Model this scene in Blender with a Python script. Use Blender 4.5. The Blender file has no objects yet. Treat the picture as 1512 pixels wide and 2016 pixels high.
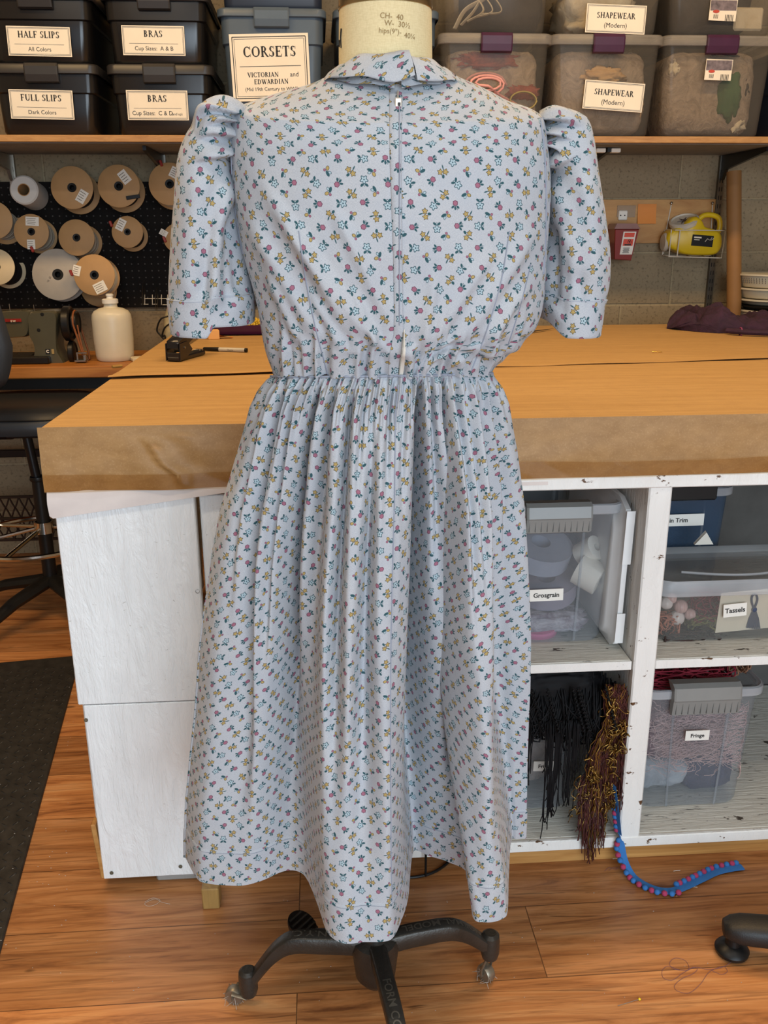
import bpy, math, random
import numpy as np
from mathutils import Vector, Matrix, noise as mnoise
random.seed(7); rng = np.random.default_rng(7)
SC = bpy.context.scene
COL = SC.collection
R = math.radians
PI = math.pi

# ------------------------------------------------------------------ camera
F_PX, PITCH, YAW, ROLL = 1750.7, 0.30317, 0.070699, -0.004935
CAM = np.array([0.48825, -1.55641, 1.28771])
_cp, _sp, _cy, _sy = math.cos(PITCH), math.sin(PITCH), math.cos(YAW), math.sin(YAW)
FW = np.array([_sy*_cp, _cy*_cp, -_sp]); _r = np.array([_cy, -_sy, 0.0]); _u = np.cross(_r, FW)
RT = math.cos(ROLL)*_r + math.sin(ROLL)*_u
UP = -math.sin(ROLL)*_r + math.cos(ROLL)*_u
cd = bpy.data.cameras.new('camera'); cam = bpy.data.objects.new('camera', cd); COL.objects.link(cam)
cd.sensor_fit = 'VERTICAL'; cd.sensor_height = 24.0; cd.sensor_width = 18.0; cd.lens = F_PX*24.0/2016.0
cd.clip_start = 0.02; cd.clip_end = 60
cam.matrix_world = Matrix(((RT[0], UP[0], -FW[0], CAM[0]), (RT[1], UP[1], -FW[1], CAM[1]),
                           (RT[2], UP[2], -FW[2], CAM[2]), (0, 0, 0, 1)))
SC.camera = cam

def _ray(px, py): return FW + RT*((px-756)/F_PX) + UP*((1008-py)/F_PX)
def at_y(px, py, Y):            # point of the photo's ray on the vertical plane y = Y
    v = _ray(px, py); return CAM + v*((Y-CAM[1])/v[1])
def at_z(px, py, Z):            # ... on the level plane z = Z
    v = _ray(px, py); return CAM + v*((Z-CAM[2])/v[2])

# ------------------------------------------------------------------ world, lights, exposure
SC.view_settings.view_transform = 'Standard'
try: SC.view_settings.look = 'None'
except Exception: pass
SC.view_settings.exposure = 0.0; SC.view_settings.gamma = 1.0; SC.view_settings.use_curve_mapping = False
wd = bpy.data.worlds.new('world'); SC.world = wd; wd.use_nodes = True
bg = wd.node_tree.nodes['Background']; bg.inputs[0].default_value = (0.62, 0.78, 1.0, 1); bg.inputs[1].default_value = 0.4
def area(name, loc, target, sx, sy, power, color):
    l = bpy.data.lights.new(name, 'AREA'); l.shape = 'RECTANGLE'; l.size = sx; l.size_y = sy; l.energy = power; l.color = color
    o = bpy.data.objects.new(name, l); COL.objects.link(o); o.location = loc
    o.rotation_euler = (Vector(target)-Vector(loc)).to_track_quat('-Z', 'Y').to_euler(); return o
area('daylight_through_shopfront', (1.25, -3.7, 1.35), (0.45, 0.0, 0.45), 2.6, 2.2, 128, (0.73, 0.87, 1.0))
LAMP_SPOTS = [((-0.45, -1.55, 2.95), 19), ((1.4, -1.55, 2.95), 8), ((-0.5, 0.45, 2.95), 31), ((1.5, 0.45, 2.95), 33)]
for k, (lp, pw) in enumerate(LAMP_SPOTS):
    area('ceiling_lamp_light', lp, (lp[0], lp[1], 0), 1.15, 0.16, pw, (1.0, 0.90, 0.76) if k < 2 else (1.0, 0.67, 0.33))

# ------------------------------------------------------------------ helpers
def srgb(h):
    if isinstance(h, str):
        h = h.lstrip('#'); c = [int(h[i:i+2], 16)/255 for i in (0, 2, 4)]
    else: c = [v/255 for v in h]
    return tuple((v/12.92 if v <= 0.04045 else ((v+0.055)/1.055)**2.4) for v in c) + (1.0,)

class NT:                                          # tiny node-graph writer
    def __init__(s, name):
        s.m = bpy.data.materials.new(name); s.m.use_nodes = True; s.t = s.m.node_tree
        s.b = s.t.nodes['Principled BSDF']; s.out = s.t.nodes['Material Output']
    def n(s, ty, **kw):
        nd = s.t.nodes.new(ty)
        for k, v in kw.items(): setattr(nd, k, v)
        return nd
    def l(s, a, b): s.t.links.new(a, b)
    def put(s, sock, v):
        if isinstance(v, bpy.types.NodeSocket): s.l(v, sock)
        else: sock.default_value = v
    def math(s, op, a, b=0.0, c=None, clamp=False):
        nd = s.n('ShaderNodeMath', operation=op); nd.use_clamp = clamp
        s.put(nd.inputs[0], a); s.put(nd.inputs[1], b)
        if c is not None: s.put(nd.inputs[2], c)
        return nd.outputs[0]
    def mix(s, f, a, b, mode='MIX'):
        nd = s.n('ShaderNodeMix', data_type='RGBA', blend_type=mode)
        s.put(nd.inputs[0], f); s.put(nd.inputs[6], a); s.put(nd.inputs[7], b); return nd.outputs[2]
    def coord(s, kind='Object', scale=(1, 1, 1), rot=(0, 0, 0), loc=(0, 0, 0)):
        tc = s.n('ShaderNodeTexCoord'); mp = s.n('ShaderNodeMapping'); s.l(tc.outputs[kind], mp.inputs[0])
        mp.inputs[1].default_value = loc; mp.inputs[2].default_value = rot; mp.inputs[3].default_value = scale
        return mp.outputs[0]
    def noise(s, vec, scale=5, detail=4, rough=0.55, dist=0.0):
        nd = s.n('ShaderNodeTexNoise'); s.l(vec, nd.inputs['Vector']); nd.inputs['Scale'].default_value = scale
        nd.inputs['Detail'].default_value = detail; nd.inputs['Roughness'].default_value = rough
        nd.inputs['Distortion'].default_value = dist; return nd.outputs[0]
    def ramp(s, f, stops):
        nd = s.n('ShaderNodeValToRGB'); s.l(f, nd.inputs[0]); e = nd.color_ramp.elements
        while len(e) < len(stops): e.new(0.5)
        for k, (p, c) in enumerate(stops):
            e[k].position = p; e[k].color = c if len(c) == 4 else (*c, 1)
        return nd.outputs[0]
    def smooth(s, v, a, b, o0=0.0, o1=1.0):
        nd = s.n('ShaderNodeMapRange', interpolation_type='SMOOTHSTEP'); s.put(nd.inputs[0], v)
        nd.inputs[1].default_value = a; nd.inputs[2].default_value = b; nd.inputs[3].default_value = o0; nd.inputs[4].default_value = o1
        return nd.outputs[0]
    def bump(s, h, strength=0.3, dist=0.002):
        nd = s.n('ShaderNodeBump'); nd.inputs['Strength'].default_value = strength; nd.inputs['Distance'].default_value = dist
        s.l(h, nd.inputs['Height']); s.l(nd.outputs[0], s.b.inputs['Normal']); return nd
    def color(s, v): s.put(s.b.inputs['Base Color'], v)
    def rough(s, v): s.put(s.b.inputs['Roughness'], v)

MATS = {}
def mat(name, col, rough=0.5, metal=0.0, var=0.12, scale=18, bump=0.0, bscale=60, spec=0.5, stretch=(1, 1, 1), sheen=0.0):
    if name in MATS: return MATS[name]
    t = NT(name); c = srgb(col); v = t.coord('Object', stretch)
    n = t.noise(v, scale, 4)
    lo = tuple(x*(1-var) for x in c[:3])+(1,); hi = tuple(min(1, x*(1+var)) for x in c[:3])+(1,)
    t.color(t.ramp(n, [(0.3, lo), (0.7, hi)])); t.rough(rough); t.b.inputs['Metallic'].default_value = metal
    t.b.inputs['Specular IOR Level'].default_value = spec
    if sheen: t.b.inputs['Sheen Weight'].default_value = sheen
    if bump: t.bump(t.noise(v, bscale, 5), bump, 0.004)
    MATS[name] = t.m; return t.m

def clear(name, tint, alpha, rough=0.2, spec=0.5):     # thin clear or milky plastic sheet: part see-through, part plastic
    t = NT(name); c = srgb(tint)
    t.b.inputs['Base Color'].default_value = c; t.rough(rough); t.b.inputs['Specular IOR Level'].default_value = spec
    tr = t.n('ShaderNodeBsdfTransparent'); tr.inputs[0].default_value = tuple(0.5+0.5*x for x in c[:3])+(1,)
    n = t.noise(t.coord('Object'), 6, 3)
    f = t.smooth(n, 0.3, 0.7, alpha*0.85, min(1, alpha*1.15))
    mx = t.n('ShaderNodeMixShader'); t.l(f, mx.inputs[0]); t.l(tr.outputs[0], mx.inputs[1]); t.l(t.b.outputs[0], mx.inputs[2])
    t.l(mx.outputs[0], t.out.inputs[0]); MATS[name] = t.m; return t.m

# ---- mesh gathering
class MB:
    def __init__(s): s.v = []; s.f = []; s.uv = None; s.smooth = True; s.n = 0; s.mi = []
    def add(s, v, f, m=0):
        v = np.asarray(v, float).reshape(-1, 3); o = s.n
        s.v.append(v); s.f += [tuple(i+o for i in q) for q in f]; s.mi += [m]*len(f); s.n += len(v); return s
    def box(s, c, d, b=0.0, rot=None, m=0):            # box, edges chamfered by b
        h = np.array(d, float)/2; b = min(b, 0.49*min(d)); P = []; F = []
        if b <= 0:
            for x in (-1, 1):
                for y in (-1, 1):
                    for z in (-1, 1): P.append((x*h[0], y*h[1], z*h[2]))
            F = [(0, 1, 3, 2), (4, 6, 7, 5), (0, 4, 5, 1), (2, 3, 7, 6), (0, 2, 6, 4), (1, 5, 7, 3)]
        else:
            idx = {}
            for x in (-1, 1):
                for y in (-1, 1):
                    for z in (-1, 1):
                        for a in range(3):
                            q = [x*(h[0]-b), y*(h[1]-b), z*(h[2]-b)]; sg = (x, y, z)[a]; q[a] = sg*h[a]
                            idx[(x, y, z, a)] = len(P); P.append(q)
            for a in range(3):
                o1, o2 = [k for k in range(3) if k != a]
                for sg in (-1, 1):
                    q = []
                    for (s1, s2) in ((-1, -1), (1, -1), (1, 1), (-1, 1)):
                        k = [0, 0, 0]; k[a] = sg; k[o1] = s1; k[o2] = s2; q.append(idx[(*k, a)])
                    F.append(tuple(q) if (sg > 0) == (a != 1) else tuple(q[::-1]))
            for a in range(3):
                o1, o2 = [k for k in range(3) if k != a]
                for s1 in (-1, 1):
                    for s2 in (-1, 1):
                        k0 = [0, 0, 0]; k0[o1] = s1; k0[o2] = s2; k1 = list(k0); k0[a] = -1; k1[a] = 1
                        q = (idx[(*k0, o1)], idx[(*k1, o1)], idx[(*k1, o2)], idx[(*k0, o2)])
                        F.append(q)
            for x in (-1, 1):
                for y in (-1, 1):
                    for z in (-1, 1): F.append((idx[(x, y, z, 0)], idx[(x, y, z, 1)], idx[(x, y, z, 2)]))
        P = np.array(P)
        if rot is not None: P = P @ np.array(rot.to_3x3() if hasattr(rot, 'to_3x3') else rot).T
        return s.add(P+np.array(c, float), F, m)
    def loft(s, rings, cap0=True, cap1=True, closed=True, m=0):
        n = len(rings[0]); V = np.concatenate([np.asarray(r, float) for r in rings]); F = []
        for i in range(len(rings)-1):
            for j in range(n if closed else n-1):
                k = (j+1) % n; F.append((i*n+j, i*n+k, (i+1)*n+k, (i+1)*n+j))
        if cap0: F.append(tuple(range(n-1, -1, -1)))
        if cap1: F.append(tuple((len(rings)-1)*n+j for j in range(n)))
        return s.add(V, F, m)
    def lathe(s, prof, c=(0, 0, 0), n=32, axis='z', cap0=False, cap1=False, ell=(1, 1), m=0, mtx=None):
        rings = []
        for r, z in prof:
            a = np.arange(n)*2*PI/n; ring = np.stack([r*np.cos(a)*ell[0], r*np.sin(a)*ell[1], np.full(n, z)], 1)
            if axis == 'y': ring = ring[:, [0, 2, 1]]*np.array([1, -1, 1])
            if axis == 'x': ring = ring[:, [2, 0, 1]]
            if mtx is not None: ring = ring @ np.array(mtx.to_3x3()).T
            rings.append(ring+np.array(c, float))
        return s.loft(rings, cap0, cap1, True, m)
    def tube(s, pts, r, n=8, closed=False, caps=True, m=0, flat=None):
        P = np.asarray(pts, float); k = len(P); r = np.broadcast_to(np.asarray(r, float), (k,))
        T = np.gradient(P, axis=0) if not closed else np.roll(P, -1, 0)-np.roll(P, 1, 0)
        T /= np.linalg.norm(T, axis=1, keepdims=True)+1e-12
        up = np.array([0, 0, 1.0]) if abs(T[0][2]) < 0.9 else np.array([1.0, 0, 0])
        N = np.cross(T[0], up); N /= np.linalg.norm(N); rings = []; a = np.arange(n)*2*PI/n
        for i in range(k):
            N = N-T[i]*np.dot(N, T[i]); N /= np.linalg.norm(N)+1e-12; B = np.cross(T[i], N)
            w1, w2 = (1, 1) if flat is None else flat
            rings.append(P[i]+r[i]*(w1*np.cos(a)[:, None]*N+w2*np.sin(a)[:, None]*B))
        if closed: rings.append(rings[0]); caps = False
        return s.loft(rings, caps, caps, True, m)
    def ball(s, c, r, n=12, k=8, m=0):
        prof = [(max(1e-5, math.sin(PI*i/k)), -math.cos(PI*i/k)) for i in range(k+1)]
        rr = np.broadcast_to(np.asarray(r, float), (3,)); rings = []
        for q, z in prof:
            a = np.arange(n)*2*PI/n; rings.append(np.stack([q*np.cos(a), q*np.sin(a), np.full(n, z)], 1)*rr+np.array(c, float))
        return s.loft(rings, True, True, True, m)
    def grid(s, P, m=0):                               # P: (rows, cols, 3)
        P = np.asarray(P, float); a, b = P.shape[:2]
        F = [(i*b+j, i*b+j+1, (i+1)*b+j+1, (i+1)*b+j) for i in range(a-1) for j in range(b-1)]
        return s.add(P.reshape(-1, 3), F, m)
    def build(s, name, mats, parent=None, smooth=True, local=False, uv=None, ang=40):
        V = np.concatenate(s.v) if s.v else np.zeros((0, 3))
        if parent is not None and not local: V = V-np.array(ORIG.get(parent.name, (0, 0, 0)))
        me = bpy.data.meshes.new(name); me.from_pydata(V.tolist(), [], s.f)
        mats = mats if isinstance(mats, (list, tuple)) else [mats]
        for q in mats: me.materials.append(q)
        if len(mats) > 1: me.polygons.foreach_set('material_index', s.mi)
        if smooth:
            me.polygons.foreach_set('use_smooth', [True]*len(me.polygons))
            if ang:
                try: me.set_sharp_from_angle(angle=R(ang))
                except Exception: pass
        if uv is not None:
            ly = me.uv_layers.new(name='UVMap'); li = np.zeros(len(me.loops), int); me.loops.foreach_get('vertex_index', li)
            ly.data.foreach_set('uv', np.asarray(uv, float)[li].ravel())
        me.update(); o = bpy.data.objects.new(name, me); COL.objects.link(o)
        if parent is not None: o.parent = parent; ORIG[o.name] = ORIG.get(parent.name, (0, 0, 0))
        return o
ORIG = {}

def tag(o, label, cat, group=None, kind=None):
    o['label'] = label; o['category'] = cat
    if group: o['group'] = group
    if kind: o['kind'] = kind
    return o
def thing(name, label, cat, loc=(0, 0, 0), rotz=0.0, group=None):
    o = bpy.data.objects.new(name, None); COL.objects.link(o); o.location = tuple(float(x) for x in loc); o.rotation_euler = (0, 0, rotz)
    o.empty_display_size = 0.05; ORIG[o.name] = tuple(float(x) for x in loc)
    return tag(o, label, cat, group)
def struct(name, mb, m, smooth=False):
    o = mb.build(name, m, smooth=smooth); o['kind'] = 'structure'; return o
def copy_tree(o, parent=None):
    c = o.copy(); COL.objects.link(c); c.parent = parent
    for ch in list(o.children): copy_tree(ch, c)
    return c

def spline(pts, n):                                    # Catmull-Rom through pts, n samples
    P = np.asarray(pts, float); d = np.r_[0, np.cumsum(np.linalg.norm(np.diff(P, axis=0), axis=1)+1e-9)]
    t = np.linspace(0, d[-1], n); out = np.zeros((n, P.shape[1])); k = len(P)
    M = np.zeros_like(P)
    for i in range(k):
        a, b = max(0, i-1), min(k-1, i+1); M[i] = (P[b]-P[a])/(d[b]-d[a])
    for q, tt in enumerate(t):
        i = min(k-2, max(0, np.searchsorted(d, tt, 'right')-1)); h = d[i+1]-d[i]; x = (tt-d[i])/h
        out[q] = (2*x**3-3*x*x+1)*P[i]+(x**3-2*x*x+x)*h*M[i]+(-2*x**3+3*x*x)*P[i+1]+(x**3-x*x)*h*M[i+1]
    return out
def sstep(x, a, b):
    t = np.clip((np.asarray(x, float)-a)/(b-a), 0, 1); return t*t*(3-2*t)

# ---- lettering
_TXT = {}
def text_geo(body, bold=0.0):                          # flat letter shapes, cap height about 0.7
    key = (body, bold)
    if key in _TXT: return _TXT[key]
    cu = bpy.data.curves.new('t', 'FONT'); cu.body = body; cu.size = 1.0; cu.offset = bold; cu.resolution_u = 3
    cu.align_x = 'CENTER'; cu.fill_mode = 'FRONT' if hasattr(cu, 'fill_mode') else 'NONE'
    ob = bpy.data.objects.new('t', cu); COL.objects.link(ob)
    bpy.context.view_layer.update()
    ev = ob.evaluated_get(bpy.context.evaluated_depsgraph_get()); me = ev.to_mesh()
    V = np.array([v.co[:] for v in me.vertices]).reshape(-1, 3); Fc = [tuple(p.vertices) for p in me.polygons]
    ev.to_mesh_clear(); bpy.data.objects.remove(ob); bpy.data.curves.remove(cu)
    _TXT[key] = (V[:, :2], Fc); return _TXT[key]

TH, TN = 0.2, 0.085
def _ln(x0, y0, x1, y1, w): return ('l', x0, y0, x1, y1, w)
def _stem(x, a=0.0, b=1.0): return [_ln(x, a, x, b, TH), _ln(x-.16, .025, x+.16, .025, .05), _ln(x-.16, .975, x+.16, .975, .05)]
GLY = {
 'A': (.82, [_ln(.1, 0, .4, 1, TN), _ln(.37, 1, .7, 0, TH), _ln(.2, .33, .58, .33, TN), _ln(0, .025, .24, .025, .05), _ln(.56, .025, .86, .025, .05)]),
 'B': (.74, _stem(.17)+[('a', .3, .745, .24, .255, -90, 90), ('a', .3, .265, .3, .265, -90, 90), _ln(.17, .97, .32, .97, TN), _ln(.17, .51, .32, .51, TN), _ln(.17, .03, .32, .03, TN)]),
 'C': (.84, [('a', .44, .5, .4, .5, 42, 318), _ln(.74, .68, .74, 1.0, .06), _ln(.76, .02, .76, .3, .05)]),
 'D': (.88, _stem(.17)+[('a', .3, .5, .47, .5, -90, 90), _ln(.17, .97, .32, .97, TN), _ln(.17, .03, .32, .03, TN)]),
 'E': (.72, _stem(.17)+[_ln(.17, .97, .62, .97, TN), _ln(.17, .51, .48, .51, TN), _ln(.17, .03, .65, .03, TN), _ln(.61, .76, .61, 1, .05), _ln(.47, .4, .47, .62, .05), _ln(.64, 0, .66, .26, .05)]),
 'F': (.66, _stem(.17)+[_ln(.17, .97, .6, .97, TN), _ln(.17, .5, .46, .5, TN), _ln(.59, .74, .59, 1, .05), _ln(.45, .39, .45, .61, .05)]),
 'H': (.92, _stem(.18)+_stem(.72)+[_ln(.18, .5, .72, .5, TN)]),
 'I': (.4, _stem(.19)),
 'L': (.68, _stem(.17)+[_ln(.17, .03, .62, .03, TN), _ln(.61, 0, .63, .28, .05)]),
 'N': (.92, [_ln(.17, 0, .17, 1, TN), _ln(.76, 0, .76, 1, TN), _ln(.16, 1, .74, 0, TH), _ln(0, .975, .22, .975, .05), _ln(.04, .025, .3, .025, .05), _ln(.63, .975, .89, .975, .05)]),
 'O': (.92, [('a', .45, .5, .43, .5, 0, 360)]),
 'P': (.68, _stem(.17)+[('a', .3, .72, .3, .28, -90, 90), _ln(.17, .97, .32, .97, TN), _ln(.17, .45, .32, .45, TN)]),
 'R': (.8, _stem(.17)+[('a', .3, .74, .28, .26, -90, 90), _ln(.17, .97, .32, .97, TN), _ln(.17, .49, .32, .49, TN), _ln(.36, .5, .7, 0, TH*.9), _ln(.62, .025, .82, .025, .05)]),
 'S': (.62, [('a', .3, .755, .24, .245, 35, 270), ('a', .3, .265, .26, .265, -150, 90), _ln(.54, .72, .54, .98, .05), _ln(.05, .02, .05, .28, .05)]),
 'T': (.74, [_ln(.36, 0, .36, 1, TH), _ln(.03, .97, .69, .97, TN), _ln(.04, .72, .04, 1, .05), _ln(.68, .72, .68, 1, .05), _ln(.2, .025, .52, .025, .05)]),
 'U': (.88, [_ln(.18, .3, .18, 1, TH), _ln(.71, .3, .71, 1, TN), ('a', .445, .3, .3, .3, 180, 360), _ln(.02, .975, .34, .975, .05), _ln(.58, .975, .84, .975, .05)]),
 'V': (.8, [_ln(.1, 1, .42, 0, TH), _ln(.42, 0, .7, 1, TN), _ln(-.02, .975, .26, .975, .05), _ln(.56, .975, .82, .975, .05)]),
 'W': (1.14, [_ln(.1, 1, .36, 0, TH), _ln(.36, 0, .58, 1, TN), _ln(.55, 1, .8, 0, TH), _ln(.8, 0, 1.04, 1, TN), _ln(-.02, .975, .26, .975, .05), _ln(.9, .975, 1.16, .975, .05)]),
 ' ': (.36, [])}
def serif_geo(body):                                   # old-style capitals, cap height 1
    V = []; Fc = []; x = 0.0
    def quad(a, b, c, d):
        o = len(V); V.extend([a, b, c, d]); Fc.append((o, o+1, o+2, o+3))
    for ch in body:
        adv, el = GLY[ch]
        for e in el:
            if e[0] == 'l':
                _, x0, y0, x1, y1, w = e; dx, dy = x1-x0, y1-y0
                if abs(dy) < 0.02: quad((x+x0, y0-w/2), (x+x1, y0-w/2), (x+x1, y0+w/2), (x+x0, y0+w/2))
                else: quad((x+x0-w/2, y0), (x+x0+w/2, y0), (x+x1+w/2, y1), (x+x1-w/2, y1))
            else:
                _, cx, cy, rx, ry, a0, a1 = e; k = 22
                for i in range(k):
                    q = []
                    for aa in (a0+(a1-a0)*i/k, a0+(a1-a0)*(i+1)/k):
                        c, s_ = math.cos(R(aa)), math.sin(R(aa)); w = TN+(TH-TN)*abs(c)**1.3
                        q.append(((x+cx+rx*c, cy+ry*s_), (x+cx+(rx-w)*c, cy+(ry-TN)*s_)))
                    quad(q[0][0], q[1][0], q[1][1], q[0][1])
        x += adv+.05
    V = np.array(V); V[:, 0] -= (x-.05)/2
    return V, Fc
def put_text(mb, geo, c, h, ex=(1, 0, 0), ey=(0, 0, 1), maxw=None, m=0):   # lay letters on a plane
    V, Fc = geo; ex, ey = np.array(ex, float), np.array(ey, float); k = h
    sx = h
    if maxw:
        w = (V[:, 0].max()-V[:, 0].min())*h
        if w > maxw: sx = h*maxw/w
    P = np.array(c, float)+V[:, :1]*sx*ex+V[:, 1:2]*k*ey
    mb.add(P, Fc, m)
# ------------------------------------------------------------------ materials of the room
def m_floor():
    t = NT('laminate_planks'); v = t.coord('Object')
    br = t.n('ShaderNodeTexBrick'); mp = t.n('ShaderNodeMapping'); t.l(v, mp.inputs[0]); mp.inputs[1].default_value = (0.35, 0.115, 0)
    t.l(mp.outputs[0], br.inputs['Vector']); br.inputs['Scale'].default_value = 1.0
    br.inputs['Brick Width'].default_value = 1.22; br.inputs['Row Height'].default_value = 0.1795
    br.inputs['Mortar Size'].default_value = 0.0011; br.inputs['Mortar Smooth'].default_value = 0.2; br.offset = 0.37; br.offset_frequency = 2
    br.inputs['Color1'].default_value = (0, 0, 0, 1); br.inputs['Color2'].default_value = (1, 1, 1, 1); br.inputs['Mortar'].default_value = (0.5, 0.5, 0.5, 1)
    sh = t.n('ShaderNodeVectorMath', operation='MULTIPLY_ADD'); t.l(br.outputs['Color'], sh.inputs[0]); sh.inputs[1].default_value = (3.1, 7.7, 1.3); t.l(v, sh.inputs[2])
    def sc(a):
        m_ = t.n('ShaderNodeMapping'); t.l(sh.outputs[0], m_.inputs[0]); m_.inputs[3].default_value = a; return m_.outputs[0]
    g1 = t.noise(sc((1.3, 11, 1)), 1.7, 6, 0.62, 1.9); g2 = t.noise(sc((4, 95, 1)), 1.0, 4, 0.65, 1.2); g3 = t.noise(sc((2.2, 30, 1)), 1.0, 3, .5, 2.0)
    c1 = t.ramp(g1, [(0.28, srgb('784a2b')), (0.42, srgb('b07443')), (0.6, srgb('c58b57')), (0.8, srgb('d19f6f'))])
    c2 = t.mix(t.smooth(g2, 0.44, 0.7, 0, 0.5), c1, srgb('5f3316'))
    c3 = t.mix(t.smooth(g3, 0.66, 0.74, 0, 0.75), c2, srgb('40200f'))
    kn = t.noise(sc((9, 22, 1)), 1.0, 1); c3 = t.mix(t.smooth(kn, 0.77, 0.82, 0, 0.75), c3, srgb('2e170b'))
    tone = t.mix(0.22, c3, br.outputs['Color'], 'OVERLAY'); c4 = t.mix(t.math('MULTIPLY', br.outputs['Fac'], 0.75), tone, srgb('2a140a'))
    t.color(c4); t.rough(t.smooth(g2, 0.3, 0.8, 0.30, 0.45)); t.bump(g2, 0.12, 0.001); t.b.inputs['Specular IOR Level'].default_value = 0.4
    return t.m
def m_block():
    t = NT('concrete_block'); tc = t.n('ShaderNodeTexCoord'); sp = t.n('ShaderNodeSeparateXYZ'); t.l(tc.outputs['Object'], sp.inputs[0])
    cb = t.n('ShaderNodeCombineXYZ'); t.l(sp.outputs[0], cb.inputs[0]); t.l(t.math('ADD', sp.outputs[2], 0.0), cb.inputs[1])
    br = t.n('ShaderNodeTexBrick'); mp = t.n('ShaderNodeMapping'); t.l(cb.outputs[0], mp.inputs[0]); mp.inputs[1].default_value = (0.12, 0.02, 0)
    t.l(mp.outputs[0], br.inputs['Vector']); br.inputs['Scale'].default_value = 1; br.inputs['Brick Width'].default_value = 0.41; br.inputs['Row Height'].default_value = 0.205
    br.inputs['Mortar Size'].default_value = 0.006; br.inputs['Mortar Smooth'].default_value = 0.6
    br.inputs['Color1'].default_value = srgb('9a8a6e'); br.inputs['Color2'].default_value = srgb('8d7d63'); br.inputs['Mortar'].default_value = srgb('a39476')
    n1 = t.noise(tc.outputs['Object'], 5, 5); n2 = t.noise(tc.outputs['Object'], 90, 3)
    c = t.mix(t.smooth(n1, 0.35, 0.75, 0, 0.35), br.outputs['Color'], srgb('5d503d')); c = t.mix(t.smooth(n2, 0.5, 0.75, 0, 0.6), c, srgb('4c4031'))
    t.color(c); t.rough(0.9); h = t.math('SUBTRACT', t.math('MULTIPLY', n2, 0.35), br.outputs['Fac']); t.bump(h, 0.6, 0.006); return t.m
def m_paint(name, base, wear=0.0, dark='5a3c20', stretch=(6, 6, 1.2), grime=0.15, scr=0.0, knots=False):
    t = NT(name); v = t.coord('Object', stretch); w = t.coord('Object')
    n1 = t.noise(v, 6, 6, 0.65, 0.6); n2 = t.noise(w, 3.0, 4); n3 = t.noise(t.coord('Object', (8, 30, 30)), 3.0, 4, 0.6)
    c = t.mix(t.smooth(n2, 0.4, 0.8, 0, grime), srgb(base), srgb('b3aea5'))
    if wear: c = t.mix(t.smooth(t.noise(t.coord('Object', (1, 1.6, 1.6)), 26, 5, 0.6), 0.72-wear, 0.755-wear, 0, 1), c, srgb(dark))
    if scr:  c = t.mix(t.smooth(n3, 0.70-scr, 0.78-scr, 0, 0.8), c, srgb('55504a'))
    c = t.mix(t.smooth(t.noise(w, 85, 1), 0.80, 0.83, 0, 0.8), c, srgb('6b5a45'))
    if knots:
        k1 = t.noise(t.coord('Object', (14, 14, 3.5)), 2.0, 6, .65, 1.5); k2 = t.noise(t.coord('Object', (60, 60, 9)), 2.0, 3, .6, 1.0)
        c = t.mix(t.smooth(t.noise(t.coord('Object', (28, 28, 70)), 1.5, 2, .5, 3.0), .73, .76, 0, .55), c, srgb('8f887c'))
        n1 = t.math('ADD', t.math('MULTIPLY', k1, 1.3), t.math('MULTIPLY', k2, .5))
    t.color(c); t.rough(0.36 if knots else 0.42); t.bump(n1, 0.6 if knots else .55, 0.008); return t.m
def m_kraft(name='kraft_paper', st=(1.2, 26, 26), sc_=2.5, ca='ac854e', cb='be975f'):
    t = NT(name); v = t.coord('Object', st); n = t.noise(v, sc_, 5, 0.6, 0.4); n2 = t.noise(t.coord('Object'), 30, 4); n3 = t.noise(t.coord('Object'), 300, 2)
    c = t.ramp(n, [(0.3, srgb(ca)), (0.7, srgb(cb))]); c = t.mix(t.smooth(n2, 0.4, 0.75, 0, 0.22), c, srgb('9c784c')); c = t.mix(t.smooth(n3, .5, .8, 0, .2), c, srgb('dcb888'))
    t.color(c); t.rough(0.55); t.bump(n2, 0.12, 0.002); return t.m
def m_wood(name, a, b, stretch=(1.5, 20, 20), rough=0.5, scale=2.0):
    t = NT(name); v = t.coord('Object', stretch); n = t.noise(v, scale, 5, 0.6, 1.2); n2 = t.noise(t.coord('Object'), 7, 3)
    c = t.ramp(n, [(0.3, srgb(a)), (0.72, srgb(b))]); c = t.mix(t.smooth(n2, 0.5, 0.8, 0, 0.25), c, srgb(a)); t.color(c); t.rough(rough); t.bump(n, 0.12, 0.001); return t.m

M_FLOOR, M_BLOCK, M_KRAFT = m_floor(), m_block(), m_kraft(); M_KRAFT_SHADED = m_kraft('kraft_shaded', (5, 5, 9), 6, '97703f', 'ab8350')  # front flap uses the same kraft with its shade mixed into the colour
M_WHITE = m_paint('white_paint', 'eceeed', grime=0.14, knots=True); M_EDGE = m_paint('worn_white_paint', 'e8e6e0', wear=0.075, grime=0.2)
M_SHELFW = m_paint('scuffed_white_paint', 'd8d3c6', wear=0.065, dark='4b4238', stretch=(2, 20, 20), grime=0.4, scr=0.085)
M_PINE = m_wood('pine', 'a06c34', 'c89858'); M_BENCH = m_wood('bench_wood', '96591f', 'c08038', (1.2, 22, 22)); M_PLY = m_wood('plywood', 'a8743c', 'c79a5c', (2.2, 8, 9), scale=1.6)
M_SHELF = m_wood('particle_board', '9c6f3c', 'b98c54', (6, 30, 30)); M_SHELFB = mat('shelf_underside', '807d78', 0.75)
M_PLASTER = mat('plaster', 'b7a88c', 0.9); M_CEIL = mat('ceiling_white', 'cfc8ba', 0.9)
M_BLACK = mat('black_plastic', '161514', 0.4, spec=.3); M_BLKMET = mat('black_metal', '141316', 0.35, 0.4); M_CHROME = mat('chrome', 'c8c4bc', 0.12, 1.0, 0.04)
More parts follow.
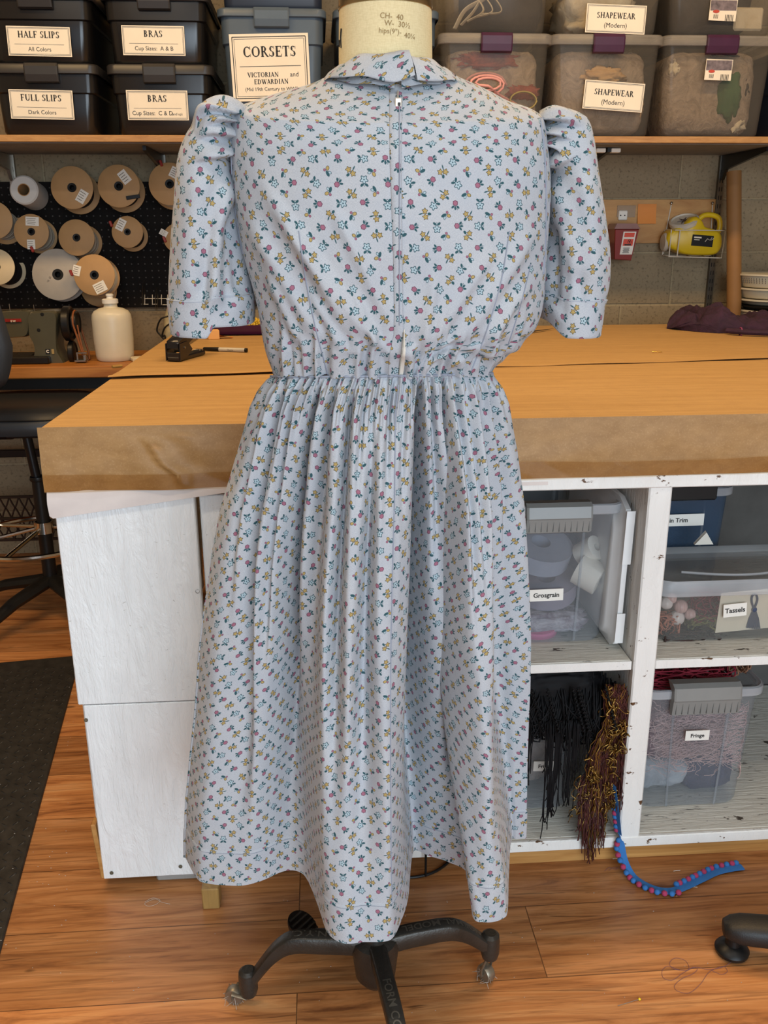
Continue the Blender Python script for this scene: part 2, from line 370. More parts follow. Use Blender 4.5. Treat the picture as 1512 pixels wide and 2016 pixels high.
M_STEEL = mat('steel', 'a8a39a', 0.3, 1.0, 0.08); M_CARD = mat('card_stock', 'e6dcc8', 0.5, var=0.03); M_INK = mat('black_ink', '17130f', 0.6)
M_PAPERW = mat('white_paper', 'e4e0d6', 0.6, var=0.03); M_WIREW = mat('white_wire', 'cfc7b8', 0.4, var=.05)

WALL = 2.10
# ------------------------------------------------------------------ the room
struct('floor', MB().box((0.6, -1.0, -0.03), (7.4, 6.4, 0.06)), M_FLOOR)
struct('wall_back', MB().box((0.6, WALL+0.05, 1.55), (7.4, 0.1, 3.1)), M_BLOCK)
struct('wall_left', MB().box((-3.05, -1.0, 1.55), (0.1, 6.3, 3.1)), M_PLASTER)
struct('wall_right', MB().box((4.25, -1.0, 1.55), (0.1, 6.3, 3.1)), M_PLASTER)
struct('ceiling', MB().box((0.6, -1.0, 3.14), (7.4, 6.4, 0.08)), M_CEIL)
wf = MB()
wf.box((-2.35, -4.15, 1.55), (1.3, 0.1, 3.1)); wf.box((3.1, -4.15, 1.55), (2.2, 0.1, 3.1)); wf.box((0.15, -4.15, 2.85), (3.7, 0.1, 0.5)); wf.box((0.15, -4.15, 0.12), (3.7, 0.1, 0.24))
struct('wall_front', wf, M_PLASTER)
for k, (lp, pw) in enumerate(LAMP_SPOTS):              # tube lamps on the ceiling
    t = thing('ceiling_lamp', ['tube lamp on the ceiling above the dress form', 'tube lamp on the ceiling over the bare floor beside the form',
              'tube lamp on the ceiling over the sewing bench', 'tube lamp on the ceiling over the work table'][k], 'lamp', (lp[0], lp[1], 3.1), group='ceiling tube lamps')
    MB().box((lp[0], lp[1], 3.06), (1.25, 0.2, 0.08), 0.01).build('housing', M_PAPERW, t, smooth=False)
    for s_ in (-0.05, 0.05): MB().tube([(lp[0]-.58, lp[1]+s_, 3.0), (lp[0]+.58, lp[1]+s_, 3.0)], 0.013, 8).build('lamp_tube', M_PAPERW, t)

# rubber mat with raised bars, on the floor at the left
def m_mat():
    t = NT('black_rubber'); n = t.noise(t.coord('Object'), 40, 4)
    t.color(t.ramp(n, [(0.3, srgb('1d1b19')), (0.75, srgb('33302c'))])); t.rough(0.55); t.bump(t.noise(t.coord('Object'), 220, 3), .15, .001); return t.m
mt = thing('rubber_mat', 'black rubber floor mat with raised diamond tread beside the white cabinet', 'mat', (-0.7, 0.2, 0))
p0, p1, p2 = at_z(0, 1880, 0), at_z(178, 1575, 0), at_z(150, 1326, 0)
dv = (p2-p0)/np.linalg.norm(p2-p0); nrm = np.array([-dv[1], dv[0], 0])
a, b = p0-dv*1.1, p0+dv*1.26
cs = [a, b, b+nrm*0.95, a+nrm*0.95]; th = 0.007
MB().loft([[c+np.array([0, 0, 0.0]) for c in cs], [c+np.array([0, 0, th*.7]) for c in cs], [c*0.995+np.mean(cs, 0)*0.005+np.array([0, 0, th]) for c in cs]], True, True).build('mat_sheet', m_mat(), mt, smooth=False)
tr = MB(); st = 0.026
for i in range(int(2.3/st)):
    for j in range(int(0.93/st)):
        c = a+dv*(st*(i+.6))+nrm*(st*(j+.6))
        if c[0] < -0.62 or c[1] < -.45: continue
        ang = PI/4 if (i+j) % 2 else -PI/4
        d2 = dv*math.cos(ang)+nrm*math.sin(ang); n2 = np.array([-d2[1], d2[0], 0]); L, Wd = 0.0115, 0.0036; z0 = np.array([0, 0, th-.001]); zt = np.array([0, 0, th+.0022])
        q = [c-d2*L+z0, c-n2*Wd+z0, c+d2*L+z0, c+n2*Wd+z0, c-d2*L*.6+zt, c+d2*L*.6+zt]
        tr.add(q, [(0, 1, 5, 4), (1, 2, 5), (2, 3, 4, 5), (3, 0, 4)])
tr.build('tread', m_mat(), mt, smooth=False)

# ------------------------------------------------------------------ the work table
T = 0.97
wt = thing('work_table', 'big cutting table wrapped in brown kraft paper on a white painted shelf cabinet', 'table', (1.5, 0.8, 0))
MB().box((1.5, 0.813, 0.912), (3.0, 1.64, 0.116), 0.004).build('table_top', M_KRAFT, wt, smooth=False)
# paper flap hanging over the front edge, creased
xs = np.linspace(-0.002, 2.9, 420); ks = np.linspace(0, 1, 34); P = np.zeros((34, 420, 3))
crease = spline([(0.155, 0.965), (0.186, 0.94), (0.206, 0.905), (0.232, 0.882), (0.238, 0.855)], 60)
for i, k in enumerate(ks):
    z = T+0.0015-(T-0.854-0.005*xs/1.3)*k
    dx = xs-np.interp(z, crease[::-1, 1], crease[::-1, 0])
    y = -0.0095-0.0015*np.sin(k*PI)-0.011*np.exp(-(np.maximum(dx, 0)/0.03)**2-(np.minimum(dx, 0)/0.004)**2)*sstep(k, .12, .4)*sstep(-k, -1.1, -.8)-0.007*np.exp(-((dx+.028)/0.035)**2)*k-0.005*np.exp(-((dx-.075)/0.03)**2)*sstep(k, .05, .2)*(1-sstep(k, .35, .7))
    y += 0.006*np.array([mnoise.noise((float(x)*9, float(k)*2.2, 3)) for x in xs])*k - .006*np.exp(-((xs-.03)/.03)**2)*np.exp(-((k-.8)/.2)**2)
    P[i] = np.stack([xs, y, z], 1)
MB().grid(P).build('paper_apron', M_KRAFT_SHADED, wt, ang=0)
# rear sheet of paper with its front edge lifted
sheet = []
for x in np.linspace(0.0, 2.95, 120):
    yb = 0.53+0.105*x+0.006*math.sin(x*3)+.002*math.sin(x*23); lift = 0.0048+0.0022*math.sin(3.2*x+1)+.001*math.sin(17*x)
    sheet.append([(x, 1.632, T+.0013), (x, yb+.12, T+.0018), (x, yb+.05, T+.004), (x, yb+.012, T+lift*1.25), (x, yb, T+lift), (x, yb+.001, T+lift-.0012), (x, yb+.03, T+.0028)])
MB().loft(sheet, False, False, False).build('paper_sheet', M_KRAFT, wt)
t_ = NT('packing_tape'); t_.b.inputs['Base Color'].default_value = srgb('9a7850'); t_.rough(0.12)
tr_ = t_.n('ShaderNodeBsdfTransparent'); tr_.inputs[0].default_value = srgb('f3e9da'); mx_ = t_.n('ShaderNodeMixShader'); mx_.inputs[0].default_value = 0.10
t_.l(tr_.outputs[0], mx_.inputs[1]); t_.l(t_.b.outputs[0], mx_.inputs[2]); t_.l(mx_.outputs[0], t_.out.inputs[0])
P = np.zeros((8, 300, 3)); xs2 = np.linspace(0.0, 1.6, 300)
for i, k in enumerate(np.linspace(0, 1, 8)):
    z = 0.856+0.005*xs2/1.3+(0.033-.004*np.sin(xs2*7))*k
    P[i] = np.stack([xs2, -0.0185-0.002*np.sin(xs2*31+k*2)-0.004*np.exp(-((xs2-.24)/.02)**2), z], 1)
MB().grid(P).build('packing_tape', t_.m, wt, ang=0)
# muslin strip peeping out under the paper flap
xs3 = np.linspace(0.001, 0.9, 160); P = np.zeros((10, 160, 3)); zb = np.interp(xs3, [0, 0.005, .31, .9], [.812, .806, .846, .846])
for i, k in enumerate(np.linspace(0, 1, 10)):
    P[i] = np.stack([xs3, -0.0065-0.0025*k-0.003*np.sin(k*PI)*np.exp(-xs3*6)*(1+np.sin(xs3*40+k*3)), .862+(zb-.862)*k], 1)
MB().grid(P).build('muslin_strip', mat('muslin', 'd8cdc6', 0.85, var=.05, bump=.1), wt, ang=0)
MB().box((1.9, 0.003, 0.848), (2.2, 0.022, 0.026), 0.002).build('top_rail', M_EDGE, wt, smooth=False)
pl = MB(); pl.box((0.132, 0.012, 0.633), (0.248, 0.024, 0.412), 0.002); pl.box((0.1365, 0.0125, 0.2245), (0.239, 0.024, 0.401), 0.002); pl.box((0.0215, 0.8, 0.435), (0.026, 1.55, 0.80), 0.002)
pl.build('side_panel', M_WHITE, wt, smooth=False)
MB().box((0.012, 0.0155, 0.09), (0.010, 0.028, 0.13), 0.002, Matrix.Rotation(R(-4), 3, 'Y')).build('raw_edge', M_PINE, wt, smooth=False)
for (sx, sz) in ((0.25, 0.655), (0.248, 0.535), (0.02, 0.395), (0.035, 0.04), (0.175, 0.047)):
    MB().lathe([(0.0001, -.0012), (0.0035, -.001), (0.004, 0.0008)], (sx, -0.0008, sz), 12, 'y').build('screw_head', mat('screw', '77705f', .5, .6), wt)
MB().box((0.287, 0.03, 0.435), (0.05, 0.022, 0.80), 0.002).build('inner_panel', M_WHITE, wt, smooth=False)
for i, (x0, x1) in enumerate(((0.68, 0.722), (1.095, 1.140), (1.93, 1.975), (2.95, 2.99))):
    MB().box(((x0+x1)/2, 0.31, 0.44), (x1-x0, 0.62, 0.795), 0.003).build('upright', M_EDGE, wt, smooth=False)
for i, (x0, x1) in enumerate(((0.312, 0.678), (0.724, 1.093), (1.142, 1.928), (1.977, 2.948))):
    MB().box(((x0+x1)/2, 0.315, 0.463), (x1-x0, 0.61, 0.020), 0.0025).build('shelf_board', M_SHELFW, wt, smooth=False)
    MB().box(((x0+x1)/2, 0.0085, 0.4625), (x1-x0, 0.004, 0.019), 0.001).build('shelf_edge', M_EDGE, wt, smooth=False)
MB().box((1.65, 0.315, 0.05), (2.68, 0.61, 0.024), 0.0025).build('bottom_board', M_SHELFW, wt, smooth=False)
MB().box((1.65, 0.003, 0.05), (2.68, 0.010, 0.025), 0.002).build('bottom_edge', M_EDGE, wt, smooth=False)
MB().box((1.78, 0.024, 0.019), (1.84, 0.03, 0.038), 0.002).build('base_board', M_PINE, wt, smooth=False)
MB().box((1.65, 0.635, 0.44), (2.7, 0.012, 0.80)).build('back_panel', mat('cabinet_back', '57534e', .7), wt, smooth=False)
o = MB().box((0.243, -0.055, 0.024), (0.034, 0.04, 0.048), 0.002).build('wood_block', m_wood('old_wood', '8a6a3a', 'b08c50', (20, 20, 2))); tag(o, 'small pine block standing on the floor under the left hem of the dress', 'block')
o = MB().box((0.185, 0.05, 0.0095), (0.13, 0.07, 0.019), 0.004).build('concrete_slab', mat('concrete', '98958f', .9, bump=.3)); tag(o, 'flat grey concrete piece wedged beneath the white panel', 'slab')
# ------------------------------------------------------------------ upper shelf
SH = 1.5785; ST = 1.600; SF = 1.633
us = thing('wall_shelf', 'long particle board shelf on brackets along the block wall', 'shelf', (0.7, 1.86, SH))
MB().box((0.9, (SF+WALL-.004)/2, (SH+ST)/2), (4.6, WALL-.004-SF, ST-SH-.001), 0.001).build('shelf_plank', M_SHELF, us, smooth=False)
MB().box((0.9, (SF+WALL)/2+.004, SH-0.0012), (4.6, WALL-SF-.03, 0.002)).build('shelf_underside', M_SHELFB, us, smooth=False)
M_GREYMET = mat('grey_metal', 'a09a90', 0.35, 0.8)
def wall_standard(x, lab, z0, z1, m=None):
    t = thing('slotted_wall_rail', lab, 'rail', (x, WALL, z0), group='slotted shelf rails')
    mb = MB(); mb.box((x-.011, WALL-.009, (z0+z1)/2), (.002, .016, z1-z0)); mb.box((x+.011, WALL-.009, (z0+z1)/2), (.002, .016, z1-z0)); mb.box((x, WALL-.0165, (z0+z1)/2), (.024, .002, z1-z0)); mb.build('channel', m or M_GREYMET, t, smooth=False)
    sl = MB(); z = z0+.02
    while z < z1-.02:
        for dx in (-.005, .005): sl.box((x+dx, WALL-.0178, z), (.0035, .0012, .016))
        z += .032
    sl.build('slots', M_INK, t, smooth=False)
def bracket(x, lab, m, tips=False, length=0.36):
    t = thing('shelf_bracket', lab, 'bracket', (x, WALL, SH-.1), group='shelf brackets')
    y0 = WALL-.019; prof = [(y0, SH-.095), (y0-.012, SH-.095), (y0-.04, SH-.058), (y0-length, SH-.018), (y0-length, SH-.004), (y0, SH-.004)]
    MB().loft([[(x-.006, y, z) for y, z in prof], [(x+.006, y, z) for y, z in prof]]).build('arm', m, t, smooth=False)
    if tips:
        for s_ in (-1, 1): MB().box((x+.027*s_, y0-length+.02, SH-.012), (.034, .03, .014), .002).build('tip_cap', M_PAPERW, t, smooth=False)
for px, lab, lb in ((25, 'slotted metal rail beside the white tape roll, below the slips bins', 'shelf bracket at the far left below the full slips bin'),
                    (322, 'slotted metal rail above the spools next to the left sleeve', 'dark shelf bracket beneath the bras bins')):
    x = at_y(px, 330, WALL)[0]; wall_standard(x, lab, 1.44, SH-.004); bracket(x, lb, M_GREYMET if px < 100 else M_BLKMET)
xr = at_y(1412, 400, WALL)[0]; wall_standard(xr, 'tall slotted black rail behind the yellow jug down to the table', 0.95, SH-.004, mat('dull_rail', '6b655b', .4, .7)); bracket(xr, 'black shelf bracket on the tall slotted rail', M_BLKMET)
x = at_y(1205, 292, WALL-.37)[0]; wall_standard(x, 'slotted rail behind the right sleeve', 0.95, SH-.004, M_BLKMET); bracket(x, 'black shelf bracket with white tips above the orange note', M_BLKMET, True, .32)

# ------------------------------------------------------------------ storage bins
def rr(w, d, z, r, cy=0.0, n=5):
    r = min(r, .49*w, .49*d); q = []
    for (sx, sy, a0) in ((1, 1, 0), (-1, 1, 90), (-1, -1, 180), (1, -1, 270)):
        for k in range(n+1):
            a_ = R(a0+90*k/n); q.append((sx*(w/2-r)+r*math.cos(a_), cy+sy*(d/2-r)+r*math.sin(a_), z))
    return np.array(q)
def tub(w0, d0, w1, d1, h, r=.03, th=.0025, ledge=None, flange=.006):
    mb = MB(); R_ = [rr(w0*.9, d0*.9, 0, r), rr(w0*.97, d0*.97, .002, r), rr(w0, d0, .012, r)]
    if ledge:
        f = ledge; wl, dl = w0+(w1-w0)*f, d0+(d1-d0)*f
        R_ += [rr(wl-.006, dl-.006, h*f, r), rr(wl+.006, dl+.006, h*f+.004, r)]
    R_ += [rr(w1, d1, h-.012, r), rr(w1+2*flange, d1+2*flange, h-.010, r), rr(w1+2*flange, d1+2*flange, h, r), rr(w1-2*th, d1-2*th, h, r)]
    mb.loft(R_, True, False); return mb
def label_card(parent, c, w, h, lines, tilt=0.0, rot=None, border=True, name='label_card', mcard=None, sleeve=True):
    ex = np.array([math.cos(tilt), 0, math.sin(tilt)]); ez = np.array([-math.sin(tilt), 0, math.cos(tilt)]); c = np.array(c, float); ny = np.array([0, -1, 0])
    rotm = Matrix((ex, (0, 1, 0), ez)).transposed()
    cdm = MB().box(c, (w, .0012, h), 0, rotm).build(name, mcard or M_CARD, parent, smooth=False, local=True)
    ink = MB(); o = c+ny*.0012
    if border:
        for s_, tk in ((.045*h, .012*h), (.075*h, .005*h)):
            for q in (-1, 1):
                ink.box(o+ez*q*(h/2-s_), (w-2*s_, .0002, tk), 0, rotm); ink.box(o+ex*q*(w/2-s_), (tk, .0002, h-2*s_), 0, rotm)
    for ln in lines:
        if ln[0] == 'rule': ink.box(o+ez*ln[1]*h, (w*.78, .0002, .008*h), 0, rotm)
        else:
            kind, s, dz, hh = ln[:4]; dxx = ln[4] if len(ln) > 4 else 0
            g = serif_geo(s) if kind == 'serif' else text_geo(s, .022 if kind == 'bold' else .0)
            put_text(ink, g, o+ez*dz*h+ex*dxx*w, hh*h, ex, ez, maxw=.9*w)
    ink.build('lettering', M_INK, cdm, smooth=False, local=True)
    return cdm
def bin_(label, cx, yf, z0, wt_, wb, d, h, mb_, ml, mlatch, group, ledge=.55, rotz=0.0, latch_w=.3, lid=True, name='storage_bin', lh=.025, r=.03):
    t = thing(name, label, 'storage bin', (cx, yf+d/2, z0), rotz, group)
    tub(wb, d-.035, wt_-.02, d-.02, h-lh*.4, r, ledge=ledge).build('body', mb_, t, local=True)
    if lid:
        hl = h
        MB().loft([rr(wt_-.004, d-.004, hl-lh, r), rr(wt_, d, hl-lh+.002, r), rr(wt_, d, hl-.005, r), rr(wt_-.008, d-.008, hl, r), rr(wt_-.03, d-.03, hl, r), rr(wt_-.034, d-.034, hl-.004, r)], False, True).build('lid', ml, t, local=True)
    if mlatch:
        lw = latch_w*wt_; zt = h-.004; y = -d/2
        prof = [(y+.012, zt+.005), (y-.006, zt+.004), (y-.012, zt-.006), (y-.012, zt-.03), (y-.006, zt-.05), (y+.004, zt-.054), (y+.004, zt-.01)]
        MB().loft([[(-lw/2, a_, b_) for a_, b_ in prof], [(-lw/2+.004, a_-.002, b_) for a_, b_ in prof], [(lw/2-.004, a_-.002, b_) for a_, b_ in prof], [(lw/2, a_, b_) for a_, b_ in prof]]).build('latch', mlatch, t, local=True, smooth=False)
    return t
M_SMOKE = mat('smoke_plastic', '1b1918', 0.22, var=.06); M_SMOKEL = mat('charcoal_plastic', '2b2928', 0.4, var=.06)
M_SLATE = mat('slate_blue_plastic', '44525f', 0.4, var=.05); M_SLATEL = mat('slate_blue_lid', '4b5966', 0.42, var=.05); M_NAVY = mat('navy_plastic', '252d3c', 0.4, var=.05)
BW, BD, BH = 0.355, 0.43, 0.212; YF = 1.645
def dark_bin(lab, px0, px1, py, z0, rz=0):
    x0, x1 = at_y(px0, py, YF)[0], at_y(px1, py, YF)[0]; w = x1-x0
    return bin_(lab, (x0+x1)/2, YF, z0, w, w*.86, BD, BH, M_SMOKE, M_SMOKEL, M_SMOKEL, 'charcoal lingerie bins', rotz=rz, ledge=.62, lh=.03)
yl = -BD/2-.004
def front(t, px, py, Y=YF):                    # photo point -> local x, z on the bin's front plane
    p = at_y(px, py, Y); r_ = ORIG[t.name]; return p[0]-r_[0], p[2]-r_[2]
def card_on(t, quad, lines, Y=YF, off=0.0, **kw):  # quad: left-top, right-top, left-bottom pixel corners
    a_, b_, c_ = [np.array(front(t, *q, Y)) for q in quad]; w = np.linalg.norm(b_-a_); h = np.linalg.norm(c_-a_); tl = math.atan2(b_[1]-a_[1], b_[0]-a_[0])
    ctr = a_+(b_-a_)/2+(c_-a_)/2; yy = Y-ORIG[t.name][1]-off
    return label_card(t, (ctr[0], yy, ctr[1]), w, h, lines, tl, **kw)
def two(a, b, ha=.22): return [('serif', a, .12, ha), ('rule', -.1), ('plain', b, -.33, .2)]
b1 = dark_bin('charcoal lidded bin labelled FULL SLIPS, standing on the shelf board', -30, 190, 128, ST); card_on(b1, ((15, 175), (141, 178), (22, 233)), two('FULL SLIPS', 'Dark Colors'), off=-.004)
b2 = dark_bin('charcoal lidded bin labelled HALF SLIPS on top of the full slips bin', -42, 182, 20, ST+BH); card_on(b2, ((10, 50), (136, 53), (17, 109)), two('HALF SLIPS', 'All Colors'), off=-.004)
b3 = dark_bin('charcoal lidded bin labelled BRAS cup sizes C and D, lower one of its stack', 206, 418, 128, ST); card_on(b3, ((247, 177), (368, 178), (252, 236)), [('serif', 'BRAS', .12, .22), ('rule', -.1), ('plain', 'Cup Sizes:  C & D', -.33, .2, -.09), ('plain', '(and up)', -.33, .12, .31)], off=-.004)
b4 = dark_bin('charcoal lidded bin labelled BRAS cup sizes A and B, upper one of its stack', 196, 410, 18, ST+BH); card_on(b4, ((237, 49), (361, 51), (243, 108)), two('BRAS', 'Cup Sizes:  A & B'), off=-.004)
o = MB().box((-.55, 1.9, ST+BH*2+.07), (.8, .2, .13), .004).build('cardboard_box', mat('brown_card', 'a8845a', .7)); tag(o, 'brown cardboard box on top of the left charcoal bins', 'box')
xa, xb = at_y(425, 20, YF)[0], at_y(642, 20, YF)[0]
c1 = bin_('slate blue lidded bin labelled CORSETS left of the form neck', (xa+xb)/2, YF, ST, xb-xa, (xb-xa)*.84, BD, .377, M_SLATE, M_SLATEL, M_SLATEL, 'slate blue bins', ledge=.74, latch_w=.32)
card_on(c1, ((450, 67), (606, 64), (460, 200)), [('serif', 'CORSETS', .16, .155), ('rule', .02), ('serif', 'VICTORIAN', -.14, .072, -.1), ('plain', 'and', -.14, .1, .30), ('serif', 'EDWARDIAN', -.245, .072), ('plain', '(Mid 19th Century to WWI)', -.345, .075)], off=-.004)
bin_('dark bin resting on the lid of the CORSETS bin, only its base in view', (xa+xb)/2+.005, YF+.01, ST+.379, xb-xa, (xb-xa)*.9, BD-.02, .2, M_NAVY, M_SMOKEL, None, 'slate blue bins')
xa, xb = at_y(655, 20, YF)[0], at_y(866, 20, YF)[0]
bin_('slate blue lidded bin half hidden behind the form neck', (xa+xb)/2, YF, ST, xb-xa, (xb-xa)*.86, BD, .377, M_SLATE, M_SLATEL, M_SLATEL, 'slate blue bins', ledge=.74)
# clear bins with purple latches
M_CLEAR = clear('clear_plastic', 'b9b2a6', 0.12, 0.18); M_CLEARL = clear('milky_clear_lid', 'cfc9bf', 0.26, 0.3); M_PURPLE = mat('purple_plastic', '3f1a38', 0.35)
CW, CD, CH = 0.386, 0.44, 0.312
CB = []
labs = [['clear bin with a pink cord coil inside, purple latch, behind the right shoulder', 'clear bin with SHAPEWEAR card and purple latch, standing on the shelf board', 'clear bin with a green garment inside and a shop sticker, on the shelf board'],
        ['clear bin of pale straps on top of the pink cord bin', 'upper clear bin with a SHAPEWEAR card, cut by the top of the photo', 'upper clear bin with dark cloth and a shop sticker, top right of the photo']]
for row in (0, 1):
    for k, (pa, pb) in enumerate(((864, 1091), (1086, 1312), (1308, 1538))):
        x0, x1 = at_y(pa, 67, YF)[0], at_y(pb, 67, YF)[0]
        t = bin_(labs[row][k], (x0+x1)/2, YF, ST+row*(CH+.002), x1-x0, (x1-x0)*.86, CD, CH, M_CLEAR, M_CLEARL, M_PURPLE, 'clear bins with purple latches', ledge=None, latch_w=.27, lh=.032)
        CB.append(t)
x0, x1 = at_y(1545, 150, YF)[0], at_y(1760, 150, YF)[0]
bin_('navy bin at the right end of the clear bins', (x0+x1)/2, YF, ST, x1-x0, (x1-x0)*.9, CD, CH*.9, M_NAVY, M_NAVY, M_NAVY, 'slate blue bins')
card_on(CB[1], ((1153, 156), (1271, 165), (1147, 213)), [('serif', 'SHAPEWEAR', .02, .2), ('plain', '(Modern)', -.3, .24)], off=-.004)
card_on(CB[4], ((1155, 6), (1273, 11), (1154, 63)), [('serif', 'SHAPEWEAR', .02, .2), ('plain', '(Modern)', -.3, .24)], off=-.004)
M_STK = mat('sticker_photo', '6d6266', .5, var=.5, scale=60)
for t, (qx, qy) in ((CB[2], (1388, 118)), (CB[5], (1397, 0))):
    s_ = label_card(t, (*[front(t, qx+28, qy+19)[0], YF-ORIG[t.name][1]+.005, front(t, qx+28, qy+19)[1]],), .092, .064, [('bold', '||||||', -.42, .3, .25), ('bold', '|||||', -.36, .2, -.25)], -.03, border=False, name='sticker')
    p = front(t, qx+29, qy+10); MB().box((p[0], YF-ORIG[t.name][1]+.0038, p[1]), (.088, .0006, .03)).build('sticker_picture', M_STK, s_, smooth=False, local=True)
    p = front(t, qx+14, qy+22); MB().lathe([(.0001, 0), (.011, 0)], (p[0], YF-ORIG[t.name][1]+.0033, p[1]), 14, 'y', ell=(1, .45)).build('sticker_badge', mat('red_badge', 'b8402c', .5), s_, local=True)

# ---- contents of the clear bins
def heap(name, c, size, m, lab, cat, seed=0, amp=.18, freq=3.2, n=40, kind='stuff', power=.55, group=None, parent=None):
    V = []; k = int(n*.6)
    for i in range(k+1):
        for j in range(n):
            ph, th_ = PI*i/k-PI/2, 2*PI*j/n
            f = lambda a_: math.copysign(abs(a_)**power, a_)
            d_ = np.array([f(math.cos(ph))*f(math.cos(th_)), f(math.cos(ph))*f(math.sin(th_)), f(math.sin(ph))])
            q = d_*freq; s_ = 1-amp*(.5+.5*mnoise.fractal((q[0]+seed, q[1]*1.3, q[2]+seed*.7), .8, 2.1, 4))
            V.append(np.array(c)+d_*np.array(size)/2*s_)
    rings = [V[i*n:(i+1)*n] for i in range(k+1)]
    o = MB().loft(rings, True, True).build(name, m, parent, ang=0)
    if parent is None: tag(o, lab, cat, group, kind)
    return o
def m_fabric(name, a, b, scale=14, bump=.5):
    t = NT(name); v = t.coord('Object'); n = t.noise(v, scale, 6, .65, 1.5); n2 = t.noise(v, scale*5, 4)
    t.color(t.ramp(n, [(.32, srgb(a)), (.68, srgb(b))])); t.rough(.85); t.bump(t.math('ADD', n, t.math('MULTIPLY', n2, .3)), bump, .012); return t.m
M_GRYF = m_fabric('grey_brown_cloth', '877868', 'b3a391', 22, .8); M_BEIGE = m_fabric('beige_cloth', 'b48f66', 'd3b48a', 9); M_CREAM = m_fabric('cream_cloth', 'c9bb9c', 'e2d8c0', 9); M_DARKF = m_fabric('dark_cloth', '211f21', '3a3636', 10); M_GREENF = m_fabric('green_cloth', '24462a', '3c6a40', 9); M_REDT = m_fabric('red_threads', '7c3a30', 'a8564a', 30)
def cpos(t, x, y, z): o_ = ORIG[t.name]; return (o_[0]+x, o_[1]+y, o_[2]+z)
def strap(t, pts, w, m, lab, cat='strap', nm='garment_strap', flat=(1.0, .18), group=None):
    o = MB().tube([cpos(t, *p) for p in spline(pts, 60)], w, 8, flat=flat).build(nm, m, ang=0); tag(o, lab, cat, group); return o
for i, (t, nm) in enumerate(((CB[0], 'pink cord bin'), (CB[1], 'lower shapewear bin'), (CB[2], 'green garment bin'))):
    heap('cloth_pile', cpos(t, .0, .0, .143), (.328, .365, .275), M_GRYF, 'grey brown bundle of cloth filling the '+nm, 'cloth', i*5+1, .05, 4, 56, power=.3)
F_ = -.187
coil = [(-.03+.075*math.cos(a_*1.0)*(1-.02*k), F_-.0025*k, .16+.04*math.sin(a_)*(1-.03*k)) for k, a_ in enumerate(np.linspace(0, 5.5*PI, 26))]
strap(CB[0], coil+[(.02, F_-.012, .13), (.08, F_-.012, .10), (.1, F_-.01, .085)], .004, mat('pink_cord', 'd79a92', .8), 'pink cord coiled at the front of the clear bin', 'cord', 'pink_cord', None)
strap(CB[0], [(-.12, F_+.0, .085), (-.06, F_-.008, .12), (0, F_-.012, .125), (.05, F_-.01, .108)], .005, mat('pink_cord', 'd79a92', .8), 'straight end of pink cord below the coil in the clear bin', 'cord', 'pink_cord', None)
strap(CB[0], [(.1+.045*math.cos(a_), F_-.004-.0006*k, .112+.028*math.sin(a_)) for k, a_ in enumerate(np.linspace(0, 6*PI, 30))], .003, mat('olive_cord', '8d7f52', .8), 'small olive cord coil beside the pink cord', 'cord', 'olive_cord', None)
heap('red_threads', cpos(CB[0], -.02, -.143, .235), (.27, .12, .07), M_REDT, 'tangle of red threads under the lid of the pink cord bin', 'threads', 3, .5, 6, 40)
heap('red_threads', cpos(CB[0], .10, -.163, .14), (.14, .06, .06), M_REDT, 'tangle of red threads right of the pink cord coil', 'threads', 8, .5, 6, 32)
heap('beige_scrap', cpos(CB[0], .06, -.15, .05), (.12, .05, .07), M_BEIGE, 'beige cloth scrap at the foot of the pink cord bin', 'cloth', 4, .5, 3, 30, 'thing')
heap('beige_scrap', cpos(CB[1], .0, -.173, .192), (.20, .07, .075), M_BEIGE, 'crumpled beige cloth above the lower SHAPEWEAR card', 'cloth', 11, .6, 2.6, 36, 'thing', .8)
heap('beige_scrap', cpos(CB[1], .13, -.14, .13), (.07, .07, .2), M_BEIGE, 'beige cloth strip at the right side of the lower shapewear bin', 'cloth', 17, .5, 3, 30, 'thing', .8)
heap('green_garment', cpos(CB[2], .06, -.163, .13), (.11, .08, .19), M_GREENF, 'dark green garment in the clear bin at the right', 'cloth', 5, .4, 2.4, 34, 'thing', .8)
heap('dark_garment', cpos(CB[2], .10, -.15, .16), (.1, .06, .12), M_DARKF, 'dark garment lying over the green one', 'cloth', 9, .4, 2.4, 34, 'thing', .8)
heap('dark_garment', cpos(CB[2], .03, -.12, .25), (.24, .12, .06), M_DARKF, 'dark cloth under the lid of the green garment bin', 'cloth', 19, .4, 2.4, 34, 'thing', .8)
heap('cream_scrap', cpos(CB[2], .10, -.16, .055), (.10, .04, .10), M_CREAM, 'cream cloth corner under the green garment', 'cloth', 14, .7, 2.6, 30, 'thing', .9)
heap('cream_scrap', cpos(CB[2], -.13, -.15, .22), (.05, .07, .08), M_CREAM, 'cream cloth at the top left of the green garment bin', 'cloth', 15, .6, 2.6, 30, 'thing', .9)
heap('cloth_pile', cpos(CB[3], .05, .02, .12), (.29, .33, .22), M_DARKF, 'dark bundle of cloth filling the upper strap bin', 'cloth', 41, .15, 4, 44)
for k in range(5):
    a_ = .4+k*.55; z = .04+.02*k
    strap(CB[3], [(-.13+.02*k, -.16-.004*k, .02+.01*k), (-.10+.03*k, -.185, .07), (-.05+.02*math.sin(a_*3), -.185, .11+.01*k), (.0+.03*k-.08*(k % 2), -.18, .17)], .012, M_CREAM, ['pale strap lowest in the upper strap bin', 'pale strap curling up in the upper strap bin', 'pale strap at the middle of the upper strap bin', 'pale strap leaning right in the upper strap bin', 'pale strap topmost in the upper strap bin'][k], group='pale straps in the clear bin')
heap('cloth_pile', cpos(CB[4], .0, .01, .10), (.30, .34, .19), M_CREAM, 'cream bundle of cloth filling the upper shapewear bin', 'cloth', 21, .35, 3, 44)
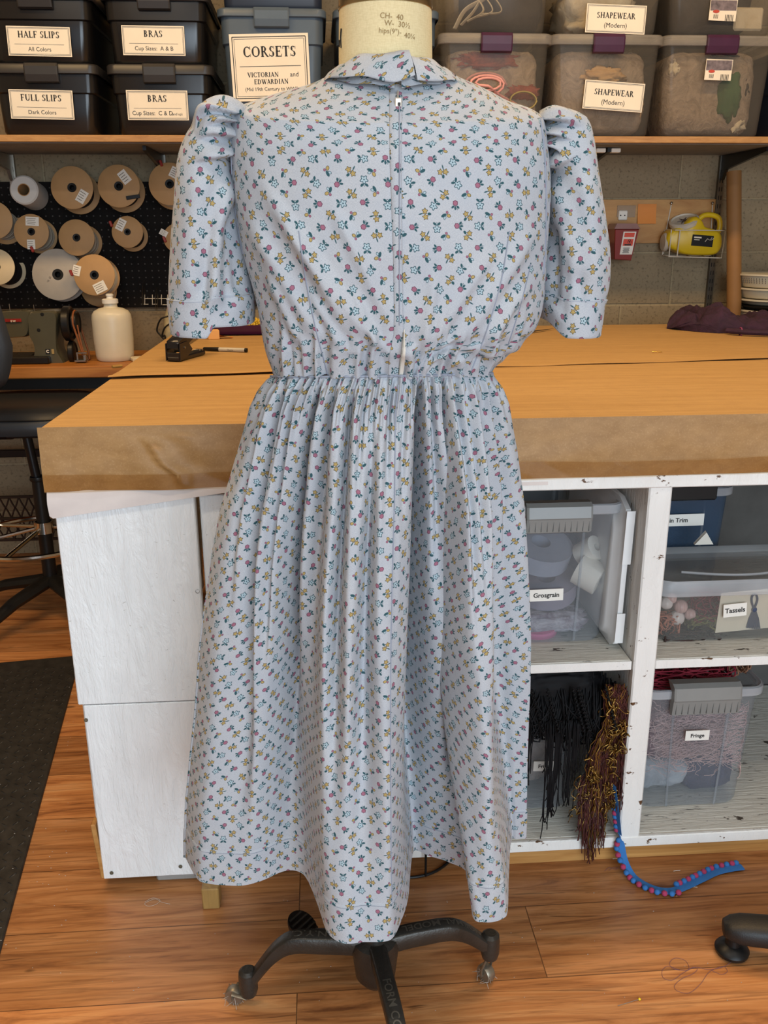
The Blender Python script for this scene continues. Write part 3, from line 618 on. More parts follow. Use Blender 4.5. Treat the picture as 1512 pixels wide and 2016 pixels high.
heap('cloth_pile', cpos(CB[5], .0, .01, .10), (.30, .35, .20), M_DARKF, 'black cloth filling the upper right clear bin', 'cloth', 31, .08, 3, 44)
o = MB().box(cpos(CB[5], .10, -.178, .055), (.10, .012, .07), .006).build('folded_cream_cloth', M_CREAM, smooth=False); tag(o, 'folded cream cloth at the front of the upper right bin', 'cloth')
# ------------------------------------------------------------------ pegboard and spools
PEG = WALL-.015
pg = thing('pegboard', 'black pegboard on the block wall holding the spools of trim', 'pegboard', (-.3, WALL-.006, 1.24))
zt, zb = at_y(100, 358, PEG)[2], at_y(100, 607, PEG)[2]
MB().box((-.42, WALL-.0085, (zt+zb)/2), (1.45, .011, zt-zb), .001).build('board', mat('black_pegboard', '14100d', .7, var=.2, spec=.15), pg, smooth=False)
hl = MB(); M_HOLE = mat('peg_hole', '060505', .9)
for i in range(56):
    for j in range(int((zt-zb)/.0254)):
        x, z = -1.12+.0254*i, zb+.012+.0254*j
        hl.lathe([(.0001, 0), (.003, 0)], (x, WALL-.0143, z), 8, 'y')
ho = hl.build('peg_holes', mat('peg_hole_rim', '3a342e', .6), pg, smooth=False)
M_SPOOL = mat('kraft_spool_board', 'b08a5c', .65, var=.06); M_SPOOLG = mat('grey_spool_board', 'a79f94', .6, var=.06); M_SPOOLC = mat('cream_spool_board', 'cdb994', .6, var=.05)
M_CORDW = mat('white_elastic', 'b9b2a2', .8, var=.2, stretch=(1, 60, 1)); M_CORDB = mat('black_elastic', '141213', .8, var=.2)
YS = 1.955
def spool(lab, px, py, rpx, m_board, m_core, depth=.105, core=.72, tags=(), back_r=1.0, hole=.2, tilt=9, clipc=None, yf=YS):
    c = at_y(px, py, yf); r = rpx*(yf-CAM[1]+.05)/F_PX
    t = thing('trim_spool', lab, 'spool', (c[0], yf+depth/2, c[2]), group='spools on the pegboard')
    ax = Vector((0.0, -math.cos(R(tilt)), math.sin(R(tilt)))); q = ax.to_track_quat('Z', 'Y').to_matrix()      # local z points at the viewer
    def dsk(z0, z1, rr_, nm, m, n=48, hr=None):
        hr = hr or rr_*hole
        MB().lathe([(hr, z0), (rr_-.001, z0), (rr_, z0+.0008), (rr_, z1-.0008), (rr_-.001, z1), (hr, z1), (hr, z0)], (0, 0, 0), n, mtx=q).build(nm, m, t, local=True)
    dsk(depth/2-.003, depth/2, r, 'flange', m_board); dsk(-depth/2, -depth/2+.003, r*back_r, 'flange', m_board)
    prof = [(r*hole, -depth/2+.003)]
    k = 16
    for i in range(k+1):
        z = -depth/2+.004+(depth-.008)*i/k; prof += [(r*core*(1+.012*math.sin(i*9.7)), z), (r*core*(.985+.012*math.sin(i*5.1)), z+.0025)]
    prof.append((r*hole, depth/2-.0035)); MB().lathe(prof, (0, 0, 0), 40, mtx=q).build('winding', m_core, t, local=True)
    hr = max(.008, r*hole*.95)
    MB().lathe([(hr*1.15, depth/2+.0006), (hr*1.1, depth/2+.002), (hr*.62, depth/2+.0015), (hr*.55, -depth/2+.004)], (0, 0, 0), 24, mtx=q).build('hub_ring', M_BLACK, t, local=True)
    MB().lathe([(.0001, depth/2-.02), (hr*.56, depth/2-.02)], (0, 0, 0), 16, mtx=q).build('hub_core', M_HOLE, t, local=True)
    for (tx, ty, tw, th_, ta) in tags:               # offsets as shares of r, in the flange plane
        rm = q @ Matrix.Rotation(R(ta), 3, 'Z').to_3x3()
        cc = q @ Vector((tx*r, ty*r, depth/2+.0012)); g = MB().box(tuple(cc), (tw*r, th_*r, .0008), 0, rm).build('paper_tag', M_PAPERW, t, smooth=False, local=True)
        ink = MB()
        for k2 in range(4):
            cc = q @ (Vector((tx*r, ty*r, depth/2+.0018))+Matrix.Rotation(R(ta), 3, 'Z') @ Vector((-.08*tw*r, (.3-.2*k2)*th_*r, 0)))
            ink.box(tuple(cc), (tw*r*(.7-.12*(k2 % 2)), th_*r*.05, .0002), 0, rm)
        ink.build('handwriting', mat('grey_ink', '6f665a', .7), g, smooth=False, local=True)
    if clipc:
        for (tx, ty) in clipc:
            cc = q @ Vector((tx*r, ty*r, depth/2+.003)); MB().box(tuple(cc), (.010, .022, .012), .002, q @ Matrix.Rotation(R(20), 3, 'Z')).build('clip', mat('red_clip', '8f2a22', .35), t, smooth=False, local=True)
    return t
spool('kraft spool of black trim with a low slanted tag, top row', 142, 374, 37, M_SPOOL, M_CORDB, tags=[(.45, -.42, .42, .6, -32)])
spool('kraft spool with a high slanted tag and loose black end, top row', 234, 371, 37, M_SPOOL, M_CORDB, tags=[(.3, .42, .42, .62, 36)])
spool('kraft spool of white cord in the top row, half hidden by the left sleeve', 334, 366, 37, M_SPOOL, M_CORDW, .09, .9, tags=[(.3, .5, .5, .5, -28)], clipc=[(-.35, .95)])
spool('kraft spool of white cord at the left edge, second row', -12, 439, 33, M_SPOOL, M_CORDW, .13, .78)
spool('kraft spool of white cord with two tags, one clipped low, second row', 62, 461, 31, M_SPOOL, M_CORDW, .11, .85, tags=[(.1, .58, .75, .5, -3), (-.05, -.72, .45, .55, 0)], clipc=[(.0, -1.0)])
spool('plain kraft spool of grey cord at the middle of the second row', 151, 473, 32, M_SPOOL, M_CORDW, .12, .82)
spool('small kraft spool of black cord with a curled tag, second row', 251, 461, 28, M_SPOOL, M_CORDB, .10, .75, tags=[(-.38, .45, .5, .75, -28)], clipc=[(-1.0, .5)])
spool('kraft spool peeping out beside the left sleeve, second row', 350, 473, 26, M_SPOOL, M_CORDW, .1, .8, tags=[(-.95, .35, .55, .4, -30)], clipc=[(-.9, -.1)])
spool('cream spool of black trim at the left edge, third row', -6, 531, 32, M_SPOOLC, M_CORDB, .13, .8)
spool('big grey spool with a printed stamp, third row', 114, 543, 46, M_SPOOLG, M_CORDW, .06, .8, tags=())
spool('kraft spool of white cord with two tags, right of the big grey one', 186, 545, 37, M_SPOOL, M_CORDW, .085, .9, tags=[(.25, -.6, .6, .5, 25), (-.85, .22, .38, .5, -15)], clipc=[(-1.1, .1)], yf=YS-.04)
spool('kraft spool of white cord hanging below and behind the white jug', 192, 572, 30, M_SPOOL, M_CORDW, .05, .9, yf=YS+.07)
st = MB(); cst = at_y(98, 552, YS-.004); put_text(st, text_geo('IIIII  III'), cst, .011, (.5, 0, .86), (-.86, 0, .5)); o = st.build('stamp_print', mat('grey_ink', '6f665a', .7), bpy.data.objects['trim_spool.009'], smooth=False)
c = at_y(48, 379, YS); roll = thing('tape_roll', 'wide white tape roll on the pegboard, left end of the top row', 'tape roll', (c[0], YS+.06, c[2]))
q9 = Vector((0, -math.cos(R(8)), math.sin(R(8)))).to_track_quat('Z', 'X').to_matrix()
MB().lathe([(.022, .065), (.046, .065), (.051, .06), (.051, -.06), (.022, -.06)], (0, 0, 0), 40, mtx=q9).build('tape_body', mat('white_tape', 'c9c6c0', .6, var=.04), roll, local=True)
MB().lathe([(.022, .0655), (.0195, .066), (.0195, -.06)], (0, 0, 0), 32, mtx=q9).build('card_core', M_SPOOL, roll, local=True)
e = at_y(262, 388, YS-.01); o = MB().box(e, (.05, .004, .013), .001, Matrix.Rotation(R(-8), 3, 'Y')).build('binder_clip', M_BLKMET, smooth=False); tag(o, 'black binder clip holding the end of the trim on the second kraft spool', 'clip')
# wire tool rack with scissors
rk = thing('wire_tool_rack', 'small white wire rack on the pegboard above the jug, left of the sleeve', 'rack', at_y(305, 590, PEG))
for (xa, ya, xb, yb) in ((285, 580, 285, 600), (300, 580, 300, 600), (318, 580, 318, 600), (330, 580, 330, 600), (283, 588, 332, 588), (283, 599, 292, 599), (300, 599, 309, 599), (320, 600, 330, 600)):
    MB().tube([at_y(xa, ya, PEG-.04), at_y(xb, yb, PEG-.04)], .0013, 6).build('wire', M_WIREW, rk)
MB().tube([at_y(285, 588, PEG-.04), at_y(285, 588, PEG)], .0013, 6).build('wire', M_WIREW, rk)
for k, (x0, y0, x1, y1, lb) in enumerate(((283, 552, 281, 600, 'steel snips hanging at the left of the wire rack'), (309, 564, 308, 612, 'steel scissors hanging in the middle of the wire rack'))):
    sc = thing('scissors', lb, 'scissors', at_y(x1, y1, PEG-.05), group='scissors in the wire rack')
    a_, b_ = at_y(x0, y0, PEG-.05), at_y(x1, y1, PEG-.05)
    for s_ in (-1, 1): MB().tube([a_+np.array([.001*s_, 0, 0]), a_*.5+b_*.5+np.array([.004*s_, .002*s_, 0]), b_+np.array([.0015*s_, .002*s_, 0])], [.001, .004, .0016], 6, flat=(1, .4)).build('blade', M_STEEL, sc)

# ------------------------------------------------------------------ sewing bench
BZ = 0.85
bn = thing('sewing_bench', 'narrow wooden bench under the sewing machine behind the work table', 'bench', (-.6, 1.8, 0))
MB().box((-.95, 1.86, BZ-.021), (1.75, .44, .042), .004).build('bench_top', M_BENCH, bn, smooth=False)
MB().box((-.95, 1.70, BZ-.065), (1.7, .02, .045)).build('bench_shadow', M_BLACK, bn, smooth=False)  # black strip standing in for the shadow under the bench top
for x in (-1.78, -.13):
    for y in (1.70, 2.03): MB().box((x, y, .404), (.035, .035, .808), .003).build('leg', M_BLKMET, bn, smooth=False)
zc = at_y(40, 892, 1.98)[2]; MB().box((-.95, 1.98, zc), (1.63, .02, .03), .002).build('crossbar', M_BLKMET, bn, smooth=False)
# treadle lattice
z1, z0 = at_y(40, 978, 1.93)[2], at_y(40, 1062, 1.93)[2]
td = thing('treadle', 'dark brown cast lattice treadle under the sewing bench', 'treadle', (-.62, 1.93, z0))
M_TRE = mat('brown_iron', '2e1e14', .5, .3)
fr = MB(); W0, W1 = -.98, -.44
for z in (z0, (z0+z1)/2, z1): fr.box(((W0+W1)/2, 1.93, z), (W1-W0, .014, .010), .002)
for x in (W0, W1): fr.box((x, 1.93, (z0+z1)/2), (.012, .014, z1-z0), .002)
fr.build('treadle_frame', M_TRE, td, smooth=False)
lt = MB(); hz = (z1-z0)/2
for r_ in (0, 1):
    for i in range(15):
        x = W0+.037*i
        for s_ in (1, -1):
            pts = [(x+.037*k/8 if s_ > 0 else x+.037-.037*k/8, 1.93, z0+hz*r_+hz*k/8+.004*math.sin(k*PI/4)) for k in range(9)]; lt.tube(pts, .0035, 5)
lt.build('lattice', M_TRE, td)
for x in (W0+.06, W1-.06): MB().box((x, 1.935, z0/2), (.02, .02, z0), .002).build('foot', M_TRE, td, smooth=False)

# sewing machine (profile seen from its side, arm towards the left)
YM = 1.78
sm = thing('sewing_machine', 'grey green industrial sewing machine with red badge on the wooden bench', 'sewing machine', at_y(120, 722, YM)*np.array([1, 1, 0])+np.array([0, 0, BZ]))
M_MACH = mat('machine_enamel', '514e3f', .2, var=.06, spec=.6); M_MDARK = mat('machine_dark', '1d1b19', .35, .3)
def pxm(pts, Y=YM): return [at_y(x, y, Y) for x, y in pts]
def extr(poly, y0, y1, bev, nm, m, par, shrink=None):
    P = np.array(pxm(poly)); c = P.mean(0); r_ = []
    for yy, s_ in ((y0, 1-bev), (y0+.012, 1-bev*.25), (y0+.022, 1.0), (y1-.022, 1.0), (y1-.006, 1-bev*.5), (y1, 1-bev)):
        Q = c+(P-c)*s_; Q[:, 1] = yy; r_.append(Q)
    return MB().loft(r_).build(nm, m, par, ang=35)
pillar = spline([(68, 611), (100, 609), (114, 611), (119, 620), (119, 640), (119, 668), (121, 690), (130, 706), (134, 717), (100, 718), (73, 718), (73, 706), (75, 690), (74, 678), (70, 668), (64, 658), (63, 648), (62, 634), (61, 622), (63, 614), (68, 611)], 70)[:-1]
extr(pillar, YM-.05, YM+.06, .07, 'pillar', M_MACH, sm)
arm = spline([(-40, 612), (0, 612), (30, 610), (64, 611), (66, 630), (62, 658), (40, 663), (0, 664), (-40, 664), (-46, 640), (-40, 612)], 60)[:-1]
extr(arm, YM-.04, YM+.05, .07, 'arm', M_MACH, sm)
head = spline([(-80, 612), (-44, 611), (-38, 640), (-42, 690), (-76, 690), (-84, 650), (-80, 612)], 40)[:-1]; extr(head, YM-.045, YM+.05, .06, 'head', M_MACH, sm)
bx = at_y(60, 716, YM); b0 = at_y(-90, 716, YM)
MB().box(((bx[0]+b0[0])/2+.02, YM, BZ+.013), (bx[0]-b0[0]+.14, .16, .026), .004).build('bed', M_MDARK, sm, smooth=False)
bp = at_y(44, 704, YM-.05); MB().box((bp[0], YM-.03, bp[2]), (.06, .06, .012), .003, Matrix.Rotation(R(8), 3, 'X')).build('throat_plate', M_STEEL, sm, smooth=False)
hw = at_y(135, 637, YM)
def wheel(c, r, w, nm, m, par, ax='x', hole=.0):
    return MB().lathe([(r*.25, -w/2), (r*.3, -w/2), (r*.78, -w*.3), (r*.9, -w/2), (r, -w*.35), (r, w*.35), (r*.9, w/2), (r*.78, w*.3), (r*.3, w/2), (.0005, w/2)], c, 36, ax).build(nm, m, par)
wheel(hw, .062, .03, 'handwheel', M_MDARK, sm); wheel(hw+np.array([.026, 0, .003]), .041, .02, 'pulley', M_MDARK, sm)
lw_ = at_y(143, 693, YM); wheel(lw_, .04, .02, 'lower_wheel', M_MDARK, sm)
bt0, bt1 = at_y(146, 622, YM), at_y(168, 693, YM); dwn = bt1-bt0
M_BELT = mat('leather_belt', '8a4f28', .6)
belt = []
for k in range(13): belt.append(hw+np.array([.026, -.042*math.cos(PI*k/12), .003+.042*math.sin(PI*k/12)]))
belt += [hw+np.array([.05, .042, -.11]), hw+np.array([.056, .02, -.135]), hw+np.array([.05, -.042, -.11])]
MB().tube(belt, .0035, 6, closed=True).build('belt', M_BELT, sm)
MB().tube(pxm([(152, 640), (157, 665), (163, 690), (168, 697)], YM-.03), .003, 6).build('belt', M_BELT, sm)
bob = MB(); cb_ = at_y(160, 706, YM-.05)
bob.box(cb_+np.array([.0, 0, -.006]), (.04, .04, .006), .001); bob.box(cb_+np.array([-.012, 0, .008]), (.006, .012, .03), .001); bob.box(cb_+np.array([.014, 0, .004]), (.012, .014, .02), .002); bob.box(cb_+np.array([.004, 0, .02]), (.036, .006, .005), .001); bob.tube([cb_+np.array([.018, 0, .01]), cb_+np.array([.024, .0, -.004]), cb_+np.array([.016, 0, -.012])], .002, 6)
bob.build('bobbin_winder', M_STEEL, sm)
bdg = at_y(25, 631, YM-.0515); e2 = at_y(40, 631, YM-.0515); w_ = e2[0]-bdg[0]
g = MB().box((bdg[0]-w_*.9, YM-.0445, bdg[2]), (w_*3.9, .002, .011), .0005).build('badge', mat('dark_red_badge', '8a1f18', .4), sm, smooth=False)
mb = MB(); put_text(mb, text_geo('E W', .03), at_y(26, 634, YM-.047), .0095); mb.build('lettering', M_CARD, g, smooth=False)
for (x, y) in ((83, 619), (76, 650)): MB().lathe([(.0001, .001), (.004, .001), (.0065, 0)], at_y(x, y, YM-.0505), 14, 'y').build('screw_hole', M_HOLE, sm)
g = MB().box(at_y(94, 692, YM-.0515), (.015, .0012, .017), 0).build('emblem', M_BLACK, sm, smooth=False)
mb = MB(); put_text(mb, text_geo('C', .05), at_y(94, 694.5, YM-.0525), .014); mb.build('lettering', M_CARD, g, smooth=False)
MB().box(at_y(104, 692, YM-.0515), (.0085, .0012, .017), 0).build('emblem', mat('gold_plate', 'a38a55', .4), sm, smooth=False)
sp_ = MB(); ps_ = at_y(18, 598, YM); sp_.tube([ps_, ps_+np.array([0, 0, -.03])], .0014, 6); ps_ = at_y(66, 600, YM); sp_.tube([ps_, ps_+np.array([0, 0, -.03])], .0012, 6); sp_.build('thread_pin', M_STEEL, sm)
# jug
jb = at_z(222, 715, BZ); jw = jb[0]; jy = 1.79
jt = at_y(222, 578, jy); H_ = jt[2]-BZ; jr = (at_y(264, 660, jy)[0]-at_y(186, 660, jy)[0])/2; jx = at_y(223, 660, jy)[0]
jg = thing('jug', 'translucent white plastic jug with white cap on the bench behind the stapler', 'jug', (jx, jy, BZ)); M_JUG = mat('milky_jug', 'd8cfb8', .35, var=.03)
M_JUG.node_tree.nodes['Principled BSDF'].inputs['Subsurface Weight'].default_value = .2; M_JUG.node_tree.nodes['Principled BSDF'].inputs['Subsurface Radius'].default_value = (.02, .015, .01)
MB().lathe([(.0005, .002), (jr*.86, .001), (jr*.93, .008), (jr*.96, .02), (jr, H_*.33), (jr, H_*.62), (jr*.97, H_*.69), (jr*.86, H_*.745), (jr*.6, H_*.785), (jr*.36, H_*.80), (jr*.335, H_*.815), (jr*.335, H_*.87)], (jx, jy, BZ), 44, ell=(1, .9)).build('bottle', M_JUG, jg)
MB().lathe([(jr*.37, H_*.855), (jr*.40, H_*.86), (jr*.40, H_*.915), (jr*.34, H_*.925), (jr*.17, H_*.93), (jr*.15, H_*.96), (jr*.19, H_*.97), (jr*.19, H_*.99), (jr*.13, H_), (.0005, H_)], (jx, jy, BZ), 32).build('cap', M_PAPERW, jg)
s0 = at_z(228, 722, BZ+.006); o = MB().tube([s0+np.array([-.012, -.0, 0]), s0+np.array([.016, .022, 0])], .0055, 8).build('wooden_stub', mat('stub', 'b98f4a', .6)); tag(o, 'short wooden stub lying on the bench in front of the jug', 'stub')
# pale machine head and cables half hidden by the left sleeve
cv = thing('covered_machine', 'cream covered machine head behind the left sleeve cuff', 'machine', (*at_y(345, 650, 1.95)[:2], BZ))
xl, xr_ = at_y(322, 650, 1.95)[0], at_y(420, 650, 1.95)[0]; z1 = at_y(335, 588, 1.95)[2]
MB().loft([rr(xr_-xl, .14, BZ, .02)+np.array([(xl+xr_)/2, 1.95, 0]), rr((xr_-xl)*.95, .13, BZ+(z1-BZ)*.7, .02)+np.array([(xl+xr_)/2+.01, 1.95, 0]), rr((xr_-xl)*.82, .11, z1, .02)+np.array([(xl+xr_)/2+.02, 1.95, 0]), rr((xr_-xl)*.7, .09, z1+.006, .02)+np.array([(xl+xr_)/2+.02, 1.95, 0])]).build('cover', mat('cream_cover', 'b5a680', .5), cv)
MB().ball(at_y(333, 598, 1.88), .009).build('knob', M_CHROME, cv)
b2_ = MB().box(((-.25+.35)/2-.03, 1.9, BZ-.022), (.36, .36, .04), .003).build('bench_extension', M_BENCH, bn, smooth=False)
for k, (a_, lb) in enumerate((((333, 626), 'outer black cable looping beside the cream machine'), ((336, 640), 'inner black cable looping beside the cream machine'))):
    o = MB().tube([at_y(x, y, 1.86) for x, y in spline([(a_[0], a_[1]-4), (a_[0]-16+k*4, a_[1]+2+k*4), (a_[0]-24+k*7, a_[1]+24), (a_[0]-17+k*5, 660), (a_[0]-10, 668)], 24)], .0035, 6).build('cable', M_BLACK); tag(o, lb, 'cable', 'black cables beside the machine')
xx = at_y(315, 668, 1.8); o = MB().box((xx[0], 1.8, BZ+.012), (.06, .05, .024), .004).build('power_block', M_BLACK, smooth=False); tag(o, 'black power block on the bench at the edge of the work table', 'power block')
xx = at_y(290, 680, 1.72); o = MB().box((xx[0]-.02, 1.75, BZ+.008), (.09, .06, .016), .004, Matrix.Rotation(R(20), 3, 'Z')).build('folded_cloth', M_CREAM, smooth=False); tag(o, 'small grey white folded cloth on the bench right of the jug', 'cloth')

# ------------------------------------------------------------------ stool at the left edge
stool = thing('drafting_chair', 'black drafting chair with chrome foot ring at the left behind the table', 'chair', (-.46, 1.45, 0))
M_VIN = mat('black_vinyl', '24272b', .42, var=.06, bump=.05, bscale=200)
c0 = np.array([-.52, 1.56, 0]); seat = []
for z, s_ in ((.668, .90), (.672, .98), (.690, 1.0), (.712, .99), (.722, .955), (.727, .93), (.738, .90), (.748, .8), (.752, .6), (.753, .3), (.753, .05)):
    a_ = np.arange(64)*2*PI/64; ex = .65; q = np.stack([np.sign(np.cos(a_))*np.abs(np.cos(a_))**ex*.265*s_, np.sign(np.sin(a_))*np.abs(np.sin(a_))**ex*.25*s_, np.full(64, z)], 1); seat.append(q+c0)
MB().loft(seat).build('seat', M_VIN, stool, ang=60)
MB().tube([(c0+np.array([.258*np.sign(math.cos(a_))*abs(math.cos(a_))**.65, .243*np.sign(math.sin(a_))*abs(math.sin(a_))**.65, .7225])) for a_ in np.linspace(0, 2*PI, 90)[:-1]], .002, 5, closed=True).build('seam_piping', M_BLACK, stool)
MB().box(c0+np.array([0, 0, .655]), (.3, .3, .02), .004).build('seat_plate', M_BLKMET, stool, smooth=False)
px0 = at_y(85, 1050, 1.45); cx, cyy = px0[0]+.006, 1.45
MB().tube([(cx-.02, cyy, .65), (cx, cyy, .45)], .016, 14).build('gas_lift', M_BLKMET, stool); MB().tube([(cx, cyy, .50), (cx, cyy, .13)], [.022, .024], 14).build('column', M_BLACK, stool); MB().lathe([(.026, .49), (.028, .495), (.026, .505)], (cx, cyy, 0), 20).build('collar', M_BLACK, stool)
MB().lathe([(.027, .305), (.033, .305), (.033, .345), (.027, .345)], (cx, cyy, 0), 20).build('ring_hub', M_CHROME, stool)
rc = np.array([cx-.02, cyy-.02, .295]); ring = [rc+np.array([.225*math.cos(a_), .225*math.sin(a_), 0]) for a_ in np.linspace(0, 2*PI, 48)[:-1]]
MB().tube(ring, .009, 8, closed=True).build('foot_ring', M_CHROME, stool)
for a_ in (-100, 20, 140, 200): MB().tube([(cx, cyy, .325), rc+np.array([.22*math.cos(R(a_)), .22*math.sin(R(a_)), 0])], .007, 8).build('ring_spoke', M_CHROME, stool)
for k in range(5):
    a_ = R(-120+72*k); MB().tube([(cx, cyy, .13), (cx+.17*math.cos(a_), cyy+.17*math.sin(a_), .10), (cx+.30*math.cos(a_), cyy+.30*math.sin(a_), .055)], [.03, .025, .018], 8, flat=(1, .8)).build('leg', M_BLACK, stool)
    MB().lathe([(.0005, 0), (.022, .001), (.024, .012), (.01, .03), (.01, .05)], (cx+.29*math.cos(a_), cyy+.29*math.sin(a_), .002), 14).build('glide', M_BLACK, stool)
bk = []
YB = 1.22
for k, (y, xr0) in enumerate(((582, -6), (600, 0), (625, 8), (650, 15), (680, 25), (700, 25), (725, 22), (745, 17), (757, 11), (764, 0))):
    xr1 = at_y(xr0, y, YB); xl1 = xr1[0]-.36*(1-.05*abs(k-4)); w_ = xr1[0]-xl1; bk.append(np.array([(xl1, YB+.01, xr1[2]), (xl1+.02, YB-.02, xr1[2]), (xl1+w_/2, YB-.04, xr1[2]), (xr1[0]-.02, YB-.02, xr1[2]), (xr1[0], YB+.0, xr1[2]), (xr1[0]-.02, YB+.035, xr1[2]), (xl1+w_/2, YB+.03, xr1[2]), (xl1+.02, YB+.03, xr1[2])]))
MB().loft(bk).build('backrest', M_VIN, stool, ang=60)
MB().tube([(-.6, YB+.05, .82), (-.62, YB+.08, .68), (-.55, 1.45, .65)], .016, 8).build('back_bracket', M_BLKMET, stool)
# ------------------------------------------------------------------ right half of the back wall
pa, pb = at_y(1100, 393, WALL-.01), at_y(1411, 478, WALL-.01)
o = MB().box(((pa[0]+pb[0])/2, WALL-.006, (pa[2]+pb[2])/2), (pb[0]-pa[0], .011, pa[2]-pb[2]), .001).build('plywood_strip', M_PLY, smooth=False); tag(o, 'plywood strip screwed to the block wall behind the right sleeve', 'board')
YP = WALL-.013
n0 = at_y(1273, 421, YP); nt = thing('sticky_note', 'blank orange sticky note on the plywood strip', 'note', n0)
P = np.array([[(n0[0]-.0375+.075*u, YP-.001-.010*(1-v)**2, n0[2]-.0375+.075*v) for u in np.linspace(0, 1, 5)] for v in np.linspace(0, 1, 8)]); MB().grid(P).build('note_sheet', mat('orange_note', 'dd8a3c', .6, var=.03), nt)
# outlet-like white holder and clear tape pieces
hd = thing('wall_holder', 'small white holder on the plywood strip above the red sharps container', 'holder', at_y(1226, 424, YP))
MB().box(at_y(1226, 424, YP-.004), (.036, .012, .036), .003).build('plate', M_PAPERW, hd, smooth=False)
MB().box(at_y(1233, 416, YP-.001), (.075, .003, .045), .001).build('clear_backing', clear('clear_backing', 'e0d6c4', .25), hd, smooth=False)
for dx in (-4, 4): MB().lathe([(.0001, .0005), (.003, 0)], at_y(1226+dx, 424, YP-.0105), 10, 'y').build('slot', M_INK, hd)
# red sharps container
def quadbox(top, bot, y0, y1, nm, m, par, b=.004):       # box whose front outline runs through photo points
    P = [at_y(x, y, y0) for x, y in top]+[at_y(x, y, y0) for x, y in bot[::-1]]; P = np.array(P); c_ = P.mean(0); r_ = []
    for yy, s_ in ((y0, .96), (y0+b, 1), (y1-b, 1), (y1, .97)):
        Q = c_+(P-c_)*s_; Q[:, 1] = yy; r_.append(Q)
    return MB().loft(r_).build(nm, m, par, smooth=False)
YC = WALL-.10
sc = thing('sharps_container', 'small red sharps container with warning label on the block wall', 'container', at_y(1230, 512, YC))
M_RED = mat('red_plastic', '821c13', .3, var=.05)
quadbox([(1211, 451), (1259, 451)], [(1210, 511), (1243, 513)], YC, WALL-.001, 'tub', M_RED, sc)
quadbox([(1214, 440), (1255, 440)], [(1209, 451), (1262, 451)], YC-.008, WALL-.002, 'lid', mat('smoky_lid', '8c6a66', .25), sc)
lb_ = np.array([at_y(x, y, YC-.002) for x, y in ((1228, 456), (1253, 456), (1244, 501), (1220, 501))])
g = MB().add(np.r_[lb_, lb_+np.array([0, .0015, 0])], [(0, 1, 2, 3), (4, 7, 6, 5), (0, 4, 5, 1), (2, 6, 7, 3)]).build('warning_label', M_PAPERW, sc, smooth=False)
ip = lambda u, v: (lb_[0]*(1-u)+lb_[1]*u)*(1-v)+(lb_[3]*(1-u)+lb_[2]*u)*v+np.array([0, -.0006, 0])
M_WARN = mat('warning_red', 'd2462c', .5, var=.03)
for (u0, v0, u1, v1) in ((.1, .05, .9, .24), (.1, .32, .9, .62)): MB().add([ip(u0, v0), ip(u1, v0), ip(u1, v1), ip(u0, v1)], [(0, 1, 2, 3)]).build('label_panel', M_WARN, g, smooth=False)
ink = MB(); ink.box(ip(.5, .575), (.026, .0002, .005))
for a_ in (90, 210, 330): ink.lathe([(.0035, 0), (.005, 0)], ip(.6, .43)+np.array([.004*math.cos(R(a_)), -.0004, .004*math.sin(R(a_))]), 14, 'y')
for k in range(5): ink.box(ip(.45, .72+.05*k), (.026-.004*(k % 2), .0002, .0022))
ink.build('lettering', M_INK, g, smooth=False)
# wire basket with the yellow jug
YB0, YB1 = WALL-.12, WALL-.015
bk = thing('wire_basket', 'white wire wall basket holding the yellow jug', 'basket', at_y(1365, 505, YB0))
W = lambda x, y, Y: at_y(x, y, Y)
for k, pts in enumerate(([W(1322, 400, YP), W(1312, 452, YB1), W(1306, 500, YB1)], [W(1403, 400, YP), W(1400, 452, YB1)], [W(1330, 453, YB0), W(1434, 454, YB0)], [W(1309, 452, YB1), W(1304, 502, YB1-.02), W(1316, 505, YB0), W(1420, 508, YB0), W(1429, 454, YB0)],
        [W(1322, 452, YB0+.02), W(1317, 505, YB0)], [W(1339, 454, YB0), W(1333, 504, YB0)], [W(1309, 452, YB1), W(1330, 453, YB0)], [W(1434, 454, YB0), W(1424, 452, YB1)], [W(1420, 508, YB0), W(1412, 503, YB1)], [W(1306, 503, YB1), W(1412, 503, YB1)], [W(1360, 506, YB0), W(1352, 503, YB1)], [W(1390, 507, YB0), W(1382, 503, YB1)])):
    MB().tube(pts, .0022, 6).build('wire', M_WIREW, bk)
for q in ((1322, 400), (1403, 400)): MB().ball(at_y(*q, YP-.003), .006, 10, 6).build('screw_head', M_STEEL, bk)
YJ0, YJ1 = YB0+.012, YB1-.006; M_YEL = mat('yellow_plastic', 'd8b51e', .35, var=.04)
yj = thing('sharps_jug', 'yellow plastic sharps jug with handle lying in the wire basket', 'jug', at_y(1370, 505, YJ0))
body = spline([(1326, 452), (1344, 445), (1365, 428), (1374, 426), (1384, 434), (1390, 446), (1410, 452), (1420, 458), (1424, 470), (1422, 488), (1412, 500), (1390, 503), (1350, 501), (1332, 494), (1318, 486), (1314, 474), (1318, 460), (1326, 452)], 60)[:-1]
P = np.array([at_y(x, y, YJ0) for x, y in body]); c_ = P.mean(0); r_ = []
for yy, s_ in ((YJ0, .86), (YJ0+.004, .95), (YJ0+.014, 1), (YJ1-.014, 1), (YJ1-.004, .95), (YJ1, .86)):
    Q = c_+(P-c_)*s_; Q[:, 1] = yy; r_.append(Q)
MB().loft(r_).build('tank', M_YEL, yj, ang=50)
ym = (YJ0+YJ1)/2
MB().tube([at_y(x, y, ym-.01) for x, y in spline([(1374, 434), (1384, 425), (1396, 423), (1410, 426), (1416, 432), (1417, 448), (1413, 458)], 24)], .0105, 10).build('handle', M_YEL, yj)
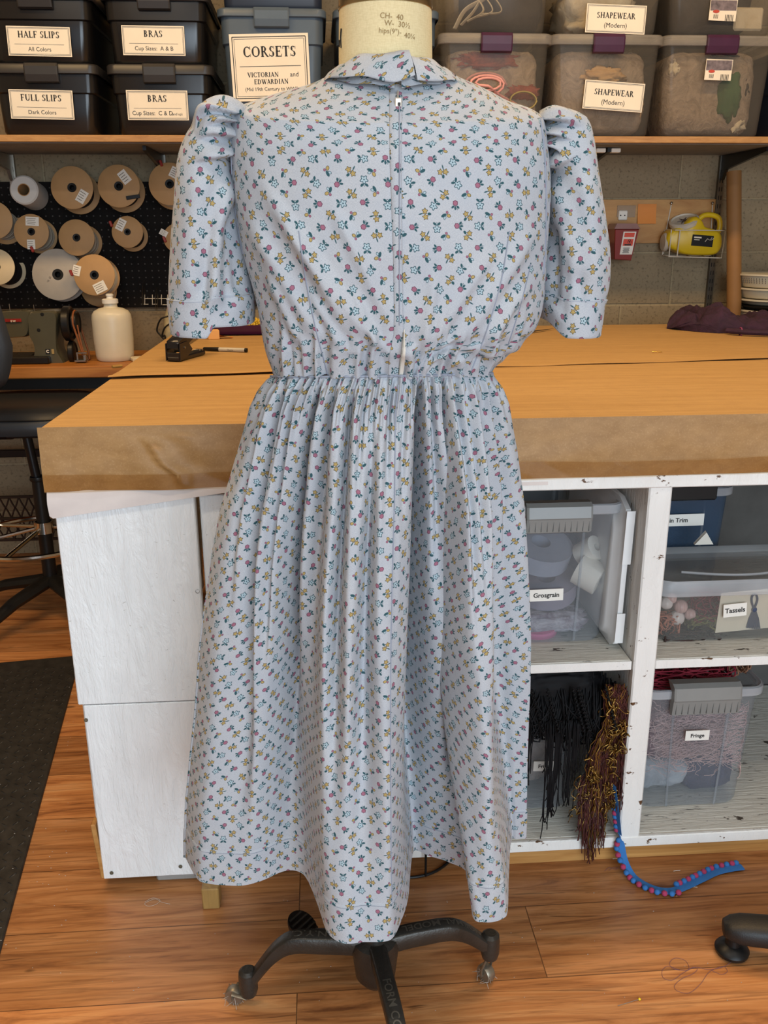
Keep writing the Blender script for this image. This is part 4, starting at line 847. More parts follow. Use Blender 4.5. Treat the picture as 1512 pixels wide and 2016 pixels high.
ca, cbp = at_y(1321, 444, ym), at_y(1372, 424, ym); ax = Vector((cbp-ca)).normalized(); nz = Vector((-ax.z*.9, -.35, ax.x)).normalized(); qm = nz.to_track_quat('Z', 'X').to_matrix(); mc = (ca+cbp)/2; mr = np.linalg.norm(cbp-ca)/2
MB().lathe([(mr*.95, -.016), (mr*1.04, -.012), (mr*1.06, .002), (mr*.9, .006), (mr*.84, .001), (.0005, -.003)], mc, 36, mtx=qm).build('mouth_ring', mat('milky_ring', 'c9bfae', .4), yj)
for k in range(6):
    d_ = qm @ Vector((math.cos(k*PI/3), math.sin(k*PI/3), 0)); MB().tube([mc+np.array(qm @ Vector((0, 0, .0005))), mc+np.array(d_)*mr*.5+np.array(qm @ Vector((0, 0, .0005)))], [.004, .0008], 5).build('mouth_flap', mat('dark_flap', '4b3a34', .5), yj)
MB().lathe([(.0005, .004), (.03, .003), (.036, -.004), (.034, -.012)], at_y(1306, 477, ym), 24, 'x', mtx=Matrix.Rotation(PI, 3, 'Z')).build('end_cap', mat('milky_ring', 'c9bfae', .4), yj)
g = MB().box(at_y(1383, 474, YJ0-.001), (.086, .002, .042), .0005, Matrix.Rotation(R(4), 3, 'Y')).build('jug_label', M_BLACK, yj, smooth=False)
mb = MB(); e_ = (.997, 0, -.07); mb.box(at_y(1374, 467.5, YJ0-.0028), (.030, .0003, .0055), 0, Matrix.Rotation(R(4), 3, 'Y')); mb.box(at_y(1372, 472, YJ0-.0028), (.022, .0003, .003), 0, Matrix.Rotation(R(4), 3, 'Y'))
mb.tube([at_y(x, y, YJ0-.0028) for x, y in ((1388, 476), (1393, 470), (1398, 473), (1402, 467), (1400, 473), (1406, 469))], .0013, 4); mb.build('lettering', M_CARD, g, smooth=False)
# cardboard tube, white pans
tb = at_y(1447, 600, 1.88); t0 = at_y(1445, 338, 1.95); rad = (at_y(1461, 480, 1.9)[0]-at_y(1434, 480, 1.9)[0])/2
o = MB().tube([(tb[0]-.005, 1.84, .02), (tb[0]-.004, 1.88, tb[2]), (t0[0], 1.95, t0[2])], rad, 24).build('cardboard_tube', mat('kraft_tube', '8a6236', .7, var=.05)); tag(o, 'tall brown cardboard tube leaning on the wall right of the yellow jug', 'tube')
BWX = at_y(1462, 560, 1.85)[0]+.18
pw = thing('side_table', 'low wooden side table behind the work table under the white pans', 'table', (BWX+.1, 1.88, 0))
MB().box((BWX+.18, 1.88, .785), (.68, .36, .03), .003).build('top', M_BENCH, pw, smooth=False)
for x in (BWX-.12, BWX+.48):
    for y in (1.74, 2.02): MB().box((x, y, .385), (.03, .03, .77), .002).build('leg', M_BLKMET, pw, smooth=False)
M_PAN = mat('white_enamel', 'd6cdb6', .35, var=.04)
zt_ = [at_y(1475, y, 1.8)[2] for y in (543, 568, 590, 612)]
z = .80; pans = [(zt_[3]-.8, .16), (.018, .158), (zt_[2]-zt_[3]-.018, .165), (zt_[1]-zt_[2], .172), (zt_[0]-zt_[1]+.006, .18)]
names = ['lowest white bowl of the stack behind the purple cloth', 'black bowl between the white bowls of the stack', 'third white bowl of the stack behind the purple cloth', 'white bowl under the strainer in the stack', 'white strainer bowl topmost in the stack at the right edge']
for k, (h, r_) in enumerate(pans):
    t = thing('bowl', names[k], 'bowl', (BWX, 1.88, z), group='stack of bowls')
    MB().lathe([(.0005, .001), (r_*.86, .001), (r_*.9, .006), (r_*.97, h-.008), (r_*1.02, h-.007), (r_*1.02, h-.001), (r_*.95, h-.001), (r_*.9, h-.004), (r_*.5, h-.006), (.0005, h-.006)], (BWX, 1.88, z), 56).build('dish', M_BLACK if k == 1 else M_PAN, t)
    if k == 4:
        hh = MB()
        for rw in range(3):
            for i in range(90):
                a_ = 2*PI*i/90; rr_ = r_*(.935+.02*rw/2); zz = z+h*(.38+.14*rw); c_ = np.array([BWX+rr_*math.cos(a_), 1.88+rr_*math.sin(a_), zz]); hh.box(c_, (.002, .002, .005))
        hh.build('strainer_holes', mat('grey_ink', '6f665a', .7), t, smooth=False)
    z += h
# ------------------------------------------------------------------ things on the work table
YT = .972
M_PURC = m_fabric('purple_cloth', '241022', '381a33', 16, .45)
pc = thing('purple_cloth', 'crumpled dark purple garment at the right rear of the work table', 'cloth', (1.9, 1.45, YT))
nu, nv = 190, 80; P = np.zeros((nv, nu, 3))
for j in range(nv):
    for i in range(nu):
        u, v = i/(nu-1), j/(nv-1); x = 1.70+.75*u; th_ = PI*v
        rx = .055*min(1, (u/.10)**.6 if u > 0 else 0)+.0
        hgt = (.045+.022*math.exp(-((u-.17)/.07)**2)-.012*sstep(u, .4, .8))*min(1, (u/.07)**.5 if u > 0 else 0)
        dep = .15*min(1, (u/.12)**.5 if u > 0 else 0)+.03*math.sin(u*5)
        q = (u*7, v*3.2, 1.7); n_ = mnoise.fractal(q, .9, 2.0, 4); rdg = abs(mnoise.noise((u*11+2*v, v*2.5, 5)))
        y = 1.47-dep*math.cos(th_)*1.0+.012*n_; z = YT+.0005+max(0, hgt*math.sin(th_)**.55*(1.15+.5*n_-.95*(1-min(1, abs(mnoise.noise((u*9-v*1.5, v*3+u*4, 2.5)))*5))*math.sin(th_)*.5-.6*rdg*math.sin(th_)))
        z += .010*math.sin(th_)*max(0, .35-abs(mnoise.noise((u*16+v*2, v*4-u*6, 8.1))))/.35*min(1, u/.06); P[j, i] = (x+.014*n_*math.sin(th_)-.02*math.sin(th_)*(1-u), y, z)
MB().grid(P).build('folds', M_PURC, pc, ang=0)
rl = [(at_z(1432, 651, YT+.012)), at_z(1470, 654, YT+.012), at_z(1530, 656, YT+.012), at_z(1600, 657, YT+.012)]
MB().tube(spline(rl, 30), .012, 10, flat=(1, .75)).build('rolled_sleeve', M_PURC, pc)
pp = at_z(1458, 653, YT+.012); MB().tube([pp+np.array([.001*math.cos(a_), .0135*math.cos(a_), .0125*math.sin(a_)]) for a_ in np.linspace(0, 2*PI, 20)[:-1]], .0022, 5, closed=True).build('piping', mat('magenta_piping', '8f3f66', .6), pc)
lp = [at_y(x, y, 1.43) for x, y in spline([(1356, 640), (1344, 634), (1341, 637), (1348, 645), (1358, 645)], 20)]; MB().tube(lp, .0035, 6, flat=(1, 2.2)).build('loop', mat('magenta_piping', '8f3f66', .6), pc)
# stapler
s0, s1 = at_z(348, 711, YT), at_z(418, 692, YT); dv_ = s1-s0; ln = np.linalg.norm(dv_[:2]); ang = math.atan2(dv_[1], dv_[0])
sp = thing('stapler', 'black office stapler on the table beneath the left sleeve', 'stapler', (s0[0]-.002, s0[1]+.0, YT), ang); M_STAP = mat('stapler_black', '16151a', .25)
L = .168
MB().box((.06, 0, .007), (.15, .036, .012), .003).build('base', M_STAP, sp, smooth=False, local=True)
sd = [(-.014, .002), (.026, .010), (.055, .026), (.03, .05), (-.012, .046)]
for s_ in (-1, 1): MB().loft([[(x, s_*.020-.0015, z) for x, z in sd], [(x, s_*.020+.0015, z) for x, z in sd]]).build('side_plate', M_STAP, sp, smooth=False, local=True)
MB().box((-.011, 0, .012), (.004, .036, .022), .001).build('rear_plate', M_STAP, sp, smooth=False, local=True)
MB().loft([[(x, s_*w_, z) for s_, z in ((-1, z0), (1, z0), (1, z1-.004), (.7, z1), (-.7, z1), (-1, z1-.004))] for x, z0, z1, w_ in ((-.014, .034, .048, .016), (-.008, .034, .056, .0185), (.03, .038, .068, .0185), (.09, .058, .085, .017), (.14, .072, .092, .015), (.155, .078, .09, .011))]).build('top_arm', M_STAP, sp, local=True)
MB().box((.07, 0, .0405), (.13, .014, .012), .001, Matrix.Rotation(R(-11), 3, 'Y')).build('magazine', M_STEEL, sp, smooth=False, local=True)
MB().box((.128, 0, .0145), (.02, .02, .003), .001).build('anvil', M_STEEL, sp, smooth=False, local=True)
MB().lathe([(.0005, -.024), (.003, -.0235), (.003, .0235), (.0005, .024)], (.012, 0, .035), 12, 'y').build('pivot_pin', M_STEEL, sp, local=True)
# marker
m0, m1 = at_z(408, 687, YT+.006), at_z(487, 689.5, YT+.006); mk = thing('marker_pen', 'grey white marker pen with black ends lying beside the stapler', 'marker', m1-np.array([0, 0, .006]))
D = m1-m0; f_ = lambda k: m0+D*k
MB().tube([f_(.30), f_(.94)], .0058, 14).build('barrel', mat('marker_grey', 'b9b2a2', .4), mk); MB().tube([f_(-.1), f_(-.08), f_(.3)], [.003, .005, .0061], 14).build('cap', M_BLACK, mk); MB().tube([f_(.94), f_(.995), f_(1.0)], [.0059, .0059, .004], 14).build('end_plug', M_BLACK, mk)
mb = MB(); put_text(mb, text_geo('Sharpie'), f_(.58)+np.array([0, -.0062, -.002]), .006, D/np.linalg.norm(D), (0, 0, 1)); mb.build('lettering', M_INK, mk, smooth=False)
# sticky pad, orange flag, purple tray with yellow beads
n1 = at_z(418, 667, YT); o = MB().box((n1[0]+.004, n1[1], YT+.014), (.035, .035, .028), .001, Matrix.Rotation(R(12), 3, 'Z')).build('note_pad', mat('peach_notes', 'e2ac6c', .7, var=.03), smooth=False); tag(o, 'peach sticky note block on the table behind the stapler', 'note pad')
n2 = at_z(440, 665, YT); P = np.array([[(n2[0]-.02+.05*u, n2[1]-.03*v+.01*u, YT+.002+.012*(1-u)*v) for u in np.linspace(0, 1, 6)] for v in np.linspace(0, 1, 5)]); o = MB().grid(P).build('paper_slip', mat('orange_slip', 'e08a3a', .6, var=.03)); tag(o, 'bright orange curled paper slip next to the peach note block', 'paper')
b0_ = at_z(480, 661, YT); tr = thing('tray', 'purple tray heaped with yellow beads behind the left cuff', 'tray', (b0_[0], b0_[1]+.08, YT))
bx_, by_ = b0_[0]+.01, b0_[1]+.10
MB().loft([rr(.24, .16, YT+.001, .03)+np.array([bx_, by_, 0]), rr(.27, .18, YT+.004, .03)+np.array([bx_, by_, 0]), rr(.31, .22, YT+.034, .035)+np.array([bx_, by_, 0]), rr(.30, .21, YT+.034, .035)+np.array([bx_, by_, 0]), rr(.26, .17, YT+.008, .03)+np.array([bx_, by_, 0])], True, True).build('dish', mat('purple_dish', '4a1a52', .3), tr)
bd = MB()
for k in range(420):
    a_, r_ = random.random()*2*PI, math.sqrt(random.random()); bd.ball((bx_+.145*r_*math.cos(a_), by_+.10*r_*math.sin(a_), YT+.030+.008*random.random()+.006*(1-r_)), .0042, 6, 4)
o = bd.build('yellow_beads', mat('yellow_bead', 'e0b82c', .3)); tag(o, 'yellow beads heaped in the purple tray', 'beads', kind='stuff')
# scissor tips at the right elbow, safety pin
a_, b_ = at_z(985, 660, YT+.006), at_z(1090, 647, YT+.004)
sc = thing('shears', 'steel shears on the table, blades showing beneath the right elbow', 'scissors', a_)
for s_ in (-1, 1): MB().tube([a_+np.array([0, .004*s_, 0]), (a_+b_)/2+np.array([0, .004*s_, 0]), b_], [.006, .006, .001], 8, flat=(1, .3)).build('blade', mat('dark_steel', '5a554c', .35, .9), sc)
for s_ in (-1, 1): MB().tube([a_+np.array([-.03+.025*math.cos(q), .022*s_+.018*math.sin(q), 0]) for q in np.linspace(0, 2*PI, 20)[:-1]], .004, 6, closed=True).build('finger_loop', M_BLACK, sc)
s_ = at_z(1293, 693, YT+.002); o = MB().tube([s_+np.array(q) for q in ((-.012, 0, .002), (-.010, .004, .002), (.013, .003, 0), (.014, -.002, 0), (-.010, -.004, .001), (-.014, -.003, .001))], .0009, 6).build('safety_pin', mat('brass', 'c7a860', .25, 1.0)); tag(o, 'small brass safety pin on the table top at the right', 'safety pin')
# ------------------------------------------------------------------ bins in the table's shelves
SZ = .4735; BZ0 = .0625
M_TUB = clear('clear_tub', 'd2d6da', .16, .2); M_TUBR = clear('clear_tub_rim', 'd6d8da', .42, .3); M_GREYP = mat('grey_plastic', '83837f', .35, var=.04); M_LIDW = mat('white_lid_plastic', 'dcdcda', .4, var=.03)
def shelf_bin(lab, pxl, pxr, pyt, pyb, Y, d, z0, latch, text, tpx, m=None, tw=None, group='clear bins in the table shelves', taper=.86):
    x0, x1 = at_y(pxl, pyt, Y)[0], at_y(pxr, pyt, Y)[0]; h = at_y((pxl+pxr)/2, pyt, Y)[2]-z0; w = x1-x0
    t = thing('storage_bin', lab, 'storage bin', ((x0+x1)/2, Y+d/2, z0), group=group)
    tub(w*taper, d*.9, w-.012, d-.012, h, .035, flange=.007).build('body', m or M_TUB, t, local=True)
    rim = [rr(w, d, h-.02, .035), rr(w+.004, d+.004, h-.018, .035), rr(w+.004, d+.004, h-.001, .035), rr(w-.004, d-.004, h+.001, .035), rr(w-.012, d-.012, h-.004, .035)]
    MB().loft(rim, False, False).build('rim', M_TUBR, t, local=True)
    rb = MB()
    for s_ in (-1, 1): rb.tube([(s_*w*.225, -d/2+.003+.007, h-.03), (s_*w*.20, -d/2*.93+.0, .01)], .0028, 6)
    rb.build('rib', M_TUB, t, local=True)
    if latch:
        (ax, ay), (bx_, by_) = latch; a_, b_ = at_y(ax, ay, Y), at_y(bx_, by_, Y); lx0, lx1, lz1, lz0 = a_[0]-(x0+x1)/2, b_[0]-(x0+x1)/2, a_[2]-z0, b_[2]-z0
        y = -d/2; H_ = lz1-lz0; prof = [(y+.02, lz1-.002), (y-.004, lz1), (y-.016, lz1-.006), (y-.02, lz1-H_*.45), (y-.018, lz1-H_*.5), (y-.014, lz0+.004), (y-.006, lz0), (y, lz0+.01), (y+.0, lz1-.02)]
        MB().loft([[(lx0, q+.002, z) for q, z in prof], [(lx0+.004, q, z) for q, z in prof], [(lx1-.004, q, z) for q, z in prof], [(lx1, q+.002, z) for q, z in prof]]).build('latch', M_GREYP, t, local=True, smooth=False)
        gr = MB()
        for k in range(11): gr.box((lx0+(lx1-lx0)*(k+.5)/11, y-.0160, lz0+H_*.27), (.0008, .003, H_*.34))
        gr.build('latch_ridges', mat('dark_grey_plastic', '6a6a67', .4), t, local=True, smooth=False)
    if text:
        (ax, ay), (bx_, by_), (cx_, cy_) = tpx; a_, b_, c_ = at_y(ax, ay, Y), at_y(bx_, by_, Y), at_y(cx_, cy_, Y); wd_, hd_ = b_[0]-a_[0], a_[2]-c_[2]; ctr = (b_+c_)/2
        lz = ctr[2]-z0; yy = -d/2+.010+.05*d*.5*(1-lz/h)*1.0-.012; label_card(t, (ctr[0]-(x0+x1)/2, yy, lz), wd_, hd_, [('bold', text, -.17, .52)], math.atan2(b_[2]-a_[2], wd_), border=False, mcard=M_PAPERW)
    return t, w, h
# top left bay: grosgrain
g, gw, gh = shelf_bin('clear bin labelled Grosgrain with grey latch, beside the right edge of the dress', 952, 1234, 996, 1262, .075, .40, SZ, ((1035, 990), (1160, 1046)), 'Grosgrain', ((1043, 1163), (1110, 1160), (1043, 1186)))
M_RIBW = mat('white_ribbon', 'dcd6c8', .7, var=.05, scale=60, stretch=(1, 1, 30)); M_RIBG = mat('grey_ribbon', '8f93a0', .7, var=.1)
def rolls(c, r, w, ax, m, lab, nm='ribbon_roll', group='ribbon rolls in the grosgrain bin', mt=None):
    prof = [(r*.3, -w/2)]
    for k in range(7): prof += [(r*(.3+.7*k/6), -w/2-.0006*(k % 2))]
    prof += [(r, w/2)]+[(r*(1-.7*k/6), w/2+.0006*(k % 2)) for k in range(7)]
    o = MB().lathe(prof+[prof[0]], c, 40, mtx=(Vector(ax).normalized().to_track_quat('Z', 'Y').to_matrix())).build(nm, m); tag(o, lab, 'ribbon', group); return o
rolls(at_y(1160, 1130, .135), .034, .05, (.75, -.5, -.35), M_RIBW, 'white ribbon roll at the right front of the Grosgrain bin')
rolls(at_y(1160, 1085, .16), .026, .045, (.5, -.6, .6), M_RIBW, 'white ribbon roll above the front white one in the Grosgrain bin')
rolls(at_y(1055, 1235, .16), .045, .034, (0, -.25, 1), mat('pink_ribbon', 'c2678a', .7, var=.35, scale=3, stretch=(1, 1, 60)), 'pink and violet ribbon roll at the bottom of the Grosgrain bin')
rolls(at_y(1060, 1080, .20), .07, .04, (.15, -.35, 1), M_RIBG, 'big grey ribbon roll at the upper left in the Grosgrain bin')
rolls(at_y(1075, 1150, .20), .065, .04, (-.1, -.3, 1), mat('mauve_ribbon', '8d8490', .7), 'mauve grey ribbon roll in the middle of the Grosgrain bin')
heap('navy_ribbon_pile', (1.0, .34, SZ+.10), (.15, .20, .18), m_fabric('slate_cloth', '2f3d52', '4a5a70', 9), 'dark slate blue ribbon mass at the back of the Grosgrain bin', 'ribbon', 6, .3, 3, 34)
heap('ribbon_tangle', (.95, .16, SZ+.03), (.22, .1, .05), m_fabric('mixed_ribbon', '6c5a66', 'b9b4b8', 25), 'tangled ribbon ends at the bottom of the Grosgrain bin', 'ribbon', 2, .4, 4, 34)
# lid stored on edge
ld = thing('bin_lid', 'white bin lid standing on edge right of the Grosgrain bin', 'lid', (1.07, .26, SZ))
pa = [np.array([0, y, z]) for y, z in ((.06, .012), (.05, .03), (.05, .27), (.06, .30), (.10, .315), (.40, .315), (.42, .30), (.43, .27), (.43, .03), (.42, .012), (.40, .002), (.08, .002))]
x0, x1 = at_y(1222, 1262, .07)[0], at_y(1250, 985, .07)[0]
def lidpt(q, inset, dx): y, z = q[1], q[2]; cy, cz = .24, .158; return np.array([x0+(x1-x0)*z/.315+dx-.022, cy+(y-cy)*inset, SZ+cz+(z-cz)*inset])
MB().loft([[lidpt(q, s_, d_) for q in pa] for s_, d_ in ((.80, -.014), (.86, -.012), (.9, -.002), (.97, .0), (1.0, .002), (1.0, .012), (.97, .015), (.86, .013), (.8, -.010))], True, True).build('lid_tray', M_LIDW, ld, ang=50)
for (za, zb2) in ((.19, .30), (.02, .085)): MB().loft([[lidpt((0, y, z), 1.0, d_) for y, z in ((.046, za), (.046, zb2))] for d_ in (.0, .003, .0135, .017)], False, False, False).build('lid_clip', M_LIDW, ld, smooth=False)
# top right bay: sequin trim bin behind, tassels box in front
sq, w_, h_ = shelf_bin('blue tinted bin labelled Sequin Trim behind the tassel box', 1243, 1452, 962, 1180, .30, .28, SZ, None, 'Sequin Trim', ((1262, 1015), (1386, 1011), (1262, 1038)), clear('blue_tub', '44586e', .62, .25))
heap('sequin_trim', ((at_y(1325, 1080, .3)[0]), .45, SZ+.10), (.18, .2, .18), m_fabric('navy_sequins', '18212e', '2c3c52', 40, .8), 'dark navy sequin trim inside the blue tinted bin', 'trim', 12, .25, 4, 34)
lz = at_y(1350, 965, .29); o = MB().box((lz[0], .29, lz[2]), (.14, .02, .045), .004).build('black_latch_bar', M_BLACK, smooth=False); o.parent = sq; o.location = -Vector(ORIG[sq.name])
pf = at_y(1388, 1062, .22); o = MB().loft([[pf+np.array([-.022, 0, -.012]), pf+np.array([.02, 0, -.012]), pf+np.array([.002, .0, .016])], [pf+np.array([-.02, .012, -.012]), pf+np.array([.022, .014, -.012]), pf+np.array([.002, .008, .018])]]).build('white_felt_scrap', M_RIBW, smooth=False); tag(o, 'pointed white felt scrap on the tassel box lid', 'scrap')
M_TBOX = clear('clear_box', 'c4c2bc', .16, .18); M_TLID = clear('clear_box_lid', 'b9bbb9', .30, .18)
YT0 = .075; x0t = at_y(1290, 1180, YT0)[0]; TWD = .40; TD = .21; tx = x0t+TWD/2
zl = at_y(1320, 1172, YT0)[2]-SZ; zt2 = zl+.028
tb = thing('tassel_box', 'low clear lidded box labelled Tassels on the right shelf', 'storage box', (tx, YT0+TD/2, SZ))
MB().loft([rr(TWD*.88, TD*.88, .001, .035), rr(TWD*.93, TD*.93, .004, .04), rr(TWD*.955, TD*.955, .016, .04), rr(TWD*.96, TD*.96, .028, .04), rr(TWD*.975, TD*.975, zl, .04)], True, False).build('body', M_TBOX, tb, local=True)
MB().loft([rr(TWD*.99, TD*.99, zl-.006, .04), rr(TWD*1.01, TD*1.01, zl-.004, .042), rr(TWD*1.01, TD*1.01, zl+.018, .042), rr(TWD*.97, TD*.97, zt2, .04)], False, False).build('lid_rim', M_TUBR, tb, local=True)
MB().loft([rr(TWD*.97, TD*.97, zt2, .04), rr(TWD*.9, TD*.9, zt2-.004, .04), rr(TWD*.88, TD*.86, zt2-.012, .04), rr(TWD*.4, TD*.3, zt2-.012, .03)], False, True).build('lid', M_TLID, tb, local=True)
ha = [(tx-.12+.24*k/20, YT0+.06-.035*math.sin(PI*k/20)+.01, SZ+zt2-.006+.004*math.sin(PI*k/20)) for k in range(21)]; MB().tube(ha, .0028, 6).build('lid_bead', M_TUBR, tb)
ca, cb2, cc = at_y(1420, 1168, YT0+.008), at_y(1560, 1155, YT0+.008), at_y(1408, 1246, YT0+.008)
crd = thing('tassel_card', 'cream card with a dark tassel inside the tassel box front', 'card', (ca+cc)/2)
MB().loft([[ca, cb2, cb2+(cc-ca), cc], [q+np.array([0, .0015, 0]) for q in (ca, cb2, cb2+(cc-ca), cc)]]).build('card_sheet', M_CARD, crd, smooth=False)
M_TASN = mat('navy_tassel', '3c4660', .8)
for dx, lb in ((0, 'dark blue tassel hanging on the cream card'), (62, 'second dark blue tassel on the cream card near the photo edge')):
    ts = thing('tassel', lb, 'tassel', at_y(1484+dx, 1205, YT0+.004), group='blue tassels on the card')
    Yt = YT0+.006
    MB().tube([at_y(x+dx, y, Yt) for x, y in spline([(1484, 1198), (1480, 1185), (1481, 1173), (1488, 1170), (1491, 1180), (1486, 1196)], 24)], .0022, 6).build('loop', M_TASN, ts); MB().ball(at_y(1485+dx, 1200, Yt), (.006, .004, .006), 12, 8).build('knot', M_TASN, ts)
    sk = MB()
    for k in range(16):
        u = -1+2*k/15; sk.tube([at_y(1485+dx+u*3, 1203, Yt), at_y(1484+dx+u*9, 1218, Yt), at_y(1483+dx+u*13, 1236+2*math.sin(k*3), Yt)], .0014, 4)
    sk.build('skirt', M_TASN, ts)
ca, cb2, cc = at_y(1423, 1191, YT0-.001), at_y(1469, 1186, YT0-.001), at_y(1425, 1216, YT0-.001); ctr = (cb2+cc)/2-np.array(ORIG[tb.name])
label_card(tb, ctr, cb2[0]-ca[0], ca[2]-cc[2], [('bold', 'Tassels', -.17, .52)], math.atan2(cb2[2]-ca[2], cb2[0]-ca[0]), border=False, mcard=M_PAPERW)
M_BAUB = mat('pearl_bauble', 'd9cfcc', .3, var=.03); M_BAUS = mat('striped_bauble', 'c9a8a4', .35, var=.35, scale=5, stretch=(30, 1, 1))
for k, (x, y, r_, m_, lb) in enumerate(((1312, 1187, .0135, M_BAUB, 'pearl bauble at the upper left of the tassel box'), (1340, 1194, .0145, M_BAUS, 'pink striped bauble at the middle of the tassel box'), (1333, 1216, .0155, M_BAUB, 'large pearl bauble low in the tassel box'), (1358, 1209, .0125, M_BAUS, 'small pink striped bauble right of the large pearl one'), (1322, 1178, .011, M_BAUS, 'rose bauble at the top of the tassel box'))):
    c_ = at_y(x, y, YT0+.028); t = thing('bauble', lb, 'bauble', c_, group='baubles in the tassel box')
    V = MB(); n_ = 28; prof = [(max(1e-5, r_*math.sin(PI*i/12)), -r_*math.cos(PI*i/12)) for i in range(13)]; rg = []
    for q, z in prof:
        a_ = np.arange(n_)*2*PI/n_; rad_ = q*(1+.04*np.cos(a_*7)); rg.append(np.stack([rad_*np.cos(a_), rad_*np.sin(a_), np.full(n_, z)], 1)+c_)
    V.loft(rg).build('ball', m_, t)
M_SALM = mat('salmon_cord', 'b97862', .8); M_WINE = mat('wine_cord', '742430', .8); M_OLIV = mat('olive_cord2', '6c6a38', .8)
def tangle(nm, c, size, m, lab, cat, n=40, r=.0016, seed=1, seg=14, stuff=True):
    rg = np.random.default_rng(seed); mb = MB(); c = np.array(c); size = np.array(size)
    for k in range(n):
        p = (rg.random(3)-.5)*size; d_ = rg.normal(size=3); pts = []
        for s_ in range(seg):
            pts.append(c+p); d_ += rg.normal(size=3)*.6; d_ /= np.linalg.norm(d_); p = p+d_*size*.12; p = np.clip(p, -size/2, size/2)
        mb.tube(spline(pts, seg*2), r, 4, caps=False)
    o = mb.build(nm, m, ang=0); tag(o, lab, cat, None, 'stuff'); return o
tangle('salmon_fringe', at_y(1312, 1228, YT0+.03), (.045, .03, .045), M_SALM, 'salmon coloured cord tassel ends at the left of the tassel box', 'cords', 36, .0016, 3)
tangle('wine_cords', at_y(1388, 1188, YT0+.035), (.06, .05, .06), M_WINE, 'wine red cord tangle against the cream card', 'cords', 45, .0015, 4)
tangle('olive_cords', at_y(1378, 1222, YT0+.03), (.05, .04, .03), M_OLIV, 'olive green braid below the wine red cords', 'cords', 25, .002, 5)
tangle('dark_cords', at_y(1350, 1240, YT0+.05), (.12, .08, .02), mat('brown_cord', '3a2620', .8), 'dark brown cords along the bottom of the tassel box', 'cords', 30, .0018, 6)
# lower right bay: fringe bin
fb, fw, fh = shelf_bin('clear bin labelled Fringe holding pink fringe, lower right bay', 1266, 1512, 1358, 1596, .07, .40, BZ0, ((1324, 1345), (1449, 1400)), 'Fringe', ((1350, 1440), (1397, 1438), (1350, 1459)))
fc = np.array(ORIG[fb.name])
M_PINKF = m_fabric('pink_fringe', '9a7474', 'cfa8a2', 60, 1.0)
heap('pink_fringe_mass', fc+np.array([.0, .0, .155]), (fw*.84, .31, .17), M_PINKF, 'mass of pale pink fringe filling the clear Fringe bin', 'fringe', 8, .10, 6, 50)
rg = np.random.default_rng(5); mb = MB()
for k in range(420):
    x = (rg.random()-.5)*fw*.78; z = .10+.14*rg.random(); p = np.array([x, -.165-.01*rg.random(), z]); a_ = rg.normal()*.8; pts = []
    for s_ in range(7): pts.append(fc+p); a_ += rg.normal()*.5; p = p+np.array([.012*math.cos(a_), .001*rg.normal(), .006*math.sin(a_)]); p[0] = np.clip(p[0], -fw*.41, fw*.41)
    mb.tube(pts, .0007, 3, caps=False)
o = mb.build('pink_fringe_strands', mat('pink_strand', 'd6b3ad', .8, var=.2), ang=0); tag(o, 'loose pale pink fringe strands against the front of the Fringe bin', 'fringe', None, 'stuff')
heap('navy_fringe', fc+np.array([.06, -.06, .055]), (.14, .19, .105), m_fabric('navy_fringe', '262b48', '3d4468', 70, .9), 'navy fringe in the lower right of the Fringe bin', 'fringe', 22, .15, 4, 34)
heap('grey_bag', fc+np.array([-.05, -.08, .06]), (.16, .15, .09), m_fabric('grey_bag', '7d8288', 'aab0b4', 12), 'grey plastic bag at the bottom left of the Fringe bin', 'bag', 25, .25, 3, 34, 'thing')
heap('dark_fringe', fc+np.array([-.08, -.02, .15]), (.06, .26, .14), m_fabric('wine_fringe', '4f1f2c', '7c3244', 40), 'wine red fringe at the left wall of the Fringe bin', 'fringe', 27, .2, 4, 30)
tangle('red_fringe', fc+np.array([-.03, -.0, fh-.005]), (fw*.85, .3, .05), mat('deep_red_fringe', '7a1226', .8, var=.2), 'dark red fringe heaped over the top of the right Fringe bin', 'fringe', 170, .0018, 9, 16)
tangle('tan_yarn', fc+np.array([.105, -.09, fh+.012]), (.05, .08, .04), mat('tan_yarn', '8c6248', .8, var=.2), 'small tan and rust yarn clump at the right of the red fringe', 'yarn', 50, .0018, 10)
# lower left bay: fringe bin behind a curtain of black fringe
f2, fw2, fh2 = shelf_bin('clear bin labelled Fringe behind the hanging black fringe, lower left bay', 930, 1160, 1380, 1620, .085, .40, BZ0, None, 'Fringe', ((1051, 1501), (1097, 1500), (1051, 1520)))
f2c = np.array(ORIG[f2.name]); heap('grey_fringe', f2c+np.array([0, 0, .11]), (fw2*.8, .30, .19), m_fabric('taupe_fringe', '8a8078', 'b5a79b', 30), 'taupe fringe bundle inside the Fringe bin behind the black fringe', 'fringe', 33, .12, 4, 40)
M_BLKF = mat('black_fringe', '060608', .7, var=.3, spec=.25); zt3 = .452
mb = MB(); rg = np.random.default_rng(12)
xl, xr2 = at_y(1000, 1400, .03)[0], at_y(1196, 1400, .03)[0]
for k in range(460):                                  # drooping loops
    x = xl+(xr2-xl)*rg.random(); w_ = .02+.05*rg.random(); zt4 = zt3-.012-.035*rg.random()-.05*max(0, (x-xr2+.05))/.05; dp = .08+.06*rg.random(); y = .02+.05*rg.random()
    mb.tube(spline([(x-w_/2, y+.03, zt4), (x-w_*.35, y-.005, zt4-dp*.6), (x+.01*rg.normal(), y-.01, zt4-dp), (x+w_*.35, y-.004, zt4-dp*.6), (x+w_/2, y+.03, zt4)], 12), .0021, 4, caps=False)
